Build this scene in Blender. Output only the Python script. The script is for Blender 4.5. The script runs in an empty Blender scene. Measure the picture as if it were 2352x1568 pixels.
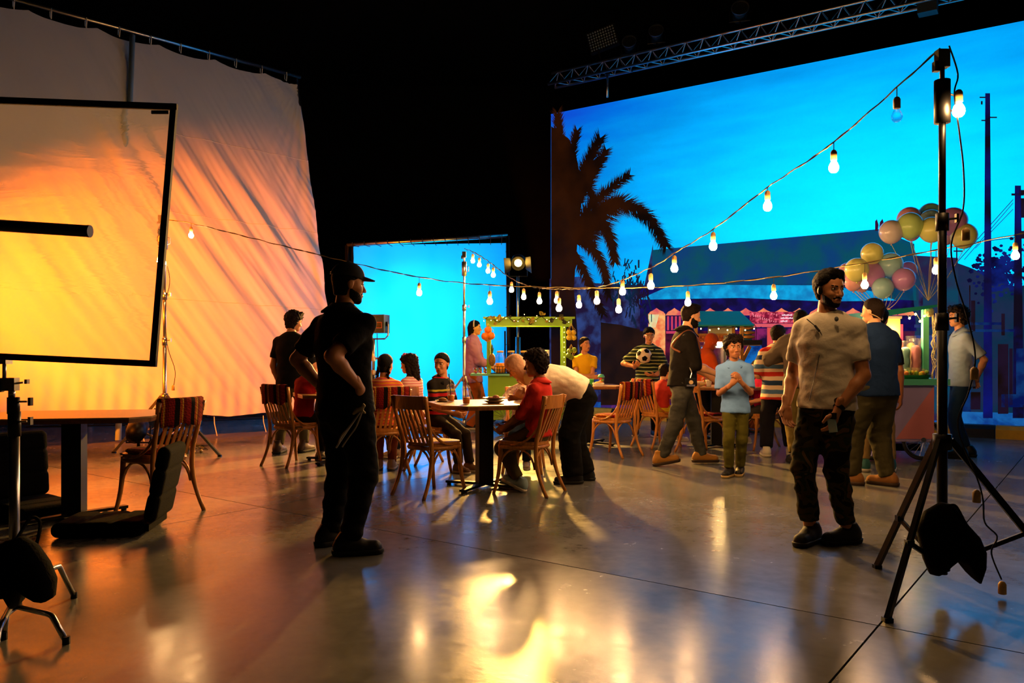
import bpy, math, random
import numpy as np
from mathutils import Vector, Matrix

random.seed(7)
SC = bpy.context.scene
COL = SC.collection
# ---------------------------------------------------------------- camera (photo frame 2352 x 1568)
F, HZ, CX, CH = 1829.0, 809.0, 1176.0, 1.24     # focal length in px, horizon row, centre column, lens height in m
cam_d = bpy.data.cameras.new('camera')
cam_d.sensor_fit = 'HORIZONTAL'
cam_d.sensor_width = 36.0
cam_d.lens = 36.0 * F / 2352.0
cam_d.shift_y = (HZ - 784.0) / 2352.0
cam_d.clip_end = 100
cam = bpy.data.objects.new('camera', cam_d)
COL.objects.link(cam)
cam.location = (0, 0, CH)
cam.rotation_euler = (math.pi / 2, 0, 0)
SC.camera = cam

def P(x, y, d):
    """photo pixel + distance -> world point"""
    return Vector(((x - CX) * d / F, d, CH - (y - HZ) * d / F))

def G(x, y):
    """photo pixel on the floor -> world point"""
    d = CH * F / (y - HZ)
    return Vector(((x - CX) * d / F, d, 0.0))

# ---------------------------------------------------------------- world, view, lights
w = bpy.data.worlds.new('studio_dark'); SC.world = w
w.use_nodes = True
w.node_tree.nodes['Background'].inputs[0].default_value = (0.0012, 0.0018, 0.0022, 1)
w.node_tree.nodes['Background'].inputs[1].default_value = 1.0
SC.view_settings.view_transform = 'Standard'
SC.view_settings.look = 'None'
SC.view_settings.gamma = 1.0
SC.view_settings.use_curve_mapping = False
SC.view_settings.exposure = 0.4
SC.cycles.use_denoising = True
SC.cycles.use_adaptive_sampling = True
SC.cycles.adaptive_threshold = 0.05
SC.cycles.adaptive_min_samples = 12
SC.cycles.max_bounces = 5
SC.cycles.diffuse_bounces = 3
SC.cycles.glossy_bounces = 2
SC.cycles.transmission_bounces = 5
SC.cycles.transparent_max_bounces = 8
SC.cycles.sample_clamp_indirect = 4.0
SC.cycles.sample_clamp_direct = 0.0
SC.cycles.caustics_reflective = False
SC.cycles.caustics_refractive = False

def light(name, kind, loc, target, power, color, **kw):
    l = bpy.data.lights.new(name, kind)
    l.energy = power
    l.color = color
    for k, v in kw.items():
        setattr(l, k, v)
    o = bpy.data.objects.new(name, l)
    COL.objects.link(o)
    o.location = loc
    if target is not None:
        o.rotation_euler = (Vector(target) - Vector(loc)).to_track_quat('-Z', 'Y').to_euler()
    return o

ORANGE = (1.0, 0.175, 0.003)
AMBER = (1.0, 0.50, 0.10)
CYAN = (0.0, 0.36, 1.0)
KEY = P(1190, 605, 13.4)                                    # amber fresnel on a stand behind the juice cart
light('fresnel_beam', 'SPOT', KEY + Vector((0, -0.16, 0)), (-0.35, 4.0, -0.6), 3200, AMBER, spot_size=math.radians(100), spot_blend=0.5, shadow_soft_size=0.09)
FLOORLAMP = P(318, 972, 9.9)                              # fresnel lying low in front of the muslin
MUSLAMP = Vector((-6.0, 6.5, KEY.z))                          # orange fresnel out of frame at the left, aimed at the muslin
light('muslin_lamp_beam', 'SPOT', MUSLAMP, P(420, 745, 12.2), 6300, ORANGE, spot_size=math.radians(62), spot_blend=1.0, shadow_soft_size=0.12)
PANEL = P(858, 744, 11.8)                                   # blue-lit panel lamp aimed at the cyan cloth
light('panel_beam', 'SPOT', PANEL + Vector((0.02, 0.18, 0.0)), P(935, 775, 14.0), 270, CYAN, spot_size=math.radians(68), spot_blend=0.12, shadow_soft_size=0.08)
light('added_cyan_backlight', 'AREA', P(985, 750, 15.6), P(985, 750, 14.0), 270, CYAN, shape='RECTANGLE', size=2.6, size_y=2.6)  # added area light, evens out the cyan glow from behind the cloth

# ---------------------------------------------------------------- materials
MATS = {}
def lin(c):
    if isinstance(c, str):
        c = c.lstrip('#')
        c = tuple(int(c[i:i + 2], 16) / 255 for i in (0, 2, 4))
    return tuple((x / 12.92 if x <= 0.04045 else ((x + 0.055) / 1.055) ** 2.4) for x in c[:3]) + (1.0,)

def mat(name, col='#808080', rough=0.5, metal=0.0, spec=0.5, var=0.0, vscale=8.0, bump=0.0, bscale=40.0, emis=None, estr=0.0, alpha=1.0, trans=0.0, ior=1.45, col2=None, sheen=0.0, coat=0.0):
    if name in MATS:
        return MATS[name]
    m = bpy.data.materials.new(name); m.use_nodes = True
    nt = m.node_tree; b = nt.nodes['Principled BSDF']
    c = lin(col)
    b.inputs['Base Color'].default_value = c
    b.inputs['Roughness'].default_value = rough
    b.inputs['Metallic'].default_value = metal
    b.inputs['Specular IOR Level'].default_value = spec
    b.inputs['IOR'].default_value = ior
    if sheen: b.inputs['Sheen Weight'].default_value = sheen
    if coat: b.inputs['Coat Weight'].default_value = coat
    if trans: b.inputs['Transmission Weight'].default_value = trans
    if alpha < 1: b.inputs['Alpha'].default_value = alpha
    if emis is not None:
        b.inputs['Emission Color'].default_value = lin(emis)
        b.inputs['Emission Strength'].default_value = estr
    if var or col2 or bump:
        tc = nt.nodes.new('ShaderNodeTexCoord')
        if var or col2:
            n = nt.nodes.new('ShaderNodeTexNoise'); n.inputs['Scale'].default_value = vscale; n.inputs['Detail'].default_value = 5
            nt.links.new(tc.outputs['Object'], n.inputs['Vector'])
            r = nt.nodes.new('ShaderNodeValToRGB')
            r.color_ramp.elements[0].position = 0.3; r.color_ramp.elements[1].position = 0.7
            a = c; z = lin(col2) if col2 else c
            r.color_ramp.elements[0].color = tuple(x * (1 - var) for x in a[:3]) + (1,)
            r.color_ramp.elements[1].color = tuple(min(1, x * (1 + var)) for x in z[:3]) + (1,)
            nt.links.new(n.outputs['Fac'], r.inputs['Fac'])
            nt.links.new(r.outputs['Color'], b.inputs['Base Color'])
        if bump:
            n2 = nt.nodes.new('ShaderNodeTexNoise'); n2.inputs['Scale'].default_value = bscale; n2.inputs['Detail'].default_value = 3
            nt.links.new(tc.outputs['Object'], n2.inputs['Vector'])
            bp = nt.nodes.new('ShaderNodeBump'); bp.inputs['Strength'].default_value = bump; bp.inputs['Distance'].default_value = 0.01
            nt.links.new(n2.outputs['Fac'], bp.inputs['Height'])
            nt.links.new(bp.outputs['Normal'], b.inputs['Normal'])
    MATS[name] = m
    return m

def stripes(name, bands, period, axis=2, rough=0.85, offset=0.0, wobble=0.004, bump=0.25):
    """cloth with bands along an object axis; bands = [(start 0..1, colour), ...]"""
    if name in MATS:
        return MATS[name]
    m = mat(name, '#808080', rough, spec=0.2)
    nt = m.node_tree; b = nt.nodes['Principled BSDF']
    tc = nt.nodes.new('ShaderNodeTexCoord'); sp = nt.nodes.new('ShaderNodeSeparateXYZ')
    nt.links.new(tc.outputs['Object'], sp.inputs[0])
    nz = nt.nodes.new('ShaderNodeTexNoise'); nz.inputs['Scale'].default_value = 6
    nt.links.new(tc.outputs['Object'], nz.inputs['Vector'])
    mm = nt.nodes.new('ShaderNodeMath'); mm.operation = 'MULTIPLY_ADD'; mm.inputs[1].default_value = wobble * 6
    nt.links.new(nz.outputs['Fac'], mm.inputs[0]); nt.links.new(sp.outputs[axis], mm.inputs[2])
    d = nt.nodes.new('ShaderNodeMath'); d.operation = 'DIVIDE'; d.inputs[1].default_value = period
    nt.links.new(mm.outputs[0], d.inputs[0])
    a = nt.nodes.new('ShaderNodeMath'); a.operation = 'ADD'; a.inputs[1].default_value = offset
    nt.links.new(d.outputs[0], a.inputs[0])
    fr = nt.nodes.new('ShaderNodeMath'); fr.operation = 'FRACT'
    nt.links.new(a.outputs[0], fr.inputs[0])
    r = nt.nodes.new('ShaderNodeValToRGB'); r.color_ramp.interpolation = 'CONSTANT'
    e = r.color_ramp.elements
    e[0].position = bands[0][0]; e[0].color = lin(bands[0][1])
    e[1].position = bands[1][0]; e[1].color = lin(bands[1][1])
    for p_, c_ in bands[2:]:
        k = e.new(p_); k.color = lin(c_)
    nt.links.new(fr.outputs[0], r.inputs['Fac']); nt.links.new(r.outputs['Color'], b.inputs['Base Color'])
    return m

# ---------------------------------------------------------------- mesh builder
class MB:
    def __init__(self):
        self.v = []; self.f = []; self.mi = []; self.cur = 0
    def slot(self, i): self.cur = i; return self
    def add(self, vs, fs, M=None):
        o = len(self.v)
        if M is not None: vs = [M @ Vector(p) for p in vs]
        self.v += [tuple(p) for p in vs]
        self.f += [tuple(i + o for i in q) for q in fs]
        self.mi += [self.cur] * len(fs)
        return self
    def box(self, c, s, M=None, taper=1.0):
        x, y, z = (k / 2 for k in s); t = taper
        vs = [(-x, -y, -z), (x, -y, -z), (x, y, -z), (-x, y, -z), (-x * t, -y * t, z), (x * t, -y * t, z), (x * t, y * t, z), (-x * t, y * t, z)]
        T = Matrix.Translation(Vector(c))
        if M is not None: T = T @ M.to_4x4()
        return self.add(vs, [(3, 2, 1, 0), (4, 5, 6, 7), (0, 1, 5, 4), (1, 2, 6, 5), (2, 3, 7, 6), (3, 0, 4, 7)], T)
    def bar(self, a, b, w_, h_, up=(0, 0, 1)):
        """rectangular bar between two points"""
        a = Vector(a); b = Vector(b); d = (b - a)
        L = d.length; d.normalize(); u = Vector(up)
        s = d.cross(u)
        if s.length < 1e-4: s = d.cross(Vector((0, 1, 0)))
        s.normalize(); u = s.cross(d)
        M = Matrix((s, d, u)).transposed()
        return self.box((a + b) / 2, (w_, L, h_), M)
    def tube(self, pts, r, n=8, caps=True, closed=False):
        pts = [Vector(p) for p in pts]
        k = len(pts)
        rs = list(r) if isinstance(r, (list, tuple)) else [r] * k
        base = len(self.v); prev = None
        for i, p in enumerate(pts):
            if closed: t = pts[(i + 1) % k] - pts[i - 1]
            else: t = pts[min(i + 1, k - 1)] - pts[max(i - 1, 0)]
            if t.length < 1e-9: t = Vector((0, 0, 1))
            t.normalize()
            if prev is None:
                a = Vector((0, 0, 1)) if abs(t.z) < 0.9 else Vector((1, 0, 0))
                u = t.cross(a).normalized()
            else:
                u = prev - t * prev.dot(t)
                if u.length < 1e-6: u = t.orthogonal()
                u.normalize()
            prev = u; vv = t.cross(u)
            for j in range(n):
                an = 2 * math.pi * j / n
                self.v.append(tuple(p + (u * math.cos(an) + vv * math.sin(an)) * rs[i]))
        seg = k if closed else k - 1
        for i in range(seg):
            for j in range(n):
                a0 = base + i * n + j; a1 = base + i * n + (j + 1) % n
                b0 = base + ((i + 1) % k) * n + j; b1 = base + ((i + 1) % k) * n + (j + 1) % n
                self.f.append((a0, a1, b1, b0)); self.mi.append(self.cur)
        if caps and not closed:
            self.f.append(tuple(base + j for j in reversed(range(n)))); self.mi.append(self.cur)
            self.f.append(tuple(base + (k - 1) * n + j for j in range(n))); self.mi.append(self.cur)
        return self
    def lathe(self, prof, n=16, M=None):
        """profile [(r, z)] turned about z"""
        vs = []; fs = []
        for (r, z) in prof:
            for j in range(n):
                a = 2 * math.pi * j / n
                vs.append((r * math.cos(a), r * math.sin(a), z))
        for i in range(len(prof) - 1):
            for j in range(n):
                fs.append((i * n + j, i * n + (j + 1) % n, (i + 1) * n + (j + 1) % n, (i + 1) * n + j))
        fs.append(tuple(reversed(range(n)))); fs.append(tuple((len(prof) - 1) * n + j for j in range(n)))
        return self.add(vs, fs, M)
    def ball(self, c, r, nu=12, nv=8, M=None):
        r = (r, r, r) if not isinstance(r, (tuple, list)) else r
        vs = []; fs = []
        for i in range(nv + 1):
            th = math.pi * i / nv
            for j in range(nu):
                ph = 2 * math.pi * j / nu
                p = Vector((math.sin(th) * math.cos(ph) * r[0], math.sin(th) * math.sin(ph) * r[1], math.cos(th) * r[2]))
                if M is not None: p = M @ p
                vs.append(tuple(p + Vector(c)))
        for i in range(nv):
            for j in range(nu):
                a = i * nu + j; b = i * nu + (j + 1) % nu; c2 = (i + 1) * nu + (j + 1) % nu; d = (i + 1) * nu + j
                if i == 0: fs.append((a, d, c2))
                elif i == nv - 1: fs.append((a, d, b))
                else: fs.append((a, d, c2, b))
        return self.add(vs, fs)
    def prism(self, poly, o, ux, uy, depth):
        """polygon [(a, b)] in the plane (o, ux, uy), extruded by the vector depth"""
        o = Vector(o); ux = Vector(ux); uy = Vector(uy); dp = Vector(depth); n = len(poly)
        vs = [o + ux * a + uy * b for a, b in poly]; vs += [p + dp for p in vs]
        fs = [tuple(reversed(range(n))), tuple(range(n, 2 * n))]
        fs += [(i, (i + 1) % n, n + (i + 1) % n, n + i) for i in range(n)]
        return self.add(vs, fs)
    def mesh(self, name, mats, off=None, smooth=False):
        me = bpy.data.meshes.new(name)
        vs = self.v if off is None else [(a - off[0], b - off[1], c - off[2]) for a, b, c in self.v]
        me.from_pydata(vs, [], self.f)
        if not isinstance(mats, (list, tuple)): mats = [mats]
        for m in mats: me.materials.append(m)
        if len(mats) > 1: me.polygons.foreach_set('material_index', self.mi)
        if smooth: me.shade_smooth()
        me.update()
        return me
    def build(self, name, mats, parent=None, world=False, smooth=False, loc=None):
        """world=True: points are world points and the parent has only a location"""
        off = None
        if world and parent is not None:
            r = parent
            while r.parent is not None: r = r.parent
            off = r.location
        elif loc is not None: off = loc
        me = self.mesh(name, mats, off, smooth)
        o = bpy.data.objects.new(name, me); COL.objects.link(o)
        if parent is not None: o.parent = parent
        elif loc is not None: o.location = loc
        return o

def tag(o, label=None, cat=None, group=None, kind=None):
    if label: o['label'] = label
    if cat: o['category'] = cat
    if group: o['group'] = group
    if kind: o['kind'] = kind
    return o

def thing(name, label, cat, loc=(0, 0, 0), rotz=0.0, group=None):
    o = bpy.data.objects.new(name, None); COL.objects.link(o)
    o.empty_display_size = 0.1
    o.location = loc; o.rotation_euler = (0, 0, rotz)
    return tag(o, label, cat, group)

def copy_tree(o, parent=None):
    c = o.copy(); COL.objects.link(c); c.parent = parent
    for ch in list(o.children): copy_tree(ch, c)
    return c

def bez(p0, p1, p2, p3, n=10):
    p0, p1, p2, p3 = map(Vector, (p0, p1, p2, p3)); out = []
    for i in range(n + 1):
        t = i / n; s = 1 - t
        out.append(p0 * s ** 3 + p1 * 3 * s * s * t + p2 * 3 * s * t * t + p3 * t ** 3)
    return out

def smoothpath(pts, n=5):
    """Catmull-Rom through points"""
    pts = [Vector(p) for p in pts]; out = []
    for i in range(len(pts) - 1):
        a = pts[max(i - 1, 0)]; b = pts[i]; c = pts[i + 1]; d = pts[min(i + 2, len(pts) - 1)]
        for k in range(n):
            t = k / n
            out.append(0.5 * ((2 * b) + (c - a) * t + (2 * a - 5 * b + 4 * c - d) * t * t + (3 * b - a - 3 * c + d) * t ** 3))
    out.append(pts[-1]); return out

# ================================================================ setting
M_BLACKWALL = mat('black_studio_wall', '#0c0b0a', 0.9, spec=0.1, var=0.3, vscale=2)
M_STEEL = mat('brushed_steel', '#b9b7b2', 0.28, metal=1.0, var=0.08, vscale=20)
M_ALU = mat('truss_aluminium', '#c9c9c9', 0.32, metal=1.0)
M_BLACKMETAL = mat('black_metal', '#0b0b0c', 0.45, metal=0.3, spec=0.4)
M_BLACKCLOTH = mat('black_cloth', '#060606', 0.95, spec=0.1, bump=0.3, bscale=90)
M_CORD = mat('black_cord', '#0d0c0b', 0.6)
M_CORDPALE = mat('pale_twisted_cord', '#b59a5a', 0.6)

def concrete(name, tone):
    m = bpy.data.materials.new(name); m.use_nodes = True; nt = m.node_tree; b = nt.nodes['Principled BSDF']
    tc = nt.nodes.new('ShaderNodeTexCoord')
    n1 = nt.nodes.new('ShaderNodeTexNoise'); n1.inputs['Scale'].default_value = 1.6; n1.inputs['Detail'].default_value = 8; n1.inputs['Roughness'].default_value = 0.65
    n2 = nt.nodes.new('ShaderNodeTexNoise'); n2.inputs['Scale'].default_value = 14; n2.inputs['Detail'].default_value = 6
    nt.links.new(tc.outputs['Object'], n1.inputs['Vector']); nt.links.new(tc.outputs['Object'], n2.inputs['Vector'])
    r = nt.nodes.new('ShaderNodeValToRGB')
    r.color_ramp.elements[0].position = 0.22; r.color_ramp.elements[0].color = tuple(x * 0.72 * tone for x in (0.258, 0.258, 0.25)) + (1,)
    r.color_ramp.elements[1].position = 0.80; r.color_ramp.elements[1].color = tuple(x * tone for x in (0.335, 0.335, 0.325)) + (1,)
    mx = nt.nodes.new('ShaderNodeMath'); mx.operation = 'MULTIPLY_ADD'; mx.inputs[1].default_value = 0.3
    s = nt.nodes.new('ShaderNodeMath'); s.operation = 'MULTIPLY'; s.inputs[1].default_value = 0.72
    nt.links.new(n1.outputs['Fac'], s.inputs[0]); nt.links.new(n2.outputs['Fac'], mx.inputs[0]); nt.links.new(s.outputs[0], mx.inputs[2])
    nt.links.new(mx.outputs[0], r.inputs['Fac']); nt.links.new(r.outputs['Color'], b.inputs['Base Color'])
    rr = nt.nodes.new('ShaderNodeMapRange'); rr.inputs['From Min'].default_value = 0.3; rr.inputs['From Max'].default_value = 0.7
    rr.inputs['To Min'].default_value = 0.13; rr.inputs['To Max'].default_value = 0.30
    nt.links.new(mx.outputs[0], rr.inputs['Value']); nt.links.new(rr.outputs[0], b.inputs['Roughness'])
    bp = nt.nodes.new('ShaderNodeBump'); bp.inputs['Strength'].default_value = 0.10; bp.inputs['Distance'].default_value = 0.004
    n3 = nt.nodes.new('ShaderNodeTexNoise'); n3.inputs['Scale'].default_value = 34; n3.inputs['Detail'].default_value = 5
    nt.links.new(tc.outputs['Object'], n3.inputs['Vector']); nt.links.new(n3.outputs['Fac'], bp.inputs['Height'])
    nt.links.new(bp.outputs['Normal'], b.inputs['Normal'])
    b.inputs['Specular IOR Level'].default_value = 0.5
    return m

M_CONC = concrete('polished_concrete', 0.55)
# room axes are turned about 36 degrees to the lens; slabs of sawn concrete with open joints
RA = math.radians(-37.0)
u_ax = Vector((math.cos(RA), math.sin(RA), 0)); v_ax = Vector((-math.sin(RA), math.cos(RA), 0))
X0 = G(2018, 1436)
fl = MB().box((0, 9, -0.06), (44, 44, 0.04)).build('floor', mat('joint_filler', '#15130f', 0.9))
tag(fl, kind='structure')
S = 4.6
slab = MB().box((0, 0, -0.02), (S - 0.009, S - 0.009, 0.04)).mesh('slab', M_CONC)
for i in range(-5, 5):
    for j in range(-3, 5):
        c = X0 + u_ax * ((i + 0.5) * S) + v_ax * ((j + 0.5) * S)
        if abs(c.x) > 17 or c.y > 24 or c.y < -8: continue
        o = bpy.data.objects.new('slab', slab); COL.objects.link(o); o.parent = fl
        o.location = (c.x, c.y, 0); o.rotation_euler = (0, 0, RA)
tag(MB().box((0, 24.2, 4.6), (40, 0.2, 9.4)).build('wall_back', M_BLACKWALL), kind='structure')
tag(MB().box((-16.2, 9, 4.6), (0.2, 34, 9.4)).build('wall_left', M_BLACKWALL), kind='structure')
tag(MB().box((16.2, 9, 4.6), (0.2, 34, 9.4)).build('wall_right', M_BLACKWALL), kind='structure')
tag(MB().box((0, -7.2, 4.6), (40, 0.2, 9.4)).build('wall_front', M_BLACKWALL), kind='structure')
tag(MB().box((0, 9, 9.35), (40, 34, 0.1)).build('ceiling', M_BLACKWALL), kind='structure')

# ---------------------------------------------------------------- LED wall: a flat lit screen, its picture is flat too
LA = Vector((0.79, 16.15, 0)); LU = Vector((6.67, -4.55, 0)).normalized(); LN = Vector((LU.y, -LU.x, 0))
if LN.y > 0: LN = -LN
LTOP = 6.07; LBOT = 0.12; LLEN = 11.2
def LP(x, y, off=0.0):
    """photo pixel -> point of the screen"""
    r = (x - CX) / F
    A = LA + LN * off
    s = (r * A.y - A.x) / (LU.x - r * LU.y)
    q = A + LU * s
    return Vector((q.x, q.y, CH - (y - HZ) * q.y / F))
def screen_mat(name, col, st=1.0, col2=None, scale=3.0, lo=0.4, hi=0.6):
    m = mat(name, '#020202', 0.6, spec=0.1, emis=col, estr=st * 0.8)
    if col2:
        nt = m.node_tree; b = nt.nodes['Principled BSDF']
        tc = nt.nodes.new('ShaderNodeTexCoord'); n = nt.nodes.new('ShaderNodeTexNoise'); n.inputs['Scale'].default_value = scale; n.inputs['Detail'].default_value = 6
        r = nt.nodes.new('ShaderNodeValToRGB'); r.color_ramp.elements[0].position = lo; r.color_ramp.elements[1].position = hi
        r.color_ramp.elements[0].color = lin(col); r.color_ramp.elements[1].color = lin(col2)
        nt.links.new(tc.outputs['Object'], n.inputs['Vector']); nt.links.new(n.outputs['Fac'], r.inputs['Fac']); nt.links.new(r.outputs['Color'], b.inputs['Emission Color'])
    return m
led = thing('led_wall', 'huge lit video wall showing a blue dusk street with palm and shops', 'screen', LA + LN * 0.0)
def sky_mat():
    m = mat('screen_sky', '#020202', 0.6, spec=0.1, emis='#00c8ff', estr=1.6)
    nt = m.node_tree; b = nt.nodes['Principled BSDF']
    tc = nt.nodes.new('ShaderNodeTexCoord'); mp = nt.nodes.new('ShaderNodeMapping')
    c = LP(2010, 520) - LA
    mp.inputs['Location'].default_value = (-c.x, -c.y, -c.z)
    mp.vector_type = 'POINT'
    nt.links.new(tc.outputs['Object'], mp.inputs['Vector'])
    sc = nt.nodes.new('ShaderNodeVectorMath'); sc.operation = 'MULTIPLY'; sc.inputs[1].default_value = (0.62, 0.62, 1.0)
    nt.links.new(mp.outputs['Vector'], sc.inputs[0])
    ln_ = nt.nodes.new('ShaderNodeVectorMath'); ln_.operation = 'LENGTH'; nt.links.new(sc.outputs[0], ln_.inputs[0])
    nz = nt.nodes.new('ShaderNodeTexNoise'); nz.inputs['Scale'].default_value = 1.3; nz.inputs['Detail'].default_value = 4
    mp2 = nt.nodes.new('ShaderNodeMapping'); mp2.inputs['Scale'].default_value = (0.5, 0.5, 2.6); mp2.inputs['Rotation'].default_value = (0, 0.4, 0)
    nt.links.new(tc.outputs['Object'], mp2.inputs['Vector']); nt.links.new(mp2.outputs['Vector'], nz.inputs['Vector'])
    ad = nt.nodes.new('ShaderNodeMath'); ad.operation = 'MULTIPLY_ADD'; ad.inputs[1].default_value = 1.3; nt.links.new(nz.outputs['Fac'], ad.inputs[0]); nt.links.new(ln_.outputs['Value'], ad.inputs[2])
    r = nt.nodes.new('ShaderNodeValToRGB'); e = r.color_ramp.elements
    dv = nt.nodes.new('ShaderNodeMath'); dv.operation = 'DIVIDE'; dv.inputs[1].default_value = 6.9; nt.links.new(ad.outputs[0], dv.inputs[0]); nt.links.new(dv.outputs[0], r.inputs['Fac'])
    e[0].position = 0.16; e[0].color = (0, 0.45, 1.2, 1)
    e[1].position = 0.80; e[1].color = (0.002, 0.028, 0.30, 1)
    for p_, c_ in ((0.30, (0, 0.36, 0.90, 1)), (0.44, (0, 0.23, 0.52, 1)), (0.56, (0, 0.145, 0.40, 1)), (0.68, (0, 0.075, 0.36, 1))):
        k = e.new(p_); k.color = c_
    nt.links.new(r.outputs['Color'], b.inputs['Emission Color'])
    return m
def lquad(s0, s1, z0, z1, off):
    a = LA + LN * off
    return [a + LU * s0 + Vector((0, 0, z0)), a + LU * s1 + Vector((0, 0, z0)), a + LU * s1 + Vector((0, 0, z1)), a + LU * s0 + Vector((0, 0, z1))]
def lbox(name, m, s0, s1, z0, z1, back, front):
    q = lquad(s0, s1, z0, z1, front); p_ = lquad(s0, s1, z0, z1, back)
    return MB().add(q + p_, [(0, 1, 2, 3), (7, 6, 5, 4), (0, 4, 5, 1), (1, 5, 6, 2), (2, 6, 7, 3), (3, 7, 4, 0)]).build(name, m, led, world=True)
lbox('screen_panel', sky_mat(), 0, LLEN, LBOT, LTOP, -0.08, 0.0)
lbox('cabinet_back', M_BLACKMETAL, -0.02, LLEN + 0.02, 0.0, LTOP + 0.02, -0.5, -0.082)
lbox('base_plinth', M_BLACKMETAL, -0.02, LLEN, 0.0, LBOT - 0.005, -0.08, 0.0)
def lpoly(name, px, m, layer):
    vs = [LP(x, y, 0.003 * layer) for x, y in px]
    mb = MB(); mb.add(vs, [tuple(range(len(vs)))])
    return mb.build(name, m, led, world=True)
def lpolys(name, polys, m, layer):
    mb = MB()
    for px in polys:
        vs = [LP(x, y, 0.003 * layer) for x, y in px]
        mb.add(vs, [tuple(range(len(vs)))])
    return mb.build(name, m, led, world=True)
def rect(x0, y0, x1, y1): return [(x0, y1), (x1, y1), (x1, y0), (x0, y0)]
# street picture, from far to near
m_dkblue = screen_mat('screen_navy', '#04104a', 1.0, '#0a2f63', 5)
m_roof = screen_mat('screen_roof', '#02485c', 1.0, '#053a70', 2.2)
m_purple = screen_mat('screen_purple', '#1d1030', 1.0, '#2c3f78', 3.5, 0.42, 0.62)
m_dark = screen_mat('screen_dark', '#120807', 1.0, '#1a0e22', 3)
m_palm = screen_mat('screen_palm', '#0c0503', 1.0, '#2a1003', 0.8)  # brown tint is the amber lamp's flare, put into the palm's colour
lpoly('picture_road', [(1262, 1000), (2700, 1100), (2700, 958), (1262, 920)], screen_mat('screen_road', '#0a3a8c', 1.0, '#1c6cb8', 4), 1)
lpoly('picture_road_pink', [(1380, 1000), (1600, 1000), (1600, 928), (1380, 918)], screen_mat('screen_road_pink', '#3c2168', 0.8, '#c04a78', 5, 0.5, 0.75), 2)
lpoly('picture_far_buildings', [(1262, 940), (1262, 640), (1330, 635), (1365, 650), (1480, 655), (1500, 560), (1500, 940)], m_purple, 1)
lpoly('picture_far_wall', [(2060, 965), (2060, 585), (2160, 590), (2230, 615), (2330, 660), (2420, 640), (2700, 600), (2700, 1040)], screen_mat('screen_right_wall', '#042a40', 1.0, '#1a2648', 2.4, 0.42, 0.6), 1)
lpoly('picture_side_wall', [(2070, 965), (2070, 585), (2200, 592), (2205, 965)], screen_mat('screen_side_wall', '#241d40', 1.0, '#083c56', 1.7), 2)
lpoly('picture_roof', [(1498, 660), (1498, 574), (2018, 526), (2100, 560), (2105, 690)], m_roof, 3)
lpoly('picture_roof_shade', [(1470, 720), (1470, 664), (1560, 655), (2095, 650), (2105, 760), (1470, 760)], screen_mat('screen_awning_dark', '#0a0630', 1.0, '#120a5a', 6), 3)
lpoly('picture_shop_front', [(1480, 945), (1480, 712), (2100, 712), (2105, 965)], screen_mat('screen_shop_dark', '#25061f', 1.0, '#5a1030', 6), 2)
aw = []
lpoly('picture_awning', [(1466, 688), (1530, 660), (1650, 654), (1880, 655), (2000, 668), (2060, 690), (1900, 692), (1700, 684)], screen_mat('screen_awning_blue', '#0878b8', 1.0, '#06a2dc', 5), 4)
# scalloped pink pelmets and lit fascia
pel = []
for i in range(15):
    x = 1488 + i * 41
    pel.append([(x, 724), (x + 41, 724), (x + 36, 716), (x + 27, 712), (x + 20, 707), (x + 13, 712), (x + 5, 716)])
lpolys('picture_pelmet', pel, screen_mat('screen_pelmet', '#d0505a', 1.0, '#f08a5a', 5), 5)
lpoly('picture_lit_wall', rect(1489, 720, 1528, 860), screen_mat('screen_peach', '#e8643c', 1.0, '#f4b46a', 5), 5)
lpoly('picture_lit_glow', [(1490, 752), (1506, 752), (1514, 722), (1490, 722)], screen_mat('screen_pale', '#d8e8b0', 0.9, '#f0c890', 9), 6)
lpolys('picture_grille', [rect(1532 + k * 9, 726, 1537 + k * 9, 758) for k in range(6)], screen_mat('screen_pink', '#c83c5e', 0.9), 6)
lpoly('picture_beam', rect(1530, 760, 1600, 766), MATS['screen_pink'], 6)
lpoly('picture_fascia', rect(1722, 716, 1850, 742), screen_mat('screen_fascia', '#7a1230', 1.0, '#e0506a', 14, 0.45, 0.6), 6)
lpoly('picture_fascia_beam', rect(1722, 743, 2060, 751), screen_mat('screen_salmon', '#d65560', 1.0), 6)
lpoly('picture_window_dark', rect(1735, 754, 1850, 838), screen_mat('screen_window_violet', '#14082e', 1.0, '#80205c', 5), 6)
lpolys('picture_window_posts', [rect(1762, 752, 1776, 838), rect(1828, 752, 1834, 838), rect(1895, 752, 1905, 838)], screen_mat('screen_redpost', '#d84a48', 1.0), 7)
# three short lines of pale neon script on the fascia, too blurred to read: small bright strokes
neon = []
for row, (yy, x0, n_) in enumerate(((724, 1796, 9), (731, 1793, 12), (738, 1793, 6))):
    for k in range(n_):
        hh_ = 1.6 + 1.3 * ((k * 7 + row * 3) % 3) / 2
        neon.append(rect(x0 + k * 2.7, yy - hh_, x0 + k * 2.7 + 1.9, yy + 1.0))
lpolys('picture_neon_script', neon, screen_mat('screen_neon', '#ffd0dc', 1.2), 8)
lpolys('picture_sign_specks', [rect(1728 + (k * 37 % 58), 719 + (k * 13 % 20), 1730 + (k * 37 % 58), 721 + (k * 13 % 20)) for k in range(26)], screen_mat('screen_speck', '#ff9aa6', 1.0), 8)
lpoly('picture_blue_blob', [(1705, 838), (1712, 800), (1728, 783), (1748, 792), (1758, 815), (1760, 838)], screen_mat('screen_bluecar', '#05266a', 1.0, '#0a62b0', 7), 7)
lpoly('picture_dark_mass', [(1380, 930), (1380, 740), (1420, 745), (1485, 760), (1486, 930)], screen_mat('screen_brown', '#140805', 1.0, '#241006', 2), 3)
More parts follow.
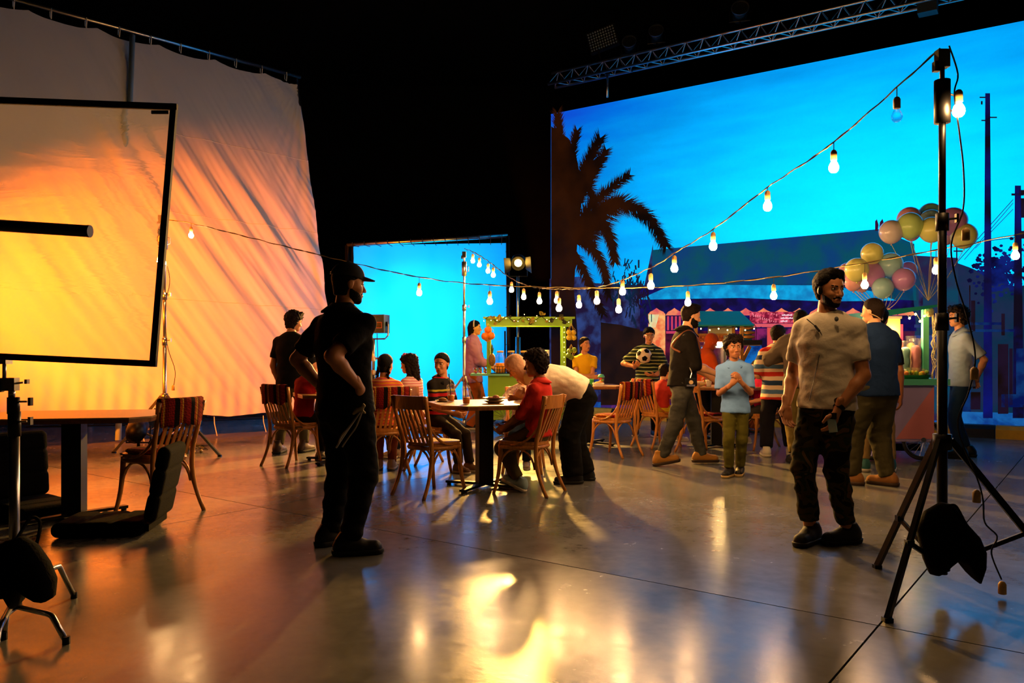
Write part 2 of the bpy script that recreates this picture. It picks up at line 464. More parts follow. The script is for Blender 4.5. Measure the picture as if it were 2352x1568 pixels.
# rails, roof finials
lpolys('picture_roof_birds', [[(2010, 530), (2016, 530), (2018, 517), (2014, 503), (2010, 508)], [(2019, 528), (2026, 530), (2030, 512), (2027, 502), (2021, 510)]], screen_mat('screen_birds', '#30102c', 1.0), 4)
# poles, wires, trees on the right
lpoly('picture_pole_tall', [(2258, 960), (2280, 960), (2274, 214), (2263, 214)], screen_mat('screen_pole', '#0a0718', 1.0, '#0a1470', 1.0), 6)
lpolys('picture_pole_arms', [rect(2250, 222, 2264, 225), rect(2253, 232, 2257, 240), rect(2274, 268, 2290, 271), rect(2254, 275, 2264, 278)], MATS['screen_dark'] if 'screen_dark' in MATS else m_dark, 6)
lpoly('picture_pole_short', [(2326, 960), (2352, 960), (2345, 426), (2331, 426)], MATS['screen_pole'], 6)
lpolys('picture_pole_gear', [rect(2340, 436, 2354, 446), rect(2344, 455, 2362, 500), rect(2323, 444, 2352, 449), rect(2343, 530, 2366, 548)], m_dark, 6)
def strip(a, b, w_): 
    dx, dy = b[0] - a[0], b[1] - a[1]; L = math.hypot(dx, dy); nx, ny = -dy / L * w_, dx / L * w_
    return [(a[0] + nx, a[1] + ny), (b[0] + nx, b[1] + ny), (b[0] - nx, b[1] - ny), (a[0] - nx, a[1] - ny)]
lpolys('picture_wires', [strip((2327, 458), (2200, 600), 0.8), strip((2327, 466), (2215, 596), 0.7), strip((2327, 480), (2240, 570), 0.7), strip((2335, 545), (2205, 560), 0.8), strip((2345, 440), (2500, 380), 0.8)], m_dark, 5)
rt = random.Random(3); leaves = []
for k in range(420):
    x = rt.gauss(2300, 28) if k < 330 else rt.gauss(2430, 60)
    y = rt.gauss(625, 26) if k < 330 else rt.gauss(600, 40)
    a = rt.uniform(0, 6.3); r_ = rt.uniform(3, 8)
    leaves.append([(x + r_ * math.cos(a + q), y + r_ * math.sin(a + q) * 0.8) for q in (0, 1.4, 2.7, 4.1, 5.2)])
lpolys('picture_tree', leaves, screen_mat('screen_tree', '#06062c', 1.0, '#0c1c6a', 4), 4)
lpolys('picture_right_details', [rect(2292, 790, 2316, 950), rect(2318, 800, 2326, 930), rect(2230, 690, 2240, 760), rect(2300, 720, 2308, 770), rect(2380, 780, 2420, 960), rect(2228, 900, 2252, 940)], m_dark, 7)
lpolys('picture_right_navy', [rect(2228, 740, 2300, 746), rect(2240, 756, 2330, 762), rect(2212, 830, 2230, 945), rect(2334, 800, 2352, 930), rect(2300, 905, 2350, 935)], m_dkblue, 7)
lpolys('picture_street_lamp', [rect(2226, 655, 2229, 770), rect(2196, 540, 2199, 600), rect(2190, 575, 2212, 578)], m_dark, 7)
lpolys('picture_shop_panels', [rect(2100, 770, 2150, 800), rect(2106, 720, 2160, 728), rect(2100, 745, 2150, 752), rect(2110, 655, 2120, 720)], m_purple, 7)
# palm: trunk mass and feathered fronds
trunk = [(1266, 935), (1330, 935), (1326, 760), (1318, 660), (1326, 560), (1336, 460), (1330, 390), (1322, 350), (1306, 318), (1282, 300), (1266, 290)]
lpoly('picture_palm_trunk', trunk, m_palm, 8)
rp = random.Random(11); fr = []
def frond(pts, ll, seed_dense=1.0, both=True, droop=0.5, wdt=4.0):
    pp = smoothpath([Vector((x, y, 0)) for x, y in pts], 8)
    n_ = len(pp)
    for i in range(n_ - 1):
        a, b = pp[i], pp[i + 1]
        fr.append(strip((a.x, a.y), (b.x, b.y), wdt * (1 - i / n_) + 1.0))
        d = (b - a); L = max(d.length, 1e-3); d = d / L
        k = int(L * 1.15 * seed_dense) + 1
        for q in range(k):
            t = rp.random(); o = a + (b - a) * t
            for sgn in ((1, -1) if both else (1,)):
                nn = Vector((-d.y, d.x, 0)) * sgn
                e = (d * rp.uniform(0.5, 1.0) + nn * rp.uniform(0.5, 1.0) + Vector((0, droop * rp.uniform(0.3, 1.0), 0))).normalized() * ll * rp.uniform(0.6, 1.1) * (1.0 - 0.45 * i / n_)
                tip = o + e; s_ = Vector((-e.y, e.x, 0)).normalized() * 1.25
                fr.append([(o.x + s_.x, o.y + s_.y), (tip.x, tip.y), (o.x - s_.x, o.y - s_.y)])
frond([(1290, 420), (1286, 330), (1280, 262)], 40, 1.2, droop=-0.9, wdt=12)
frond([(1300, 440), (1312, 360), (1326, 300)], 34, 1.2, droop=-0.6, wdt=9)
frond([(1310, 470), (1345, 390), (1378, 318)], 44, 1.6, droop=-0.5, wdt=12)
frond([(1318, 470), (1360, 400), (1392, 345)], 34, 1.6, droop=0.0, wdt=12)
frond([(1320, 520), (1375, 455), (1445, 402)], 34, 1.1, droop=0.0, wdt=5)
frond([(1325, 560), (1400, 478), (1440, 470), (1490, 500), (1530, 565)], 50, 1.4, droop=0.55, wdt=7)
frond([(1330, 530), (1380, 480), (1425, 460)], 38, 1.4, droop=0.6, wdt=7)
frond([(1326, 560), (1372, 510), (1400, 540), (1412, 600)], 44, 1.4, droop=0.9, wdt=6)
frond([(1328, 540), (1355, 560), (1385, 610), (1398, 680)], 40, 1.2, droop=0.8, wdt=6)
frond([(1320, 580), (1340, 620), (1372, 690), (1385, 720)], 36, 1.2, droop=0.8, wdt=5)
frond([(1322, 430), (1352, 430), (1366, 470)], 34, 1.2, droop=0.7, wdt=8)
lpolys('picture_palm_fronds', fr, m_palm, 9)
fr = []
for (x, y, n_) in ((1440, 640, 46), (1462, 650, 34), (1415, 660, 30), (1480, 690, 26), (1452, 690, 40)):
    for k in range(n_):
        a = (x + rp.gauss(0, 7), y + rp.gauss(0, 22)); b = (a[0] + rp.gauss(0, 5), a[1] + rp.uniform(6, 22))
        fr.append(strip(a, b, rp.uniform(0.8, 2.0)))
lpolys('picture_hanging_leaves', fr, screen_mat('screen_leafblue', '#06233f', 1.0, '#1a0d20', 3), 10)

# black and yellow kerb along the foot of the screen
M_KY = mat('kerb_yellow', '#d8a21c', 0.55, var=0.12, vscale=9, bump=0.2)
M_KB = mat('kerb_black', '#0c0b0a', 0.55, var=0.2, vscale=9, bump=0.2)
kL = 0.56; kn = 0
for i in range(20):
    s0 = -0.1 + i * kL
    a = LA + LN * 0.42 + LU * s0
    yellow = (i % 2 == 0)
    mb = MB()
    d = LN * -0.26
    prof = [(0, 0), (0, 0.13), (0.05, 0.18), (0.26, 0.18), (0.26, 0)]
    mb.prism(prof, (0, 0, 0), (-LN.x, -LN.y, 0), (0, 0, 1), LU * (kL - 0.012))
    nm = ('first', 'second', 'third', 'fourth', 'fifth', 'sixth', 'seventh', 'eighth', 'ninth', 'tenth')[i // 2]
    o = mb.build('kerb_block', M_KY if yellow else M_KB)
    o.location = a
    tag(o, f"{'yellow' if yellow else 'black'} painted kerb block at the video wall's foot, {nm} {'yellow' if yellow else 'black'} one from the palm end", 'kerb', 'striped kerb along the video wall')

# ================================================================ big muslin on its pipe frame
def fabric(name, col, transl=0.35, rough=0.9, bump=0.15, bscale=3.0):
    m = bpy.data.materials.new(name); m.use_nodes = True; nt = m.node_tree
    b = nt.nodes['Principled BSDF']; out = nt.nodes['Material Output']
    b.inputs['Base Color'].default_value = lin(col); b.inputs['Roughness'].default_value = rough; b.inputs['Specular IOR Level'].default_value = 0.1
    t = nt.nodes.new('ShaderNodeBsdfTranslucent'); t.inputs['Color'].default_value = lin(col)
    mx = nt.nodes.new('ShaderNodeMixShader'); mx.inputs[0].default_value = transl
    nt.links.new(b.outputs[0], mx.inputs[1]); nt.links.new(t.outputs[0], mx.inputs[2]); nt.links.new(mx.outputs[0], out.inputs['Surface'])
    if bump:
        tc = nt.nodes.new('ShaderNodeTexCoord'); n = nt.nodes.new('ShaderNodeTexNoise'); n.inputs['Scale'].default_value = bscale; n.inputs['Detail'].default_value = 5
        bp = nt.nodes.new('ShaderNodeBump'); bp.inputs['Strength'].default_value = bump; bp.inputs['Distance'].default_value = 0.03
        nt.links.new(tc.outputs['Object'], n.inputs['Vector']); nt.links.new(n.outputs['Fac'], bp.inputs['Height'])
        nt.links.new(bp.outputs['Normal'], b.inputs['Normal']); nt.links.new(bp.outputs['Normal'], t.inputs['Normal'])
    return m
M_MUSLIN = fabric('white_muslin', '#d8d4cc', 0.25)
TR = P(683, 187, 14.0); TL0 = P(0, 5, 10.83); BR = P(785, 951, 13.2); BL0 = P(0, 968, 9.76)
dirT = (TL0 - TR); dirB = (BL0 - BR)
ext = 1.32
TL = TR + dirT * ext; BL = BR + dirB * ext
root = thing('muslin_backdrop', 'huge white muslin sheet tied to a pipe frame, glowing orange', 'backdrop', (BR + BL) / 2 * 1.0)
root.location.z = 0
nu, nv = 240, 200
nrm = (TR - TL).cross(BL - TL).normalized()
if nrm.y > 0: nrm = -nrm
vs = []
rm = random.Random(5)
waves = [(rm.uniform(5, 13), rm.uniform(0, 6.28), rm.uniform(0.4, 1.0), rm.uniform(-0.15, 0.15)) for _ in range(7)]
wv2 = [(rm.uniform(22, 44), rm.uniform(0, 6.28), rm.uniform(0.3, 1.0), rm.uniform(-0.1, 0.1)) for _ in range(6)]
for j in range(nv + 1):
    v = j / nv                                   # 0 top, 1 bottom
    for i in range(nu + 1):
        u = i / nu                               # 0 left, 1 right
        p = (TL * (1 - u) + TR * u) * (1 - v) + (BL * (1 - u) + BR * u) * v
        # hem lifts between the ties
        if v > 0.9: p = p + Vector((0, 0, 0.07 * (v - 0.9) / 0.1 * abs(math.sin(u * 9.0))))
        if v < 0.05: p = p - Vector((0, 0, 0.07 * (1 - v / 0.05) * abs(math.sin(u * 21)) ** 0.7))
        # folds run from upper left to lower right, fanning out
        s = u - 0.50 * v - 0.10 * v * v
        env = 0.25 + 0.75 * math.exp(-((v - 0.5) / 0.42) ** 2)
        env *= 0.35 + 0.65 * min(1, max(0, (u - 0.25) / 0.35))
        d = 0
        for k, ph, am, sl in waves: d += am * math.sin(6.283 * k * (s + sl * v) + ph)
        e = 0
        for k, ph, am, sl in wv2: e += am * (1 - abs(math.sin(3.1416 * k * (s + sl * v) + ph))) ** 2
        # creases at the foot
        fo = math.exp(-((1 - v) / 0.10) ** 2) * math.sin(6.283 * (u * 30 + 3 * v))
        corner = math.exp(-((1 - u) / 0.10) ** 2) * math.sin(6.283 * (9 * math.atan2(v + 0.02, 1.02 - u)))
        p = p + nrm * (0.012 * d * env + 0.009 * e * env + 0.008 * fo + 0.012 * corner * math.exp(-v * 2))
        vs.append(p)
fs = [(j * (nu + 1) + i, j * (nu + 1) + i + 1, (j + 1) * (nu + 1) + i + 1, (j + 1) * (nu + 1) + i) for j in range(nv) for i in range(nu)]
sheet = vs; mb = MB(); mb.add(vs, fs); mb.build('muslin_sheet', M_MUSLIN, root, world=True, smooth=True)
up = Vector((0, 0, 0.09))
mb = MB(); mb.tube([TL + up, TR + up + (TR - TL).normalized() * 0.06], 0.03, 10); mb.build('top_pipe', M_STEEL, root, world=True, smooth=True)
back = -nrm * 0.12
mb = MB(); mb.tube([TR + up + back * 0.3, BR + back + Vector((0, 0, -0.02))], 0.03, 10); mb.build('side_pipe', M_STEEL, root, world=True, smooth=True)
q0 = P(304, 78, 11.95)
mb = MB(); mb.tube([(q0.x, q0.y, 6.0), (q0.x + 0.28, q0.y - 1.0, 0.03)], 0.04, 10); mb.build('mast', mat('pale_pipe', '#9ab0b8', 0.5), root, world=True, smooth=True)
for k in range(13):
    c = TL.lerp(TR, (k + 0.5) / 13) 
    mb = MB(); mb.tube([c + Vector((0, 0, 0.09)) + nrm * 0.035, c + nrm * 0.05 + Vector((0, 0, 0.03)), c + nrm * 0.03 - Vector((0, 0, 0.06)), c - nrm * 0.03 + Vector((0, 0, 0.0)), c - nrm * 0.035 + Vector((0, 0, 0.13))], 0.007, 5)
    mb.build('tie', mat('white_tie', '#c8c4b8', 0.8), root, world=True)
for k in (0.35, 0.5, 0.66, 0.78, 0.9):
    c = BL.lerp(BR, k)
    mb = MB(); mb.tube([c + nrm * 0.03, c + nrm * 0.04 + Vector((0.0, 0, -0.1)), c + nrm * 0.06 + Vector((0.03, 0, -max(0.12, c.z - 0.01)))], 0.006, 5)
    mb.build('hem_tie', MATS['white_tie'], root, world=True)
for j in (50, 94, 140):
    MB().tube([sheet[j * 241 + i] + nrm * 0.003 for i in range(0, 241, 2)], 0.005, 4).build('seam', MATS['white_tie'], root, world=True)
# casters of the frame's rear supports
M_TYRE = mat('grey_tyre', '#2a2b2d', 0.6)
for k, (x, y) in enumerate(((206, 978), (455, 977))):
    g = G(x, y); g = Vector((g.x, g.y, 0))
    t = thing('caster_wheel', ('grey caster wheel under the muslin hem behind the empty table', 'grey caster wheel under the muslin hem right of the light stand')[k], 'wheel', g)
    ax = Vector((0.8, -0.6, 0)); r = 0.075
    Mx = Matrix.Translation((0, 0, r)) @ Vector((0, 0, 1)).rotation_difference(ax).to_matrix().to_4x4()
    MB().lathe([(0.02, -0.02), (r - 0.012, -0.022), (r, -0.012), (r, 0.012), (r - 0.012, 0.022), (0.02, 0.02)], 20, Mx).build('tyre', M_TYRE, t, smooth=True)
    MB().lathe([(0.035, -0.026), (0.035, 0.026)], 14, Mx).build('hub', M_STEEL, t)
    MB().box((0, 0, 0.17), (0.06, 0.05, 0.06)).box(ax * 0.04 + Vector((0, 0, 0.11)), (0.012, 0.05, 0.1)).box(ax * -0.04 + Vector((0, 0, 0.11)), (0.012, 0.05, 0.1)).build('fork', M_STEEL, t)
# cable along the hem
pts = [G(60, 981), G(190, 979), G(330, 975), G(420, 969), G(520, 965), G(640, 960)]
mb = MB(); mb.tube(smoothpath([p + Vector((0, 0, 0.012)) for p in pts], 6), 0.012, 6)
tag(mb.build('floor_cable', M_CORD, loc=G(330, 975)), 'dark cable lying on the floor along the muslin hem', 'cable')

# ================================================================ cyan cloth in its square frame
D = 14.0
cr = thing('cyan_cloth_frame', 'square pipe frame with a cloth glowing cyan behind the children', 'backdrop', P(985, 980, D))
cr.location.z = 0
M_CYCLOTH = fabric('pale_cyan_cloth', '#1fc6e0', 0.5, bump=0.05)
c0, c1 = P(812, 958, D), P(1164, 940, D + 0.3); c2, c3 = P(1164, 558, D + 0.3), P(812, 563, D)
vs = []; nu, nv = 40, 40
for j in range(nv + 1):
    for i in range(nu + 1):
        u, v = i / nu, j / nv
        p = (c0 * (1 - u) + c1 * u) * (1 - v) + (c3 * (1 - u) + c2 * u) * v
        k = 0.012 * math.sin(u * 17 + v * 5) * (1 - abs(2 * u - 1)) + 0.02 * math.exp(-((u + 1 - v) / 0.12) ** 2) * math.sin((u - 1 + v) * 60)
        vs.append(p + Vector((0, k, 0)))
fs = [(j * (nu + 1) + i, j * (nu + 1) + i + 1, (j + 1) * (nu + 1) + i + 1, (j + 1) * (nu + 1) + i) for j in range(nv) for i in range(nu)]
MB().add(vs, fs).build('cloth', M_CYCLOTH, cr, world=True, smooth=True)
e0, e1, e2, e3 = P(797, 968, D), P(1169, 945, D + 0.3), P(1166, 541, D + 0.3), P(797, 563, D)
for a, b, nm in ((e0, e3, 'left_pipe'), (e1, e2, 'right_pipe'), (e3, e2, 'top_pipe'), (e0, e1, 'bottom_pipe')):
    MB().tube([a, b], 0.035, 10).build(nm, M_STEEL if nm == 'top_pipe' else M_BLACKMETAL, cr, world=True, smooth=True)
MB().add([P(795, 962, D + 0.06), P(815, 962, D + 0.06), P(815, 560, D + 0.06), P(795, 560, D + 0.06), P(795, 962, D + 0.08), P(815, 962, D + 0.08), P(815, 560, D + 0.08), P(795, 560, D + 0.08)], [(0, 1, 2, 3), (7, 6, 5, 4), (0, 4, 5, 1), (1, 5, 6, 2), (2, 6, 7, 3), (3, 7, 4, 0)]).build('black_edge', M_BLACKCLOTH, cr, world=True)
for k in range(14):
    u = (k + 0.5) / 14
    a = e3.lerp(e2, u); b = c3.lerp(c2, u)
    MB().tube([a + Vector((0, -0.04, 0.04)), a + Vector((0, -0.045, -0.02)), b + Vector((0, -0.01, -0.03))], 0.006, 5).build('tie', M_CORD, cr, world=True)
for k in range(9):
    u = (k + 0.5) / 9
    a = e2.lerp(e1, u); b = c2.lerp(c1, u)
    MB().tube([a + Vector((0.02, -0.04, 0)), b + Vector((-0.02, -0.01, 0))], 0.005, 5).build('tie', M_CORD, cr, world=True)
for x in (805, 1160):
    f = P(x, 958, D); f.z = 0
    mb = MB(); mb.bar(f + Vector((0, -0.55, 0.02)), f + Vector((0, 0.55, 0.02)), 0.05, 0.04); mb.bar(f + Vector((0, 0.5, 0.03)), P(x, 760, D + 0.04), 0.03, 0.03)
    mb.build('foot_brace', M_BLACKMETAL, cr, world=True)

bp0 = P(985, 750, 15.68)
bpn = thing('added_backlight_panel', 'large soft panel lamp standing behind the cyan cloth', 'lamp', (bp0.x, bp0.y, 0))  # made-up housing, gives the added cyan backlight a body
MB().box((0, 0.06, bp0.z), (2.7, 0.1, 2.7)).build('housing', M_BLACKMETAL, bpn)
for s in (-1, 1): MB().box((s * 1.2, 0.06, 0.16), (0.06, 0.5, 0.32)).build('foot', M_BLACKMETAL, bpn)

# ================================================================ small diffusion frame on a C-stand (left foreground)
def diffusion_mat():
    m = bpy.data.materials.new('frosted_diffusion'); m.use_nodes = True; nt = m.node_tree
    nt.nodes.remove(nt.nodes['Principled BSDF']); out = nt.nodes['Material Output']
    rf = nt.nodes.new('ShaderNodeBsdfRefraction'); rf.inputs['Color'].default_value = (0.92, 0.82, 0.70, 1); rf.inputs['Roughness'].default_value = 0.16; rf.inputs['IOR'].default_value = 1.02
    tr = nt.nodes.new('ShaderNodeBsdfTranslucent'); tr.inputs['Color'].default_value = (0.9, 0.86, 0.8, 1)
    gl = nt.nodes.new('ShaderNodeBsdfGlossy'); gl.inputs['Roughness'].default_value = 0.3; gl.inputs['Color'].default_value = (0.5, 0.5, 0.5, 1)
    m1 = nt.nodes.new('ShaderNodeMixShader'); m1.inputs[0].default_value = 0.10
    m2 = nt.nodes.new('ShaderNodeMixShader'); m2.inputs[0].default_value = 0.03
    tc = nt.nodes.new('ShaderNodeTexCoord'); n = nt.nodes.new('ShaderNodeTexNoise'); n.inputs['Scale'].default_value = 2.2; n.inputs['Detail'].default_value = 4; n.inputs['Distortion'].default_value = 1.2
    mp = nt.nodes.new('ShaderNodeMapping'); mp.inputs['Rotation'].default_value = (0, -0.5, 0); mp.inputs['Scale'].default_value = (0.8, 1, 3.0)
    bp = nt.nodes.new('ShaderNodeBump'); bp.inputs['Strength'].default_value = 0.8; bp.inputs['Distance'].default_value = 0.05
    nt.links.new(tc.outputs['Object'], mp.inputs[0]); nt.links.new(mp.outputs[0], n.inputs['Vector']); nt.links.new(n.outputs['Fac'], bp.inputs['Height'])
    for k in (rf, gl, tr): nt.links.new(bp.outputs['Normal'], k.inputs['Normal'])
    nt.links.new(rf.outputs[0], m1.inputs[1]); nt.links.new(tr.outputs[0], m1.inputs[2]); nt.links.new(m1.outputs[0], m2.inputs[1]); nt.links.new(gl.outputs[0], m2.inputs[2]); nt.links.new(m2.outputs[0], out.inputs['Surface'])
    return m
D = 3.35
k0, k1, k2, k3 = P(352, 835, D), P(400, 246, D + 0.05), P(-235, 222, D - 0.1), P(-262, 806, D - 0.1)     # BR TR TL BL
fr_ = thing('diffusion_frame', 'square black frame of frosted diffusion clamped to the left foreground stand', 'diffusion frame', (k0 + k3) / 2)
n_ = Vector((0, 0.0, 0))
MB().add([k0, k1, k2, k3], [(0, 1, 2, 3)]).build('diffusion_sheet', diffusion_mat(), fr_, world=True)
M_FRAME = mat('dark_frame', '#120b05', 0.7)
for a, b, wd in ((k0, k1, 0.026), (k1, k2, 0.026), (k2, k3, 0.026), (k3, k0, 0.026)):
    ex = (b - a).normalized() * 0.013
    MB().bar(a - ex, b + ex, wd, 0.02, up=(0, 1, 0)).build('frame_bar', M_FRAME, fr_, world=True)
c = k1 + Vector((-0.055, -0.014, -0.026)); MB().box(c, (0.07, 0.008, 0.014)).build('corner_tab', M_FRAME, fr_, world=True)
for x0, x1, y in ((52, 74, 823), (130, 158, 826)):
    a, b = P(x0, y, D - 0.02), P(x1, y + 1, D - 0.02)
    MB().bar(a, b, 0.012, 0.024, up=(0, 1, 0)).build('tape_tab', M_FRAME, fr_, world=True)
# black tube in front of the diffusion
a, b = P(-120, 510, 3.0), P(205, 531, 3.0)
tl = thing('tube_lamp', 'black unlit tube lamp held level across the orange diffusion frame', 'lamp', a)
MB().tube([a, b], 0.0225, 14).build('tube_body', mat('black_tube', '#05070a', 0.3, spec=0.5), tl, world=True, smooth=True)
MB().tube([b + (a - b).normalized() * 0.006, b + (b - a).normalized() * 0.004], 0.0235, 14).build('end_cap', M_BLACKMETAL, tl, world=True)
MB().tube([a + Vector((0.02, 0.02, 0)), P(-120, 640, 3.25), P(-118, 800, 3.28)], 0.012, 8).build('holding_arm', M_BLACKMETAL, tl, world=True)

# C-stand in the left foreground
D = 3.55
base = P(35, 1400, D); base.z = 0
cs = thing('grip_stand', 'chrome and black grip stand with turtle legs in the left foreground', 'stand', base)
px = lambda x, y, d=D: P(x, y, d)
def vt(x, y0, y1, r, nm, m, d=D, n=12):
    return MB().tube([P(x, y0, d), P(x, y1, d)], r, n).build(nm, m, cs, world=True, smooth=True)
vt(33, 990, 1395, 0.021, 'column', M_STEEL)
vt(33, 945, 1002, 0.026, 'lower_collar', M_BLACKMETAL)
vt(31, 912, 950, 0.0255, 'upper_collar', M_BLACKMETAL)
vt(27, 895, 912, 0.014, 'riser', M_STEEL)
MB().box(P(24, 882, D), (0.058, 0.04, 0.058)).build('grip_head', M_STEEL, cs, world=True)
vt(10, 830, 872, 0.008, 'grip_pin', M_STEEL)
MB().tube([P(-4, 884, D), P(6, 884, D)], 0.032, 14).build('grip_disc', M_BLACKMETAL, cs, world=True)
MB().box(P(8, 828, D - 0.03), (0.05, 0.05, 0.03)).build('frame_clamp', M_STEEL, cs, world=True)
for (x, y, xe, dz) in ((38, 880, 62, -4), (44, 922, 70, 0), (46, 968, 70, -2)):
    MB().tube([P(x, y, D), P(xe - 8, y + dz * 0.5, D)], 0.005, 6).build('knob_screw', M_STEEL, cs, world=True)
    MB().box(P(xe, y + dz, D), (0.012, 0.022, 0.036 if y != 880 else 0.02)).build('knob', M_STEEL if y != 922 else M_BLACKMETAL, cs, world=True)
hub = P(34, 1372, D); hub2 = P(34, 1320, D)
MB().tube([P(34, 1300, D), P(34, 1392, D)], 0.028, 12).build('leg_hub', M_BLACKMETAL, cs, world=True, smooth=True)
fA, fB, fC = G(152, 1478), G(170, 1373), G(-20, 1560)
for f_, hz in ((fA, 0.11), (fB, 0.2), (fC, 0.14), (G(8, 1468), 0.10)):
    h_ = Vector((hub.x, hub.y, hz))
    o = f_ + Vector((0, 0, 0.012)); k = h_ + (Vector((f_.x, f_.y, hz)) - h_) * 0.72
    mb = MB(); mb.tube([h_, k + (h_ - k) * 0.12, k + Vector((0, 0, -0.004)), k + (o - k) * 0.10, o], 0.0125, 10); mb.build('leg', M_STEEL, cs, world=True, smooth=True)
    MB().tube([o + Vector((0, 0, -0.012)), o + Vector((0, 0, 0.02))], 0.016, 10).build('rubber_foot', M_BLACKMETAL, cs, world=True)

# ================================================================ round-column light stands
def stand(label, base, top_z, hub_z, feet, black=False, r0=0.021, spigot=True, socket_z=(), group=None):
    """base: floor point; feet: floor points of the three legs"""
    t = thing('light_stand', label, 'stand', base, group=group)
    m = M_BLACKMETAL if black else M_STEEL
    b = Vector((base.x, base.y, 0)); H_ = top_z
    zs = [0.10, hub_z + (H_ - hub_z) * 0.34, hub_z + (H_ - hub_z) * 0.62, H_]
    for k in range(3):
        MB().tube([b + Vector((0, 0, zs[k] - (0.0 if k == 0 else 0.02))), b + Vector((0, 0, zs[k + 1]))], r0 - 0.004 * k, 12).build('column_tube', m, t, world=True, smooth=True)
        if k:
            MB().tube([b + Vector((0, 0, zs[k] - 0.06)), b + Vector((0, 0, zs[k] + 0.03))], r0 + 0.007, 12).build('collar', m, t, world=True, smooth=True)
            mb = MB().tube([b + Vector((r0, 0, zs[k])), b + Vector((r0 + 0.045, 0, zs[k] + 0.005))], 0.006, 6); mb.box(b + Vector((r0 + 0.05, 0, zs[k] + 0.006)), (0.012, 0.02, 0.045))
            mb.build('locking_knob', m, t, world=True)
    MB().tube([b + Vector((0, 0, hub_z - 0.05)), b + Vector((0, 0, hub_z + 0.03))], r0 + 0.02, 12).build('leg_hub', m, t, world=True, smooth=True)
    MB().tube([b + Vector((0, 0, 0.12)), b + Vector((0, 0, 0.19))], r0 + 0.012, 12).build('lower_hub', m, t, world=True, smooth=True)
    for f_ in feet:
        d = (f_ - b); d.z = 0; dn = d.normalized()
        a = b + dn * (r0 + 0.015) + Vector((0, 0, hub_z)); e = b + d + Vector((0, 0, 0.012))
        lg = MB().bar(a, e, 0.032, 0.022, up=dn.cross(Vector((0, 0, 1)))).build('leg', m, t, world=True)
        MB().box(e - Vector((0, 0, 0.002)), (0.04, 0.04, 0.02)).build('rubber_foot', M_BLACKMETAL, lg, world=True)
        mid = a.lerp(e, 0.60)
        MB().bar(b + dn * 0.02 + Vector((0, 0, 0.155)), mid, 0.022, 0.014, up=dn.cross(Vector((0, 0, 1)))).build('brace', m, t, world=True)
        MB().box(mid, (0.035, 0.035, 0.03)).build('joint', m, t, world=True)
    if spigot:
        MB().tube([b + Vector((0, 0, H_ - 0.20)), b + Vector((0, 0, H_ + 0.02))], r0 + 0.014, 12).build('top_socket', m, t, world=True, smooth=True)
        MB().tube([b + Vector((0, 0, H_)), b + Vector((0, 0, H_ + 0.14))], 0.012, 10).build('spigot', m, t, world=True, smooth=True)
        mb = MB().tube([b + Vector((r0 + 0.01, 0, H_ - 0.05)), b + Vector((r0 + 0.045, 0, H_ - 0.06)), b + Vector((r0 + 0.045, 0, H_ - 0.13)), b + Vector((r0 + 0.01, 0, H_ - 0.14))], 0.006, 6)
        mb.build('pull_handle', m, t, world=True)
        MB().box(b + Vector((0, 0, H_ + 0.13)), (0.06, 0.045, 0.09)).box(b + Vector((-0.03, 0, H_ + 0.09)), (0.03, 0.03, 0.05)).build('clamp', M_BLACKMETAL, t, world=True)
    return t
RS = Vector((2.215, 4.1, 0))
stand('black light stand in the right foreground holding the bulb string', RS, 2.62, 0.79, [Vector((1.73, 3.67, 0)), Vector((2.1, 4.58, 0)), Vector((2.86, 4.02, 0))], black=True, r0=0.025)
LS = P(378, 1035, 9.9); LS.z = 0
stand('chrome light stand holding the bulb string in front of the muslin', LS, 2.72, 0.70, [G(505, 1048), G(262, 1040), LS + Vector((0.1, 0.62, 0))], r0=0.024)
MS = Vector((P(1066, 900, 12.3).x, 12.3, 0))
stand('chrome light stand holding the bulb string beside the pink shirted person', MS, 2.62, 0.84, [MS + Vector((-0.62, -0.25, 0)), MS + Vector((0.35, -0.45, 0)), MS + Vector((0.1, 0.65, 0))], r0=0.024)
ES = Vector((6.34, 5.4, 0))
stand('chrome light stand at the far right end of the bulb string', ES, 2.55, 0.75, [ES + Vector((0.6, 0.1, 0)), ES + Vector((-0.3, 0.55, 0)), ES + Vector((-0.3, -0.55, 0))], r0=0.024)

# sandbag hung on the right stand
def saddle(name, label, pts, thick, loc):
    """soft black bag: outline in the picture plane, pillowed"""
    pts = [Vector(p) for p in pts]; n = len(pts); c = sum(pts, Vector()) / n
    t = thing(name, label, 'sandbag', loc)
    mb = MB(); rings = []
    for k in range(7):
        a = -1 + 2 * k / 6; sc = math.sqrt(max(0.0, 1 - a * a * 0.97)) ** 0.7
        rings.append([c + (p - c) * sc + Vector((0, a * thick, 0)) for p in pts])
    vs = [p for r in rings for p in r]; fs = []
    for i in range(6):
        for j in range(n):
            fs.append((i * n + j, i * n + (j + 1) % n, (i + 1) * n + (j + 1) % n, (i + 1) * n + j))
    fs.append(tuple(reversed(range(n)))); fs.append(tuple(6 * n + j for j in range(n)))
    mb.add(vs, fs); o = mb.build('bag', M_BLACKCLOTH, t, world=True, smooth=True)
    return t
D = 3.93
sb = saddle('sandbag', 'black sandbag hanging from the right foreground stand', [P(x, y, D) for x, y in ((2105, 1215), (2125, 1172), (2160, 1152), (2188, 1158), (2214, 1195), (2248, 1232), (2263, 1268), (2262, 1305), (2250, 1340), (2238, 1330), (2220, 1300), (2192, 1286), (2172, 1302), (2150, 1322), (2136, 1318), (2122, 1285))], 0.075, P(2180, 1300, D))
MB().tube(smoothpath([P(2180, 1160, D - 0.02), P(2196, 1162, D - 0.04), P(2215, 1195, D - 0.05), P(2226, 1215, D - 0.03)], 5), 0.006, 6).build('strap', M_BLACKCLOTH, sb, world=True)
D = 3.42
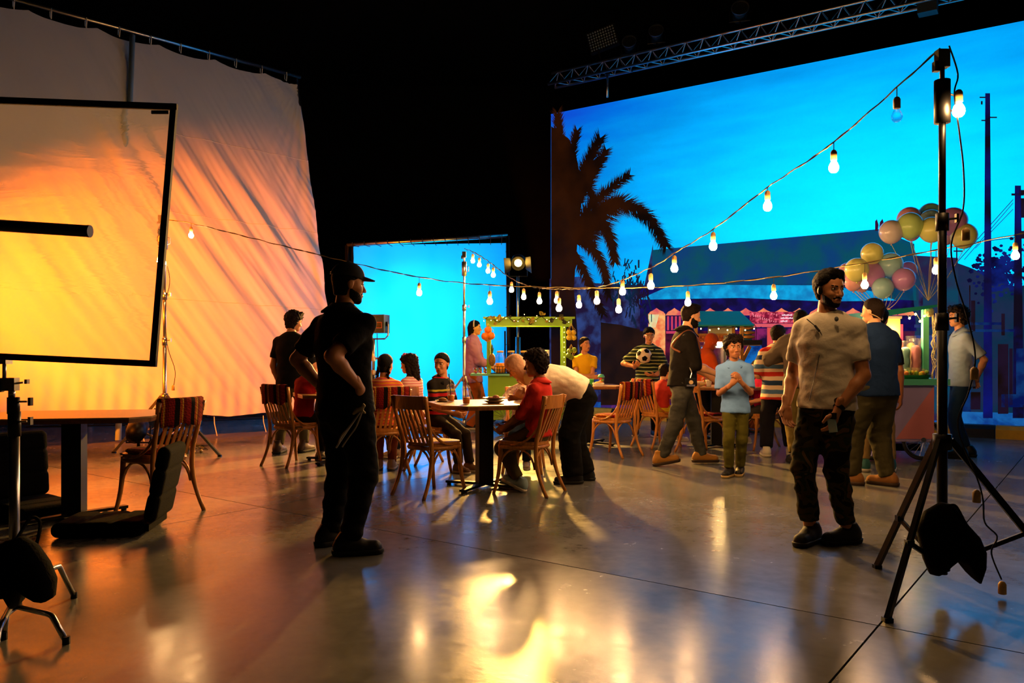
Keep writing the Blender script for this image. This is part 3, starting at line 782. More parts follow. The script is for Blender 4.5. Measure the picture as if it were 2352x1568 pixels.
sb = saddle('sandbag', 'black sandbag slumped on the legs of the left foreground stand', [P(x, y, D) for x, y in ((-30, 1265), (15, 1240), (50, 1230), (80, 1250), (108, 1290), (126, 1335), (122, 1372), (105, 1382), (80, 1368), (62, 1352), (48, 1370), (34, 1396), (20, 1372), (-25, 1375))], 0.09, P(60, 1372, D))
MB().tube(smoothpath([P(40, 1235, D), P(70, 1190, D + 0.12), P(92, 1200, D + 0.12), P(84, 1250, D + 0.06)], 5), 0.008, 6).build('strap', M_BLACKCLOTH, sb, world=True)

# ================================================================ strings of bulbs
M_SOCKET = mat('cream_socket', '#d8b06a', 0.5)
M_BULB = mat('lit_bulb', '#fff2d8', 0.3, emis='#ffc27c', estr=300.0)
M_CLEAR = mat('clear_bulb_glass', '#ffffff', 0.02, trans=1.0, alpha=0.35)
bulb_mesh = MB().lathe([(0.004, -0.062), (0.016, -0.060), (0.025, -0.050), (0.030, -0.036), (0.029, -0.022), (0.022, -0.006), (0.015, 0.006), (0.013, 0.014)], 12).mesh('bulb', M_BULB, smooth=True)
clear_mesh = MB().lathe([(0.004, -0.062), (0.016, -0.060), (0.025, -0.050), (0.030, -0.036), (0.029, -0.022), (0.022, -0.006), (0.015, 0.006), (0.013, 0.014)], 12).mesh('bulb', M_CLEAR, smooth=True)
sock_mesh = MB().lathe([(0.0145, 0.012), (0.019, 0.014), (0.019, 0.062), (0.012, 0.074), (0.003, 0.078)], 12).mesh('socket', M_SOCKET, smooth=True)
def string(label, A, B, zpts, bulbs, cords, twist=True, unlit=()):
    """A, B: floor ends; zpts: (t, height) along the way; bulbs: (picture column, drop)"""
    A = Vector((A[0], A[1], 0)); B = Vector((B[0], B[1], 0))
    root = thing('bulb_string', label, 'string lights', (A.x, A.y, 0))
    ts = [p[0] for p in zpts]; 
    sp = smoothpath([Vector((t, z, 0)) for t, z in zpts], 12)
    tx = np.array([p.x for p in sp]); tz = np.array([p.y for p in sp])
    at = lambda t: A.lerp(B, t) + Vector((0, 0, float(np.interp(t, tx, tz))))
    tmax = ts[-1]; n = 150
    path = [at(ts[0] + (tmax - ts[0]) * i / n) for i in range(n + 1)]
    mb = MB(); mb.tube([p + Vector((0, 0, 0.004 * math.sin(i * 1.7))) for i, p in enumerate(path)], 0.0042, 5); mb.build('cord', M_CORDPALE, root, world=True)
    mb = MB(); mb.tube([p + Vector((0.004 * math.cos(i * 1.3), 0, 0.006 * math.sin(i * 1.3 + 2))) for i, p in enumerate(path)], 0.0036, 5); mb.build('cord', M_CORD, root, world=True)
    for k, (x, drop) in enumerate(bulbs):
        r = (x - CX) / F
        t = (r * A.y - A.x) / ((B.x - A.x) - r * (B.y - A.y))
        p = at(t); q = p - Vector((0, 0, drop + 0.078))
        MB().tube([p, q + Vector((0, 0, 0.076))], 0.0028, 5).build('drop_wire', M_CORD, root, world=True)
        o = bpy.data.objects.new('socket', sock_mesh); COL.objects.link(o); o.parent = root; o.location = q - root.location
        o2 = bpy.data.objects.new('bulb', clear_mesh if k in unlit else bulb_mesh); COL.objects.link(o2); o2.parent = root; o2.location = q - root.location
        if k in unlit: o2['label'] = 'clear unlit bulb'
    return root
z1 = [(0.0, 2.80), (0.0869, 2.51), (0.158, 2.36), (0.2316, 2.17), (0.295, 2.056), (0.339, 1.975), (0.46, 1.885), (0.637, 1.995), (0.7458, 2.18), (0.859, 2.51), (0.943, 2.73), (1.0, 2.84)]
string('bulb string swooping from the right foreground stand towards the juice cart', (2.2, 4.1), (MS.x, 12.3), z1,
       [(2060, 0.05), (1915, 0.045), (1763, 0.02), (1638, 0.02), (1549, 0.02), (1495, 0.05), (1430, 0.0), (1371, 0.03), (1330, 0.06), (1279, 0.02), (1239, 0.05), (1203, 0.05), (1175, 0.04), (1133, 0.03), (1121, 0.03), (1101, 0.03), (1086, 0.03)], None, unlit=(0,))
z2 = [(0.0, 2.87), (0.045, 2.82), (0.282, 2.27), (0.3926, 2.04), (0.482, 1.93), (0.619, 1.86), (0.70, 1.86), (0.7816, 1.91), (0.862, 2.005), (0.921, 2.09), (0.9816, 2.185), (1.25, 2.68)]
string('bulb string running across the whole set from the chrome stand by the muslin', (LS.x, LS.y), (4.2, 6.3), z2,
       [(439, 0.04), (963, 0.06), (1125, 0.06), (1284, 0.10), (1421, 0.10), (1580, 0.05), (1777, 0.06), (1986, 0.08), (2150, 0.06), (2332, 0.06)], None)
# spare tails: hanging down the right stand and the left stand
def tail(label, path, socks, lit=()):
    root = thing('bulb_cord_tail', label, 'string lights', path[-1])
    MB().tube(smoothpath(path, 6), 0.0042, 5).build('cord', M_CORD, root, world=True)
    for k, p in enumerate(socks):
        o = bpy.data.objects.new('socket', sock_mesh); COL.objects.link(o); o.parent = root; o.location = p - root.location - Vector((0, 0, 0.078))
        if k in lit:
            o = bpy.data.objects.new('bulb', bulb_mesh); COL.objects.link(o); o.parent = root; o.location = p - root.location - Vector((0, 0, 0.078))
D = 4.02
tail('spare end of the bulb cord dangling down the right foreground stand', [P(2180, 105, D), P(2200, 170, D), P(2192, 215, D), P(2203, 300, D), P(2213, 390, D), P(2212, 480, D), P(2185, 560, D), P(2195, 640, D), P(2222, 730, D), P(2240, 820, D), P(2225, 900, D), P(2200, 980, D), P(2245, 1100, D), P(2258, 1150, D), P(2262, 1200, D), P(2290, 1232, D), P(2277, 1270, D), P(2300, 1330, D)],
     [P(2202, 205, D), P(2218, 522, D), P(2238, 842, D), P(2243, 1124, D), P(2302, 1334, D)], lit=(0,))
D = 9.75
tail('spare end of the bulb cord dangling down the chrome stand by the muslin', [P(384, 500, D), P(372, 560, D), P(390, 640, D), P(380, 700, D), P(384, 790, D), P(402, 850, D), P(398, 890, D)],
     [P(376, 582, D), P(398, 884, D)], lit=(0,))
# heap of spare sockets under the chrome stand
hp = thing('socket_heap', 'tangled heap of spare bulb sockets and cord under the muslin side stand', 'string lights', G(430, 1040))
rh = random.Random(2); c = G(430, 1038)
for k in range(9):
    o = bpy.data.objects.new('socket', sock_mesh); COL.objects.link(o); o.parent = hp
    o.location = (rh.uniform(-0.14, 0.16), rh.uniform(-0.08, 0.08), 0.02 + 0.02 * (k % 3)); o.rotation_euler = (math.pi / 2, 0, rh.uniform(0, 6.3))
for k in range(4):
    pts = [c + Vector((rh.gauss(0.04, 0.14), rh.gauss(0, 0.07), rh.uniform(0.01, 0.1))) for _ in range(7)]
    MB().tube(smoothpath(pts, 5), 0.004, 5).build('cord', M_CORDPALE if k % 2 else M_CORD, hp, world=True)
    hp.location = hp.location

# ================================================================ lighting truss in front of the screen top, with its lamps
ta = LA + LN * 0.5 + LU * 0.32; tb = ta + LU * 10.4
tz = 6.52
tr = thing('lighting_truss', 'aluminium box truss hung along the top of the video wall', 'truss', ta + Vector((0, 0, tz)))
Wd = 0.26
ch = []
for du, dz in ((0, 0.25), (-Wd / 2, 0), (Wd / 2, 0)):
    a = ta + LN * du + Vector((0, 0, tz + dz - 0.08)); b = tb + LN * du + Vector((0, 0, tz + dz - 0.08))
    ch.append((a, b)); MB().tube([a, b], 0.025, 10).build('chord', M_ALU, tr, world=True, smooth=True)
nb = 32
for k in range(nb):
    t0, t1 = k / nb, (k + 0.5) / nb; t2 = (k + 1) / nb
    for i_, j_ in ((1, 0), (2, 0), (1, 2)):
        mb = MB(); mb.tube([ch[i_][0].lerp(ch[i_][1], t0), ch[j_][0].lerp(ch[j_][1], t1)], 0.009, 6); mb.tube([ch[j_][0].lerp(ch[j_][1], t1), ch[i_][0].lerp(ch[i_][1], t2)], 0.009, 6)
        mb.build('lacing', M_ALU, tr, world=True)
for s in (0.9, 5.2, 9.6):
    a = ta + LU * s + Vector((0, 0, tz + 0.2)); MB().tube([a, Vector((a.x, a.y, 9.3))], 0.008, 6).build('hanging_wire', M_BLACKMETAL, tr, world=True)
def on_truss(x): 
    r = (x - CX) / F; s = (r * ta.y - ta.x) / (LU.x - r * LU.y); return ta + LU * s
# matrix lamp
q = on_truss(1383); z0 = CH - (88 - HZ) * q.y / F
ml = thing('matrix_lamp', 'black flood lamp with a grid of small lenses on the truss', 'stage lamp', (q.x, q.y, z0 - 0.3), 0)
ml.rotation_euler = (0, 0, math.atan2(LU.y, LU.x) + 0.25)
Mt = Matrix.Rotation(math.radians(-14), 4, 'Y')
MB().box((0, 0.06, 0.3), (0.56, 0.12, 0.40), Mt).build('housing', M_BLACKMETAL, ml)
M_LENS = mat('lamp_lens', '#9fb4c0', 0.15, metal=0.6)
lens = MB().lathe([(0.018, 0.0), (0.015, 0.012), (0.004, 0.016)], 8, Matrix.Rotation(math.pi / 2, 4, 'X')).mesh('lens', M_LENS)
for i in range(11):
    for j in range(7):
        o = bpy.data.objects.new('lens', lens); COL.objects.link(o); o.parent = ml
        p = Vector((0, 0, 0.3)) + Mt.to_3x3() @ Vector((-0.24 + i * 0.048, 0, -0.16 + j * 0.053)); o.location = (p.x, -0.002, p.z)
MB().bar((-0.1, 0.06, 0.12), (0.0, 0.05, -0.2), 0.03, 0.03).build('bracket', M_BLACKMETAL, ml)
def par(x, y, label, r=0.135):
    q = on_truss(x); z0 = CH - (y - HZ) * q.y / F
    t = thing('stage_lamp', label, 'stage lamp', (q.x, q.y, z0 - 0.2), math.atan2(LU.y, LU.x) + 0.35)
    R = Matrix.Translation((0, 0, 0.2)) @ Matrix.Rotation(math.radians(72), 4, 'X')
    MB().lathe([(0.05, -0.30), (r * 0.75, -0.27), (r * 0.85, -0.1), (r * 0.9, 0.0), (r * 0.82, 0.0), (r * 0.75, -0.08), (0.02, -0.1)], 18, R).build('can', M_BLACKMETAL, t, smooth=True)
    MB().lathe([(r * 0.86, -0.005), (r, -0.005), (r, 0.012), (r * 0.86, 0.012), (r * 0.86, -0.005)], 20, R).build('rim', mat('lamp_rim', '#5a6470', 0.4, metal=0.8), t)
    mb = MB(); mb.tube([(-r - 0.02, 0.12, 0.2), (-r - 0.02, 0.12, 0.02), (r + 0.02, 0.12, 0.02), (r + 0.02, 0.12, 0.2)], 0.012, 6); mb.tube([(0, 0.12, 0.02), (0.05, 0.06, -0.34)], 0.014, 6)
    mb.build('yoke', M_BLACKMETAL, t)
par(1445, 95, 'round black stage lamp on the truss, nearest the matrix lamp')
par(1507, 70, 'round black stage lamp on the truss, second right of the matrix lamp')
par(1700, 18, 'round dark stage lamp near the middle of the truss', 0.15)
q = on_truss(2131); z0 = CH - (16 - HZ) * q.y / F
sp_ = thing('stage_speaker', 'small dark box speaker hanging above the truss at the right', 'speaker', (q.x, q.y, z0 - 0.15), math.atan2(LU.y, LU.x))
MB().box((0, 0, 0.15), (0.26, 0.2, 0.2)).build('cabinet', mat('dark_teal_box', '#142326', 0.6), sp_)
MB().bar((0, 0, 0.25), (0, 0, 0.6), 0.02, 0.02).build('bracket', M_BLACKMETAL, sp_)
q = on_truss(1395); 
dp = thing('drop_pipe', 'short steel pipe hanging below the left end of the truss', 'pipe', (q.x, q.y, tz - 0.4))
MB().tube([(0, 0, 0.32), (0, 0, -0.12)], 0.02, 10).build('pipe', M_STEEL, dp, smooth=True)
MB().box((0, 0, 0.34), (0.09, 0.09, 0.08)).build('clamp', M_BLACKMETAL, dp)

# ================================================================ amber fresnel, panel lamp, floor lamp
kl = thing('fresnel_lamp', 'bright amber fresnel lamp shining on a stand behind the juice cart', 'lamp', (KEY.x, KEY.y, 0))
aim = (Vector((-0.35, 4.0, -0.4)) - KEY).normalized()
R = Matrix.Translation(Vector((0, 0, KEY.z))) @ Vector((0, 0, 1)).rotation_difference(aim).to_matrix().to_4x4()
MB().lathe([(0.03, -0.34), (0.10, -0.32), (0.125, -0.2), (0.125, 0.0), (0.115, 0.0), (0.11, -0.04)], 20, R).build('housing', M_BLACKMETAL, kl, smooth=True)
MB().lathe([(0.108, -0.075), (0.09, -0.05), (0.05, -0.035), (0.005, -0.03)], 20, R).build('lens', mat('amber_lens', '#fff0c0', 0.2, emis='#ffc050', estr=40.0), kl, smooth=True)
mb = MB(); mb.tube([(-0.16, 0.14, KEY.z), (-0.16, 0.14, KEY.z - 0.2), (0.16, 0.14, KEY.z - 0.2), (0.16, 0.14, KEY.z)], 0.012, 6); mb.build('yoke', M_BLACKMETAL, kl)
for s in (-1, 1):
    MB().add([R @ Vector((s * 0.12, -0.10, 0)), R @ Vector((s * 0.12, 0.10, 0)), R @ Vector((s * 0.22, 0.14, 0.16)), R @ Vector((s * 0.22, -0.14, 0.16)), R @ Vector((s * 0.125, -0.10, 0)), R @ Vector((s * 0.125, 0.10, 0)), R @ Vector((s * 0.225, 0.14, 0.16)), R @ Vector((s * 0.225, -0.14, 0.16))], [(0, 1, 2, 3), (7, 6, 5, 4), (0, 4, 5, 1), (1, 5, 6, 2), (2, 6, 7, 3), (3, 7, 4, 0)]).build('barn_door', M_BLACKMETAL, kl)
MB().tube([(0, 0.14, 0.02), (0, 0.14, 1.5)], 0.045, 12).build('thick_column', M_STEEL, kl, smooth=True)
MB().tube([(0, 0.14, 1.5), (0, 0.14, KEY.z - 0.2)], 0.022, 12).build('column', M_STEEL, kl, smooth=True)
for a in (0.3, 2.4, 4.5):
    MB().bar((0.05 * math.cos(a), 0.14 + 0.05 * math.sin(a), 0.5), (0.6 * math.cos(a), 0.14 + 0.6 * math.sin(a), 0.02), 0.04, 0.03).build('leg', M_BLACKMETAL, kl)

k2 = copy_tree(kl); k2.location = (MUSLAMP.x + 0.1, MUSLAMP.y - 0.3, 0); k2.rotation_euler = (0, 0, math.radians(180)); k2['label'] = 'orange fresnel lamp on a stand far left, aimed at the muslin'

pl = thing('panel_lamp', 'blue box lamp on a chrome stand lighting the cyan cloth', 'lamp', (PANEL.x, PANEL.y, 0))
M_LAMPBLUE = mat('blue_grey_shell', '#12344c', 0.4, metal=0.4)
Rz = Matrix.Rotation(math.radians(-14), 4, 'Z'); T = Matrix.Translation(Vector((0, 0, PANEL.z))) @ Rz
MB().box((0, 0, 0), (0.42, 0.22, 0.27)).mesh('tmp', M_LAMPBLUE)
def lb(c, s, nm, m, par_=None):
    mb = MB(); mb.box(c, s); mb.v = [tuple(T @ Vector(p)) for p in mb.v]; return mb.build(nm, m, par_ or pl)
bd = lb((0, 0, 0), (0.42, 0.22, 0.27), 'housing', M_LAMPBLUE)
lb((-0.02, -0.112, 0), (0.11, 0.008, 0.24), 'orange_plate', mat('salmon_plate', '#c8684c', 0.6))
lb((-0.16, -0.112, -0.02), (0.10, 0.008, 0.16), 'dark_plate', mat('dim_plate', '#5a4038', 0.6))
lb((0.12, -0.112, -0.02), (0.12, 0.008, 0.09), 'display_frame', mat('salmon_plate', '#c8684c', 0.6))
lb((0.12, -0.118, -0.02), (0.10, 0.006, 0.07), 'display', mat('dark_display', '#0a0a10', 0.2))
lb((0.22, 0, 0.0), (0.03, 0.06, 0.06), 'tilt_knob', M_BLACKMETAL)
lb((0.11, -0.112, 0.10), (0.06, 0.004, 0.006), 'vent_slot', M_BLACKMETAL)
mb = MB(); mb.tube([(-0.24, 0, 0), (-0.24, 0, -0.18), (-0.2, 0, -0.22), (0.18, 0, -0.22), (0.23, 0, -0.17), (0.23, 0, 0)], 0.012, 8); mb.v = [tuple(T @ Vector(p)) for p in mb.v]; mb.build('yoke', M_STEEL, pl)
MB().tube([(0, 0, PANEL.z - 0.22), (0, 0, 0.9)], 0.022, 10).build('riser', M_STEEL, pl, smooth=True)
MB().tube([(0, 0, 0.95), (0, 0, 0.1)], 0.03, 10).build('column', M_STEEL, pl, smooth=True)
for z in (0.95, 1.15): MB().tube([(0, 0, z - 0.04), (0, 0, z + 0.03)], 0.036, 10).box((0.06, 0, z), (0.05, 0.015, 0.03)).build('collar', M_STEEL, pl)
for a in (-0.6, 1.6, 3.7):
    MB().bar((0.03 * math.cos(a), 0.03 * math.sin(a), 0.8), (0.62 * math.cos(a), 0.62 * math.sin(a), 0.02), 0.035, 0.025).build('leg', M_STEEL, pl)
MB().tube(smoothpath([T @ Vector((0.1, -0.1, -0.14)), T @ Vector((0.13, -0.15, -0.6)), T @ Vector((0.06, -0.1, -0.9)), Vector((0.1, -0.05, 0.2))], 6), 0.006, 5).build('power_lead', M_CORD, pl)

g = Vector((FLOORLAMP.x, FLOORLAMP.y, 0))
fl_ = thing('floor_fresnel', 'black fresnel lamp with barn doors sitting low before the muslin', 'lamp', g)
aim = (P(440, 640, 12.6) - FLOORLAMP).normalized()
R = Matrix.Translation(Vector((0, 0, 0.33))) @ Vector((0, 0, 1)).rotation_difference(aim).to_matrix().to_4x4()
MB().lathe([(0.02, -0.25), (0.09, -0.23), (0.12, -0.14), (0.12, 0.03), (0.105, 0.03), (0.10, 0.0)], 18, R).build('housing', M_BLACKMETAL, fl_, smooth=True)
MB().lathe([(0.098, 0.0), (0.07, 0.025), (0.004, 0.035)], 16, R).build('lens', mat('orange_lens', '#ffcf90', 0.2, emis='#ff9030', estr=0.0), fl_, smooth=True)
for s, ax in ((1, 0), (-1, 0), (1, 1)):
    e = Vector((s * 0.12, 0, 0.03)) if ax == 0 else Vector((0, s * 0.12, 0.03))
    d = Vector((s * 0.08, 0, 0.14)) if ax == 0 else Vector((0, s * 0.08, 0.14))
    w_ = Vector((0, 0.11, 0)) if ax == 0 else Vector((0.11, 0, 0))
    th = Vector((0, 0, 0.004))
    pts = [e - w_, e + w_, e + d + w_, e + d - w_]
    pts = pts + [p + th for p in pts]
    MB().add([R @ p for p in pts], [(0, 1, 2, 3), (7, 6, 5, 4), (0, 4, 5, 1), (1, 5, 6, 2), (2, 6, 7, 3), (3, 7, 4, 0)]).build('barn_door', M_BLACKMETAL, fl_)
mb = MB(); mb.tube([(-0.15, 0, 0.33), (-0.15, 0, 0.12), (0.15, 0, 0.12), (0.15, 0, 0.33)], 0.012, 6); mb.tube([(0, 0, 0.12), (0, 0, 0.03)], 0.02, 8); mb.build('yoke', M_BLACKMETAL, fl_)
for a in (0.2, 2.2, 4.4): MB().bar((0, 0, 0.035), (0.28 * math.cos(a), 0.28 * math.sin(a), 0.012), 0.04, 0.02).build('foot', M_BLACKMETAL, fl_)
cb = thing('cable_case', 'black soft case lying beside the low fresnel lamp', 'case', g + Vector((0.38, 0.05, 0)), 0.3)
MB().ball((0, 0, 0.11), (0.26, 0.15, 0.11), 18, 10).build('shell', M_BLACKCLOTH, cb, smooth=True)
MB().tube(smoothpath([(-0.12, -0.05, 0.19), (-0.06, -0.06, 0.27), (0.06, -0.06, 0.27), (0.12, -0.05, 0.19)], 5), 0.012, 6).build('handle', M_BLACKCLOTH, cb)
# ================================================================ people: smooth-blended distance fields turned into one surface per part
class Field:
    def __init__(self, lo, hi, h):
        self.h = h; self.lo = np.array(lo, dtype=np.float32)
        n = np.ceil((np.array(hi) - np.array(lo)) / h).astype(int) + 1
        self.ax = [self.lo[i] + h * np.arange(n[i], dtype=np.float32) for i in range(3)]
        self.F = np.full(tuple(n), 1.0, dtype=np.float32)
    def sl(self, lo, hi):
        out = []
        for i in range(3):
            a = max(0, int((lo[i] - self.lo[i]) / self.h)); b = min(len(self.ax[i]), int((hi[i] - self.lo[i]) / self.h) + 2)
            if b <= a: return None
            out.append(slice(a, b))
        return tuple(out)
    def pts(self, s):
        return self.ax[0][s[0]][:, None, None], self.ax[1][s[1]][None, :, None], self.ax[2][s[2]][None, None, :]
    def join(self, s, d, k, sub=False):
        A = self.F[s]
        if sub:
            d = -d; hh = np.clip(0.5 - 0.5 * (d - A) / -k if False else 0.5 + 0.5 * (d - A) / k, 0, 1)
            self.F[s] = A * (1 - hh) + d * hh + k * hh * (1 - hh); return
        hh = np.clip(0.5 + 0.5 * (A - d) / k, 0, 1)
        self.F[s] = A * (1 - hh) + d * hh - k * hh * (1 - hh)
    def cap(self, a, b, ra, rb=None, k=0.02, flat=None, clips=(), sub=False):
        """tapered capsule a-b; flat=(axis, factor) squeezes it along an axis"""
        rb = ra if rb is None else rb
        a = np.array(a, dtype=np.float32); b = np.array(b, dtype=np.float32); R = max(ra, rb) + max(3 * self.h, k)
        s = self.sl(np.minimum(a, b) - R, np.maximum(a, b) + R)
        if s is None: return self
        X, Y, Z = self.pts(s); qx, qy, qz = X - a[0], Y - a[1], Z - a[2]; ba = b - a
        if flat is not None:
            n = np.array(flat[0], dtype=np.float32); g = 1.0 / flat[1] - 1.0
            dt = (qx * n[0] + qy * n[1] + qz * n[2]) * g
            qx, qy, qz = qx + n[0] * dt, qy + n[1] * dt, qz + n[2] * dt; ba = ba + n * float(ba @ n) * g
        L2 = float(ba @ ba) + 1e-9
        t = np.clip((qx * ba[0] + qy * ba[1] + qz * ba[2]) / L2, 0, 1)
        d = np.sqrt((qx - ba[0] * t) ** 2 + (qy - ba[1] * t) ** 2 + (qz - ba[2] * t) ** 2) - (ra + (rb - ra) * t)
        for (p, n) in clips:
            d = np.maximum(d, (X - p[0]) * n[0] + (Y - p[1]) * n[1] + (Z - p[2]) * n[2])
        self.join(s, d, k, sub); return self
    def ell(self, c, r, k=0.02, M=None, sub=False, clips=()):
        R = max(r) + max(3 * self.h, k); c = np.array(c, dtype=np.float32)
        s = self.sl(c - R, c + R)
        if s is None: return self
        X, Y, Z = self.pts(s); q = (X - c[0], Y - c[1], Z - c[2])
        if M is not None: q = tuple(q[0] * M[0][i] + q[1] * M[1][i] + q[2] * M[2][i] for i in range(3))
        d = (np.sqrt((q[0] / r[0]) ** 2 + (q[1] / r[1]) ** 2 + (q[2] / r[2]) ** 2) - 1) * min(r)
        for (p, n) in clips:
            d = np.maximum(d, (X - p[0]) * n[0] + (Y - p[1]) * n[1] + (Z - p[2]) * n[2])
        self.join(s, d, k, sub); return self
    def cut(self, p, n):
        X, Y, Z = self.pts((slice(None),) * 3)
        self.F = np.maximum(self.F, (X - p[0]) * n[0] + (Y - p[1]) * n[1] + (Z - p[2]) * n[2]); return self
    def noise(self, amp, f, ph=0.0, zs=1.0):
        X, Y, Z = self.pts((slice(None),) * 3)
        self.F = self.F + amp * (np.sin(f * X + ph + 1.7 * np.sin(0.6 * f * Z * zs + ph)) * np.sin(f * 0.9 * Y + 2 * ph + 1.3 * np.sin(0.7 * f * X)) * np.sin(f * zs * Z + 0.5 * ph + 1.5 * np.sin(0.5 * f * Y))).astype(np.float32); return self
    def mesh(self):
        F = self.F; S_ = F < 0
        nx, ny, nz = (k - 1 for k in F.shape)
        cnt = np.zeros((nx, ny, nz), dtype=np.int8)
        offs = [(i, j, k) for i in (0, 1) for j in (0, 1) for k in (0, 1)]
        for (i, j, k) in offs: cnt += S_[i:i + nx, j:j + ny, k:k + nz]
        idx = np.nonzero((cnt > 0) & (cnt < 8)); n = len(idx[0])
        vals = np.stack([F[idx[0] + i, idx[1] + j, idx[2] + k] for (i, j, k) in offs], 1)
        acc = np.zeros((n, 3), dtype=np.float32); c = np.zeros(n, dtype=np.float32)
        for a in range(8):
            for b in range(a + 1, 8):
                oa, ob = offs[a], offs[b]
                if sum(abs(oa[q] - ob[q]) for q in range(3)) != 1: continue
                va, vb = vals[:, a], vals[:, b]; m = (va < 0) != (vb < 0)
                t = np.where(m, va / np.where(m, va - vb, 1), 0)
                for q in range(3): acc[:, q] += np.where(m, oa[q] + t * (ob[q] - oa[q]), 0)
                c += m
        V = (np.stack(idx, 1) + acc / c[:, None]) * self.h + self.lo
        I = np.full((nx, ny, nz), -1, dtype=np.int64); I[idx] = np.arange(n)
        Q = []
        def quads(d, A, B, C, D_):
            flip = d[1]; q = np.stack([A, B, C, D_], 1); q[flip] = q[flip][:, ::-1]; Q.append(q)
        e = S_[:-1, 1:-1, 1:-1] != S_[1:, 1:-1, 1:-1]; i, j, k = np.nonzero(e); j = j + 1; k = k + 1
        quads((0, ~S_[i, j, k]), I[i, j - 1, k - 1], I[i, j, k - 1], I[i, j, k], I[i, j - 1, k])
        e = S_[1:-1, :-1, 1:-1] != S_[1:-1, 1:, 1:-1]; i, j, k = np.nonzero(e); i = i + 1; k = k + 1
        quads((0, S_[i, j, k]), I[i - 1, j, k - 1], I[i, j, k - 1], I[i, j, k], I[i - 1, j, k])
        e = S_[1:-1, 1:-1, :-1] != S_[1:-1, 1:-1, 1:]; i, j, k = np.nonzero(e); i = i + 1; j = j + 1
        quads((0, ~S_[i, j, k]), I[i - 1, j - 1, k], I[i, j - 1, k], I[i, j, k], I[i - 1, j, k])
        q = np.concatenate(Q) if Q else np.zeros((0, 4), dtype=np.int64)
        return V.astype(np.float32), q[(q >= 0).all(1)]

def np_object(name, chunks, mats, parent):
    """chunks: (verts, quads, slot) joined into one mesh"""
    V = np.concatenate([c[0] for c in chunks]); Q = []; S_ = []; o = 0
    for v, q, s in chunks:
        Q.append(q + o); S_.append(np.full(len(q), s, dtype=np.int32)); o += len(v)
    Q = np.concatenate(Q); S_ = np.concatenate(S_)
    me = bpy.data.meshes.new(name)
    me.vertices.add(len(V)); me.vertices.foreach_set('co', V.astype(np.float32).ravel())
    me.loops.add(Q.size); me.loops.foreach_set('vertex_index', Q.astype(np.int32).ravel())
    me.polygons.add(len(Q)); me.polygons.foreach_set('loop_start', np.arange(0, Q.size, 4, dtype=np.int32))
    if not isinstance(mats, (list, tuple)): mats = [mats]
    for m in mats: me.materials.append(m)
    me.polygons.foreach_set('material_index', S_)
    me.update(calc_edges=True); me.validate(); me.shade_smooth()
    ob = bpy.data.objects.new(name, me); COL.objects.link(ob); ob.parent = parent
    return ob

def mx_np(M): return np.array([[M[i][j] for j in range(3)] for i in range(3)], dtype=np.float32)
def ik(S_, T, a, b, pole):
    d = T - S_; L = d.length; mx = (a + b) * 0.998
    if L > mx: T = S_ + d * (mx / L); d = T - S_; L = mx
    n = d / L; x = (a * a - b * b + L * L) / (2 * L); hgt = math.sqrt(max(1e-6, a * a - x * x))
    p = Vector(pole); p = p - n * p.dot(n)
    if p.length < 1e-4: p = n.orthogonal()
    return S_ + n * x + p.normalized() * hgt, T

M_EYEW = mat('eye_white', '#cfc6b8', 0.3); M_EYED = mat('eye_dark', '#0d0704', 0.2)
SKINS = {'tan': mat('skin_tan', '#b87c54', 0.5, spec=0.4), 'light': mat('skin_light', '#cc946c', 0.5, spec=0.4), 'brown': mat('skin_brown', '#9c6440', 0.5, spec=0.4)}
M_LIPS = mat('lips', '#7d4238', 0.45)
HAIRS = {'black': mat('hair_black', '#060403', 0.7, spec=0.15, bump=0.6, bscale=140), 'brown': mat('hair_brown', '#150a05', 0.7, spec=0.15, bump=0.6, bscale=140)}

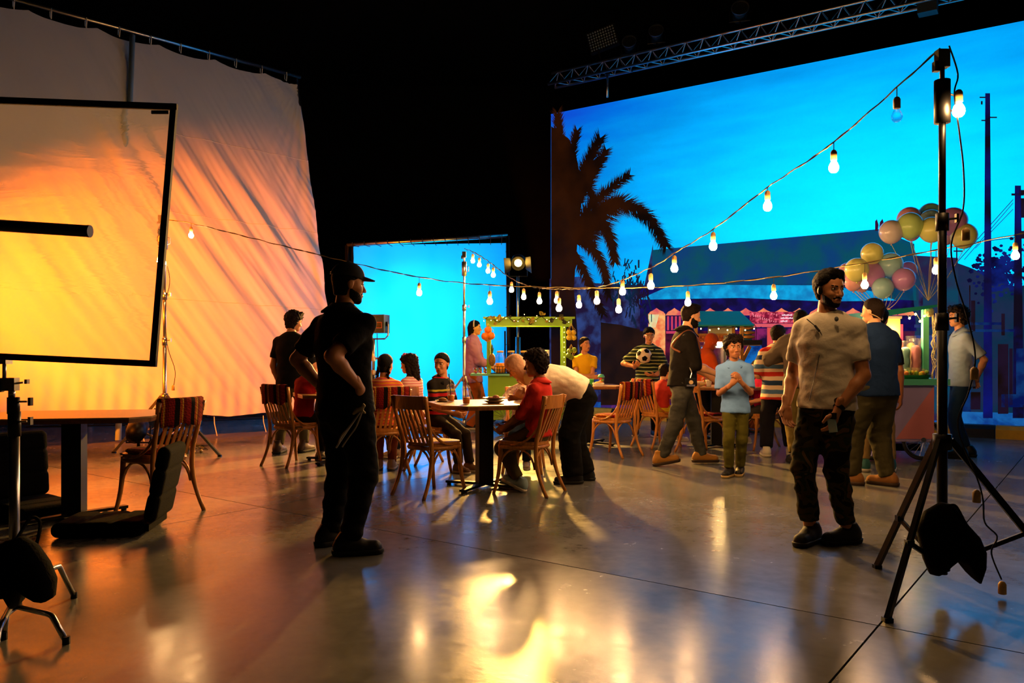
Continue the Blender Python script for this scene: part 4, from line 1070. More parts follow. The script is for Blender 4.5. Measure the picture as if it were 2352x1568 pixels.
def head_chunks(hh, hv, face=True, beard_only=False):
    """head in its own axes: z up from the chin, y forward; unit hh"""
    f = Field((-0.46 * hh, -0.58 * hh, -0.35 * hh), (0.46 * hh, 0.62 * hh, 1.12 * hh), hv); u = hh
    k = 0.05 * u
    f.ell((0, -0.04 * u, 0.62 * u), (0.335 * u, 0.41 * u, 0.375 * u), k)
    f.ell((0, 0.10 * u, 0.40 * u), (0.265 * u, 0.27 * u, 0.37 * u), 0.08 * u)
    f.ell((0, 0.13 * u, 0.15 * u), (0.20 * u, 0.21 * u, 0.14 * u), 0.08 * u)
    f.ell((0, 0.275 * u, 0.075 * u), (0.10 * u, 0.075 * u, 0.07 * u), 0.06 * u)
    f.cap((0, -0.10 * u, 0.30 * u), (0, -0.14 * u, -0.30 * u), 0.20 * u, 0.215 * u, 0.08 * u)
    if face:
        for s in (-1, 1):
            f.ell((s * 0.155 * u, 0.22 * u, 0.36 * u), (0.10 * u, 0.12 * u, 0.10 * u), 0.05 * u)
            f.ell((s * 0.14 * u, 0.405 * u, 0.50 * u), (0.085 * u, 0.085 * u, 0.06 * u), 0.05 * u, sub=True)
        f.cap((-0.15 * u, 0.325 * u, 0.575 * u), (0.15 * u, 0.325 * u, 0.575 * u), 0.035 * u, k=0.05 * u)
        f.cap((0, 0.355 * u, 0.52 * u), (0, 0.44 * u, 0.34 * u), 0.028 * u, 0.05 * u, 0.035 * u)
        for s in (-1, 1): f.ell((s * 0.05 * u, 0.39 * u, 0.325 * u), (0.04 * u, 0.05 * u, 0.035 * u), 0.02 * u)
        f.ell((0, 0.34 * u, 0.20 * u), (0.11 * u, 0.05 * u, 0.07 * u), 0.05 * u)
    for s in (-1, 1):
        f.ell((s * 0.335 * u, -0.03 * u, 0.47 * u), (0.03 * u, 0.085 * u, 0.135 * u), 0.015 * u)
        f.ell((s * 0.375 * u, 0.0 * u, 0.48 * u), (0.022 * u, 0.04 * u, 0.07 * u), 0.012 * u, sub=True)
    out = [f.mesh() + (0,)]
    if face:
        def small(fn, slot, lo, hi, h_):
            g_ = Field(lo, hi, h_); fn(g_); v, q = g_.mesh()
            if len(q): out.append((v, q, slot))
        h2 = min(hv, 0.018 * u)
        for s in (-1, 1):
            small(lambda g_: g_.ell((s * 0.14 * u, 0.315 * u, 0.505 * u), (0.064 * u, 0.055 * u, 0.024 * u), 0.001), 1, (s * 0.14 * u - 0.1 * u, 0.22 * u, 0.44 * u), (s * 0.14 * u + 0.1 * u, 0.42 * u, 0.57 * u), h2)
            small(lambda g_: g_.ell((s * 0.14 * u, 0.345 * u, 0.506 * u), (0.032 * u, 0.034 * u, 0.026 * u), 0.001), 2, (s * 0.14 * u - 0.06 * u, 0.28 * u, 0.45 * u), (s * 0.14 * u + 0.06 * u, 0.42 * u, 0.57 * u), h2)
            small(lambda g_: g_.cap((s * 0.06 * u, 0.372 * u, 0.578 * u), (s * 0.225 * u, 0.325 * u, 0.60 * u), 0.024 * u, 0.018 * u, 0.001, flat=((0, 1, 0), 0.8)), 2, (min(s * 0.03, s * 0.26) * u, 0.24 * u, 0.52 * u), (max(s * 0.03, s * 0.26) * u, 0.42 * u, 0.66 * u), h2)
        small(lambda g_: (g_.cap((-0.085 * u, 0.362 * u, 0.222 * u), (0, 0.385 * u, 0.228 * u), 0.014 * u, 0.020 * u, k=0.001), g_.cap((0.085 * u, 0.362 * u, 0.222 * u), (0, 0.385 * u, 0.228 * u), 0.014 * u, 0.020 * u, k=0.001), g_.cap((-0.06 * u, 0.372 * u, 0.192 * u), (0.06 * u, 0.372 * u, 0.192 * u), 0.024 * u, k=0.004)), 3, (-0.15 * u, 0.28 * u, 0.13 * u), (0.15 * u, 0.44 * u, 0.28 * u), h2)
    return out

def hair_field(hh, hv, style):
    u = hh; big = 0.75 if style in ('bigcurl',) else 0.5
    f = Field((-big * u - 0.1 * u, -0.8 * u, -0.9 * u if style in ('long', 'bigcurl', 'ponytail') else -0.2 * u), (big * u + 0.1 * u, 0.6 * u, 1.35 * u), hv)
    t = {'short': 0.06, 'fade': 0.045, 'curly': 0.13, 'bigcurl': 0.12, 'braids': 0.035, 'slick': 0.05, 'quiff': 0.085, 'bowl': 0.075, 'long': 0.05, 'bun': 0.055, 'ponytail': 0.06, 'buzz': 0.03}[style]
    f.ell((0, -0.045 * u, 0.63 * u), ((0.335 + t) * u, (0.41 + t) * u, (0.375 + t) * u), 0.001)
    f.cap((0, -0.16 * u, 0.42 * u), (0, -0.165 * u, 0.05 * u), (0.25 + t * 0.6) * u, (0.215 + t * 0.5) * u, 0.06 * u)
    X, Y, Z = f.pts((slice(None),) * 3); X, Y, Z = X / u, Y / u, Z / u
    line = {'short': 0.74, 'fade': 0.76, 'curly': 0.72, 'bigcurl': 0.74, 'braids': 0.76, 'slick': 0.80, 'quiff': 0.77, 'bowl': 0.68, 'long': 0.74, 'bun': 0.80, 'ponytail': 0.76, 'buzz': 0.77}[style]
    nape = {'short': 0.14, 'fade': 0.20, 'curly': 0.08, 'buzz': 0.16, 'quiff': 0.17, 'bowl': 0.16}.get(style, 0.10)
    front = {'fade': -0.02, 'quiff': -0.02}.get(style, 0.05)
    top = 0.50 + (line - 0.47) / 0.33 * np.maximum(0, Y - 0.0) - Z + 0.03 * np.sin(X * 40) * (style != 'fade')
    backp = np.maximum(Y - front + 0.45 * np.maximum(0, 0.42 - Z), nape - Z)
    edge = np.minimum(top, backp).astype(np.float32)
    f.F = np.maximum(f.F + t * (0.35 if 'cur' in style else 0.85) * u * np.exp(np.minimum(edge, 0) / 0.07), edge * u)
    if style == 'quiff':
        f.cap((-0.16 * u, 0.20 * u, 0.94 * u), (0.14 * u, 0.22 * u, 0.96 * u), 0.10 * u, k=0.08 * u); f.cap((-0.1 * u, -0.1 * u, 1.0 * u), (0.1 * u, 0.1 * u, 1.0 * u), 0.08 * u, k=0.08 * u); f.noise(0.011 * u, 26 / u, 1.0)
    if style == 'bowl': f.cap((-0.18 * u, 0.27 * u, 0.80 * u), (0.18 * u, 0.27 * u, 0.80 * u), 0.09 * u, k=0.08 * u); f.noise(0.012 * u, 24 / u, 2.0)
    if style == 'short': f.cap((-0.14 * u, 0.22 * u, 0.90 * u), (0.14 * u, 0.22 * u, 0.90 * u), 0.07 * u, k=0.08 * u); f.noise(0.012 * u, 26 / u, 0.4)
    if style == 'curly':
        for a in range(9):
            an = 6.283 * a / 9; f.ell((0.26 * math.cos(an) * u, (0.02 + 0.3 * math.sin(an)) * u, (0.88 + 0.08 * math.sin(3 * an)) * u), (0.15 * u,) * 3, 0.03 * u)
        f.noise(0.045 * u, 24 / u, 0.7); f.noise(0.018 * u, 52 / u, 2.1)
    if style == 'bigcurl':
        f.cap((0, -0.28 * u, 0.72 * u), (0, -0.34 * u, -0.35 * u), 0.36 * u, 0.30 * u, 0.08 * u)
        f.cap((0.3 * u, -0.1 * u, 0.5 * u), (0.32 * u, -0.12 * u, -0.2 * u), 0.16 * u, 0.14 * u, 0.05 * u)
        f.cap((-0.3 * u, -0.12 * u, 0.5 * u), (-0.32 * u, -0.16 * u, -0.2 * u), 0.16 * u, 0.14 * u, 0.05 * u)
        f.noise(0.05 * u, 22 / u, 0.2); f.noise(0.02 * u, 50 / u, 1.2)
    if style in ('long', 'ponytail'):
        f.cap((0, -0.34 * u, 0.5 * u), (0, -0.36 * u, -0.3 * u if style == 'long' else -0.5 * u), 0.22 * u, 0.12 * u, 0.06 * u)
    if style == 'bun': f.ell((0, -0.42 * u, 0.86 * u), (0.17 * u,) * 3, 0.03 * u)
    return f

def hand_prims(f, H, W, d, n, side, curl, spread=1.0):
    d = d.normalized(); n = (n - d * n.dot(d)).normalized(); sd = d.cross(n).normalized() * side
    f.cap(W - d * 0.03 * H, W + d * 0.01 * H, 0.0165 * H, 0.017 * H, 0.008 * H, flat=(n, 0.8))
    f.cap(W + d * 0.016 * H, W + d * 0.042 * H, 0.023 * H, 0.025 * H, 0.01 * H, flat=(n, 0.45))
    L = (0.043, 0.049, 0.046, 0.036)
    for i, o in enumerate((0.46, 0.16, -0.15, -0.44)):
        p = W + d * (0.052 - 0.004 * (i == 3)) * H + sd * o * 0.040 * H; a = 0.18 * curl
        for s_ in range(3):
            a += curl * (0.55, 0.75, 0.5)[s_]
            q = p + (d * math.cos(a) + n * math.sin(a) + sd * o * 0.08 * spread) * L[i] * (0.45, 0.32, 0.25)[s_] * H
            f.cap(p, q, (0.0060 - 0.0005 * s_) * H, (0.0055 - 0.0005 * s_) * H, 0.0025 * H); p = q
    p = W + d * 0.016 * H + sd * 0.018 * H; q = p + (d * 0.62 + sd * 0.62 + n * (0.25 + 0.3 * curl)).normalized() * 0.030 * H
    f.cap(p, q, 0.0085 * H, 0.0068 * H, 0.006 * H)
    f.cap(q, q + (d * 0.9 + n * (0.1 + 0.5 * curl) + sd * 0.1).normalized() * 0.022 * H, 0.0066 * H, 0.0052 * H, 0.003 * H)

def person(label, loc, H, yaw, skin='tan', head=None, girth=1.0, pelvis=None, lean=0, sway=0, twist=0, look=(0, 0, 0), armL=None, armR=None, poleL=None, poleR=None,
           palmL=None, palmR=None, fdirL=None, fdirR=None, curlL=0.45, curlR=0.45, footL=None, footR=None, toeL=8, toeR=-8, pitchL=0, pitchR=0, kneeL=None, kneeR=None,
           shirt=None, pants=None, shoes=None, hair=('short', 'black'), beard=None, hv=0.0062, bv=0.014, cv=0.0115, face=True, dz=0.0, hscale=1.0, no_lower=False):
    """loc: floor point under the pelvis; limbs are given in fractions of the body height"""
    root = thing('person', label, 'person', (loc[0], loc[1], dz), math.radians(yaw), 'people on the set')
    hh = head or 0.131 * H; g = girth; u = H
    V = Vector
    pz = pelvis if pelvis is not None else 0.522 * H
    p0 = V((0, 0, pz)); tl = H * (1 - 0.522 - 0.052) - hh
    Rt = Matrix.Rotation(math.radians(twist), 3, 'Z') @ Matrix.Rotation(math.radians(sway), 3, 'Y') @ Matrix.Rotation(math.radians(-lean), 3, 'X')
    Rh_ = Matrix.Rotation(math.radians(twist * 0.5), 3, 'Z') @ Matrix.Rotation(math.radians(sway * 0.5), 3, 'Y') @ Matrix.Rotation(math.radians(-lean * 0.75), 3, 'X')
    upv = Rt @ V((0, 0, 1)); rt = Rt @ V((1, 0, 0)); fw = Rt @ V((0, 1, 0)); up1 = Rh_ @ V((0, 0, 1))
    fw1 = Rh_ @ V((0, 1, 0))
    p1 = p0 + up1 * tl * 0.36; p2 = p1 + upv * tl * 0.34; p3 = p0 + up1 * tl * 0.36 + upv * tl * 0.64
    sh = {1: p3 + rt * 0.097 * H * (0.55 + 0.45 * g) - upv * 0.030 * H, -1: p3 - rt * 0.097 * H * (0.55 + 0.45 * g) - upv * 0.030 * H}
    hip = {1: p0 + V((0.047 * H * g, 0, -0.012 * H)), -1: p0 + V((-0.047 * H * g, 0, -0.012 * H))}
    nk = p3 + (upv * 0.7 + V((0, 0, 0.3))).normalized() * 0.052 * H + fw * 0.012 * H
    Rhd = Matrix.Rotation(math.radians(look[0]), 3, 'Z') @ Matrix.Rotation(math.radians(look[2]), 3, 'Y') @ Matrix.Rotation(math.radians(-look[1]), 3, 'X')
    ho = nk + Rhd @ V((0, 0.07 * hh, 0.0))                      # chin level
    ua, fa, th, sk = 0.172 * H, 0.155 * H, 0.245 * H, 0.232 * H
    defL = V((-0.155, 0.03, 0.47)); defR = V((0.155, 0.03, 0.47))
    arms = {}
    for s, t_, pol in ((-1, armL, poleL), (1, armR, poleR)):
        T = V(t_) * H if t_ is not None else V((s * 0.135, 0.035, pz / H - 0.06)) * H
        e, T = ik(sh[s], T, ua, fa, V(pol) if pol is not None else V((s * 0.5, -1, -0.2))); arms[s] = (e, T)
    legs = {}
    for s, t_, pol, toe, pit in ((-1, footL, kneeL, toeL, pitchL), (1, footR, kneeR, toeR, pitchR)):
        T = V(t_) * H if t_ is not None else V((s * 0.055, -0.015, 0.0)) * H
        an = V((T.x, T.y, T.z + 0.046 * H)); k_, an = ik(hip[s], an, th, sk, V(pol) if pol is not None else V((s * 0.12, 1, 0)))
        legs[s] = (k_, an, toe, pit)
    # ---- body: one surface (body, head and hands)
    allp = [p0, p3, nk] + [q for s in (-1, 1) for q in (sh[s],) + arms[s] + legs[s][:2]]
    lo = [min(p[i] for p in allp) - 0.16 * H for i in range(3)]; hi = [max(p[i] for p in allp) + 0.16 * H for i in range(3)]
    lo[2] = max(lo[2], -0.03)
    fl_t = (fw, 0.66); fl_1 = (fw1, 0.68)
    def torso(f, e=0.0, low=True):
        f.cap(p0, p1, 0.086 * H * g + e, 0.080 * H * g + e, 0.03 * H, flat=fl_1)
        f.cap(p1, p2, 0.080 * H * g + e, 0.096 * H * (0.4 + 0.6 * g) + e, 0.03 * H, flat=fl_t)
        f.cap(p2, p3 - upv * 0.045 * H, 0.096 * H * (0.4 + 0.6 * g) + e, 0.082 * H * (0.5 + 0.5 * g) + e, 0.03 * H, flat=fl_t)
        for s in (-1, 1): f.cap(p3 - upv * 0.028 * H + rt * s * 0.02 * H, sh[s], 0.040 * H + e, 0.030 * H + e, 0.03 * H)
    f = Field(lo, hi, bv); torso(f, -0.006 * H if shirt else 0.0)
    f.cap(p3 - upv * 0.02 * H, nk, 0.036 * H * (0.6 + 0.4 * g), 0.031 * H * (0.6 + 0.4 * g), 0.025 * H)
    for s in (-1, 1):
        e_, t_ = arms[s]
        f.cap(sh[s], e_, 0.0285 * H * g, 0.0225 * H * g, 0.012 * H); f.cap(e_, e_.lerp(t_, 0.3), 0.0225 * H * g, 0.0235 * H * g, 0.01 * H); f.cap(e_.lerp(t_, 0.3), t_, 0.0235 * H * g, 0.0155 * H, 0.01 * H)
        k_, an = legs[s][:2]
        lg = 0.8 if pants and pants.get('len', 1.9) >= 1 else 1.0
        f.cap(hip[s], k_, 0.051 * H * g * lg, 0.034 * H * g * lg, 0.02 * H); f.cap(k_, k_.lerp(an, 0.35) , 0.034 * H * lg, 0.034 * H * g * lg, 0.012 * H); f.cap(k_.lerp(an, 0.35), an, 0.034 * H * g * lg, 0.022 * H, 0.012 * H)
    chunks = [f.mesh() + (0,)]
    for s, pal, fd, cu in ((-1, palmL, fdirL, curlL), (1, palmR, fdirR, curlR)):
        e_, t_ = arms[s]; d = V(fd).normalized() if fd is not None else (t_ - e_).normalized()
        n = V(pal) if pal is not None else V((-s, 0.25, 0))
        fh = Field([t_[i] - 0.13 * H for i in range(3)], [t_[i] + 0.13 * H for i in range(3)], hv * 0.85)
        hand_prims(fh, H, t_, d, n, -s if (d.cross(n)).dot(V((0, 0, 0))) > 1 else s * 1.0, cu); chunks.append(fh.mesh() + (0,))
    Rn = mx_np(Rhd); hon = np.array(ho, dtype=np.float32)
    def toh(v): return v @ Rn.T + hon
    for v, q, sl_ in head_chunks(hh, hv, face): chunks.append((toh(v), q, sl_))
    np_object('body', chunks, [SKINS[skin], M_EYEW, M_EYED, M_LIPS], root)
    # ---- clothes
    S_ = shirt
    if S_:
        ez = S_.get('ease', 0.014); f = Field(lo, hi, cv)
        hem = p0 + V((0, 0, S_.get('hem', -0.02) * H)); hn = -(up1 if abs(lean) < 50 else (up1 * 0.6 + V((0, 0, 0.4)))).normalized()
        dn = V((0, 0, -1)) if abs(lean) < 50 else -up1
        cl = [(hem, -V((0, 0, 1)) if abs(lean) < 50 else -up1)]
        f.cap(p1, hem + (dn * 0.03 * H), 0.084 * H * g + ez, (0.099 * H * g + ez) * S_.get('flare', 1.05), 0.03 * H, flat=(fw1, 0.76), clips=cl)
        f.cap(p1, p2, 0.082 * H * g + ez, 0.097 * H * (0.4 + 0.6 * g) + ez, 0.03 * H, flat=(fw, 0.70))
        f.cap(p2, p3 - upv * 0.045 * H, 0.097 * H * (0.4 + 0.6 * g) + ez, 0.083 * H * (0.5 + 0.5 * g) + ez, 0.03 * H, flat=(fw, 0.70))
        for s in (-1, 1): f.cap(p3 - upv * 0.032 * H + rt * s * 0.03 * H, sh[s], 0.038 * H + ez * 0.7, 0.030 * H + ez * 0.7, 0.03 * H)
        sl_len = S_.get('sleeve', 0.62)
        for s in (-1, 1):
            e_, t_ = arms[s]; d1 = (e_ - sh[s]).normalized(); d2 = (t_ - e_).normalized()
            if sl_len <= 1:
                q = sh[s].lerp(e_, sl_len); f.cap(sh[s], q + d1 * 0.03 * H, 0.030 * H * g + ez * 0.7, 0.0285 * H * g + ez * S_.get('cuff', 1.0), 0.015 * H, clips=[(q, d1)])
            else:
                q = e_.lerp(t_, sl_len - 1); f.cap(sh[s], e_, 0.030 * H * g + ez * 0.7, 0.025 * H * g + ez * 0.8, 0.015 * H)
                f.cap(e_, q + d2 * 0.03 * H, 0.025 * H * g + ez * 0.8, 0.020 * H * g + ez * 0.8, 0.012 * H, clips=[(q, d2)])
        if S_.get('collar', 'crew') == 'crew':
            f.cap(p3 - upv * 0.02 * H, p3 + upv * 0.05 * H, 0.047 * H, 0.040 * H, 0.012 * H, clips=[(p3 + upv * 0.006 * H - fw * 0.0, upv * 0.97 + fw * 0.30)])
        f.noise(S_.get('wr', 0.006), 17.0 / (u / 1.75), random.uniform(0, 6), zs=S_.get('wz', 1.3)); f.noise(S_.get('wr', 0.006) * 0.5, 38.0, random.uniform(0, 6), zs=1.5)
        so = np_object(S_.get('name', 'shirt'), [f.mesh() + (0,)], S_['mat'], root)
        if S_.get('collar') == 'polo':
            mb = MB(); n_ = 18
            for lay in range(1):
                a0, a1 = [], []
                for i in range(n_ + 1):
                    an = math.radians(-150 + 300 * i / n_) - math.pi / 2
                    dr = rt * math.cos(an) + fw * math.sin(an)
                    front = max(0, dr.dot(fw))
                    a0.append(p3 + dr * 0.039 * H * g ** 0.5 + upv * (0.050 - 0.026 * front) * H); a1.append(p3 + dr * (0.072 + 0.012 * front) * H * g ** 0.5 + upv * (0.022 - 0.040 * front) * H)
                a0 = [p + fw * 0.004 * H for p in a0]
                vs = a0 + a1 + [p - upv * 0.012 for p in a0] + [p - upv * 0.012 for p in a1]; m_ = n_ + 1
                fs = []
                for i in range(n_):
                    fs += [(i, i + 1, m_ + i + 1, m_ + i), (2 * m_ + i, 3 * m_ + i, 3 * m_ + i + 1, 2 * m_ + i + 1), (i, 2 * m_ + i, 2 * m_ + i + 1, i + 1), (m_ + i, m_ + i + 1, 3 * m_ + i + 1, 3 * m_ + i)]
                mb.add(vs, fs)
            mb.build('collar', S_.get('collar_mat', S_['mat']), so, smooth=True)
    if pants:
        ez = pants.get('ease', 0.012); f = Field(lo, hi, cv)
        wst = p0 + up1 * pants.get('waist', 0.045) * H
        f.cap(p0 - V((0, 0, 0.02 * H)), wst + up1 * 0.04 * H, 0.086 * H * g + ez * 0.6, 0.082 * H * g + ez * 0.4, 0.03 * H, flat=(fw1, 0.74), clips=[(wst, up1)])
        for s in (-1, 1):
            k_, an = legs[s][:2]; L = pants.get('len', 1.9)
            if L >= 1:
                q = k_.lerp(an, min(1.04, L - 1)); d2 = (an - k_).normalized()
                f.cap(hip[s], k_, 0.0515 * H * g + ez * 0.8, 0.035 * H * g + ez, 0.02 * H)
                f.cap(k_, q + d2 * 0.03 * H, 0.035 * H * g + ez, (0.024 * H + ez) * pants.get('flare', 1.0), 0.014 * H, clips=[(q, d2)])
            else:
                q = hip[s].lerp(k_, L); d2 = (k_ - hip[s]).normalized()
                f.cap(hip[s], q + d2 * 0.03 * H, 0.0515 * H * g + ez, 0.046 * H * g + ez * 1.5, 0.02 * H, clips=[(q, d2)])
        f.noise(pants.get('wr', 0.005), 19.0, random.uniform(0, 6), zs=1.6); f.noise(pants.get('wr', 0.005) * 0.5, 40.0, random.uniform(0, 6), zs=1.8)
        np_object(pants.get('name', 'trousers'), [f.mesh() + (0,)], pants['mat'], root)
    if shoes:
        for s in (-1, 1):
            k_, an, toe, pit = legs[s]
            f = Field((-0.075 * H, -0.09 * H, -0.055 * H), (0.075 * H, 0.16 * H, 0.09 * H), cv * 0.62)
            f.cap((0, -0.030 * H, -0.018 * H), (0, 0.084 * H, -0.024 * H), 0.028 * H, 0.026 * H, 0.012 * H)
            f.cap((0, -0.020 * H, 0.0), (0, 0.03 * H, -0.012 * H), 0.029 * H, 0.025 * H, 0.015 * H)
            f.cap((0, -0.010 * H, 0.0), (0, -0.006 * H, shoes.get('high', 0.030) * H), 0.027 * H, 0.026 * H, 0.015 * H, clips=[((0, 0, shoes.get('high', 0.030) * H), (0, 0, 1))])
            f.cut((0, 0, -0.034 * H), (0, 0, -1))
            v, q = f.mesh()
            f2 = Field((-0.075 * H, -0.09 * H, -0.06 * H), (0.075 * H, 0.16 * H, 0.02 * H), cv * 0.62)
            f2.cap((0, -0.030 * H, -0.03 * H), (0, 0.086 * H, -0.03 * H), 0.032 * H, 0.030 * H, 0.004 * H); f2.cut((0, 0, -0.046 * H), (0, 0, -1)); f2.cut((0, 0, -0.027 * H), (0, 0, 1))
            v2, q2 = f2.mesh()
            R = Matrix.Rotation(math.radians(toe), 3, 'Z') @ Matrix.Rotation(math.radians(-pit), 3, 'X')
            Rm = mx_np(R); off = np.array(an, dtype=np.float32)
            v = v @ Rm.T + off; v2 = v2 @ Rm.T + off
            so = np_object('shoe', [(v, q, 0)], shoes['mat'], root); np_object('sole', [(v2, q2, 0)], shoes.get('sole', shoes['mat']), so)
    # ---- hair and beard
    if hair:
        st, hc = hair[:2]
        hm = HAIRS[hc] if isinstance(hc, str) else hc
        f = hair_field(hh, hv, st); v, q = f.mesh(); ho_ = np_object('hair', [(toh(v), q, 0)], hm, root)
        if st == 'braids':
            for s in (-1, 1):
                f = Field((-0.7 * hh, -0.9 * hh, -1.3 * hh), (0.7 * hh, 0.4 * hh, 0.8 * hh), hv)
                a = V((s * 0.27 * hh, -0.16 * hh, 0.38 * hh)); b = V((s * 0.36 * hh, -0.30 * hh, -0.95 * hh)) if s == 1 else V((s * 0.40 * hh, -0.05 * hh, -0.35 * hh))
                for i in range(11): f.ell(a.lerp(b, i / 10) + V((0.02 * hh * (-1) ** i, -0.05 * hh * math.sin(i / 10 * 3.1), 0)), (0.085 * hh * (1 - 0.03 * i),) * 3, 0.03 * hh)
                v, q = f.mesh(); np_object('braid', [(toh(v), q, 0)], hm, root)
    if beard:
        uu = hh; f = Field((-0.4 * uu, -0.2 * uu, -0.2 * uu), (0.4 * uu, 0.62 * uu, 0.62 * uu), hv); b_ = beard
        f.ell((0, 0.10 * uu, 0.40 * uu), ((0.265 + b_) * uu, (0.27 + b_) * uu, (0.37 + b_) * uu), 0.04 * uu)
        f.ell((0, 0.13 * uu, 0.14 * uu), ((0.20 + b_) * uu, (0.21 + b_) * uu, (0.14 + b_) * uu), 0.06 * uu)
        f.ell((0, 0.275 * uu, 0.065 * uu), ((0.10 + b_) * uu, (0.075 + b_) * uu, (0.075 + b_) * uu), 0.05 * uu)
        X, Y, Z = f.pts((slice(None),) * 3); X, Y, Z = X / uu, Y / uu, Z / uu
        lim = 0.17 + 0.9 * np.maximum(0, np.abs(X) - 0.12) + 0.75 * np.maximum(0, 0.14 - Y)
        f.F = np.maximum(f.F, ((Z - np.minimum(lim, 0.47)) * uu).astype(np.float32)); f.F = np.maximum(f.F, ((-0.02 - Y) * uu + 0 * X + 0 * Z).astype(np.float32))
        f.ell((0, 0.40 * uu, 0.205 * uu), (0.085 * uu, 0.08 * uu, 0.04 * uu), 0.01 * uu, sub=True)
        f.cap((-0.115 * uu, 0.335 * uu, 0.235 * uu), (0, 0.372 * uu, 0.278 * uu), 0.03 * uu, 0.026 * uu, 0.01 * uu); f.cap((0.115 * uu, 0.335 * uu, 0.235 * uu), (0, 0.372 * uu, 0.278 * uu), 0.03 * uu, 0.026 * uu, 0.01 * uu)
        f.noise(0.006 * uu, 60 / uu, 0.3)
        v, q = f.mesh(); np_object('beard', [(toh(v), q, 0)], HAIRS['black'], root)
    info = dict(root=root, sh=sh, arms=arms, legs=legs, p0=p0, p1=p1, p2=p2, p3=p3, nk=nk, ho=ho, Rhd=Rhd, hh=hh, H=H, up=upv, rt=rt, fw=fw)
    return info

def head_part(I, name, build, m, hv=0.006):
    """extra field in head axes (cap, scarf, glasses)"""
    v, q = build(I['hh']).mesh(); Rn = mx_np(I['Rhd'])
    return np_object(name, [(v @ Rn.T + np.array(I['ho'], dtype=np.float32), q, 0)], m, I['root'])

def glasses(I, m):
    mb = MB(); u = I['hh']; R = I['Rhd'].to_4x4(); R.translation = I['ho']
    for s in (-1, 1):
        mb.tube([R @ Vector((s * 0.14 * u + 0.105 * u * math.cos(a), 0.41 * u, 0.50 * u + 0.085 * u * math.sin(a))) for a in [6.283 * k / 14 for k in range(14)]], 0.010 * u, 6, closed=True)
        mb.tube([R @ Vector((s * 0.245 * u, 0.40 * u, 0.52 * u)), R @ Vector((s * 0.35 * u, 0.05 * u, 0.53 * u)), R @ Vector((s * 0.35 * u, -0.05 * u, 0.50 * u))], 0.010 * u, 6)
    mb.tube([R @ Vector((-0.04 * u, 0.42 * u, 0.52 * u)), R @ Vector((0.04 * u, 0.42 * u, 0.52 * u))], 0.010 * u, 6)
    return mb.build('glasses', m, I['root'])

# ================================================================ bistro chairs
def wood(name, c1, c2, rough=0.4, stretch=(14, 14, 1.5)):
    m = mat(name, c1, rough, spec=0.45); nt = m.node_tree; b = nt.nodes['Principled BSDF']
    tc = nt.nodes.new('ShaderNodeTexCoord'); mp = nt.nodes.new('ShaderNodeMapping'); mp.inputs['Scale'].default_value = stretch
    n = nt.nodes.new('ShaderNodeTexNoise'); n.inputs['Scale'].default_value = 3; n.inputs['Detail'].default_value = 6; n.inputs['Distortion'].default_value = 0.6
    r = nt.nodes.new('ShaderNodeValToRGB'); r.color_ramp.elements[0].color = lin(c1); r.color_ramp.elements[1].color = lin(c2); r.color_ramp.elements[0].position = 0.3; r.color_ramp.elements[1].position = 0.7
    nt.links.new(tc.outputs['Object'], mp.inputs[0]); nt.links.new(mp.outputs[0], n.inputs['Vector']); nt.links.new(n.outputs['Fac'], r.inputs['Fac']); nt.links.new(r.outputs['Color'], b.inputs['Base Color'])
    return m
M_BEECH = wood('varnished_beech', '#9a5f26', '#c4843c')
M_BEECH_D = wood('dark_beech', '#6a3c18', '#87521f')
M_TTOP = wood('table_veneer', '#9c7648', '#b88f5c', 0.38, (2, 20, 20))
def kilim(name):
    m = mat(name, '#7a2018', 0.9, spec=0.1); nt = m.node_tree; b = nt.nodes['Principled BSDF']
    tc = nt.nodes.new('ShaderNodeTexCoord'); sp = nt.nodes.new('ShaderNodeSeparateXYZ'); nt.links.new(tc.outputs['Object'], sp.inputs[0])
    m1 = nt.nodes.new('ShaderNodeMath'); m1.operation = 'MULTIPLY'; m1.inputs[1].default_value = 7.0; nt.links.new(sp.outputs[0], m1.inputs[0])
    fr_ = nt.nodes.new('ShaderNodeMath'); fr_.operation = 'FRACT'; nt.links.new(m1.outputs[0], fr_.inputs[0])
    r = nt.nodes.new('ShaderNodeValToRGB'); r.color_ramp.interpolation = 'CONSTANT'; e = r.color_ramp.elements
    e[0].position = 0; e[0].color = lin('#8e1f1a'); e[1].position = 0.30; e[1].color = lin('#1a120c')
    for p_, c_ in ((0.58, '#a8481c'), (0.72, '#c8922c'), (0.80, '#701814')): k = e.new(p_); k.color = lin(c_)
    nt.links.new(fr_.outputs[0], r.inputs['Fac'])
    ck = nt.nodes.new('ShaderNodeTexChecker'); ck.inputs['Scale'].default_value = 85; ck.inputs['Color1'].default_value = (1, 1, 1, 1); ck.inputs['Color2'].default_value = (0.25, 0.22, 0.2, 1)
    mp = nt.nodes.new('ShaderNodeMapping'); mp.inputs['Rotation'].default_value = (0.78, 0.78, 0.78); nt.links.new(tc.outputs['Object'], mp.inputs[0]); nt.links.new(mp.outputs[0], ck.inputs['Vector'])
    mx = nt.nodes.new('ShaderNodeMix'); mx.data_type = 'RGBA'; mx.blend_type = 'MULTIPLY'; mx.inputs[0].default_value = 0.75
    nt.links.new(r.outputs['Color'], mx.inputs[6]); nt.links.new(ck.outputs['Color'], mx.inputs[7]); nt.links.new(mx.outputs[2], b.inputs['Base Color'])
    return m
M_KILIM = kilim('red_woven_textile')
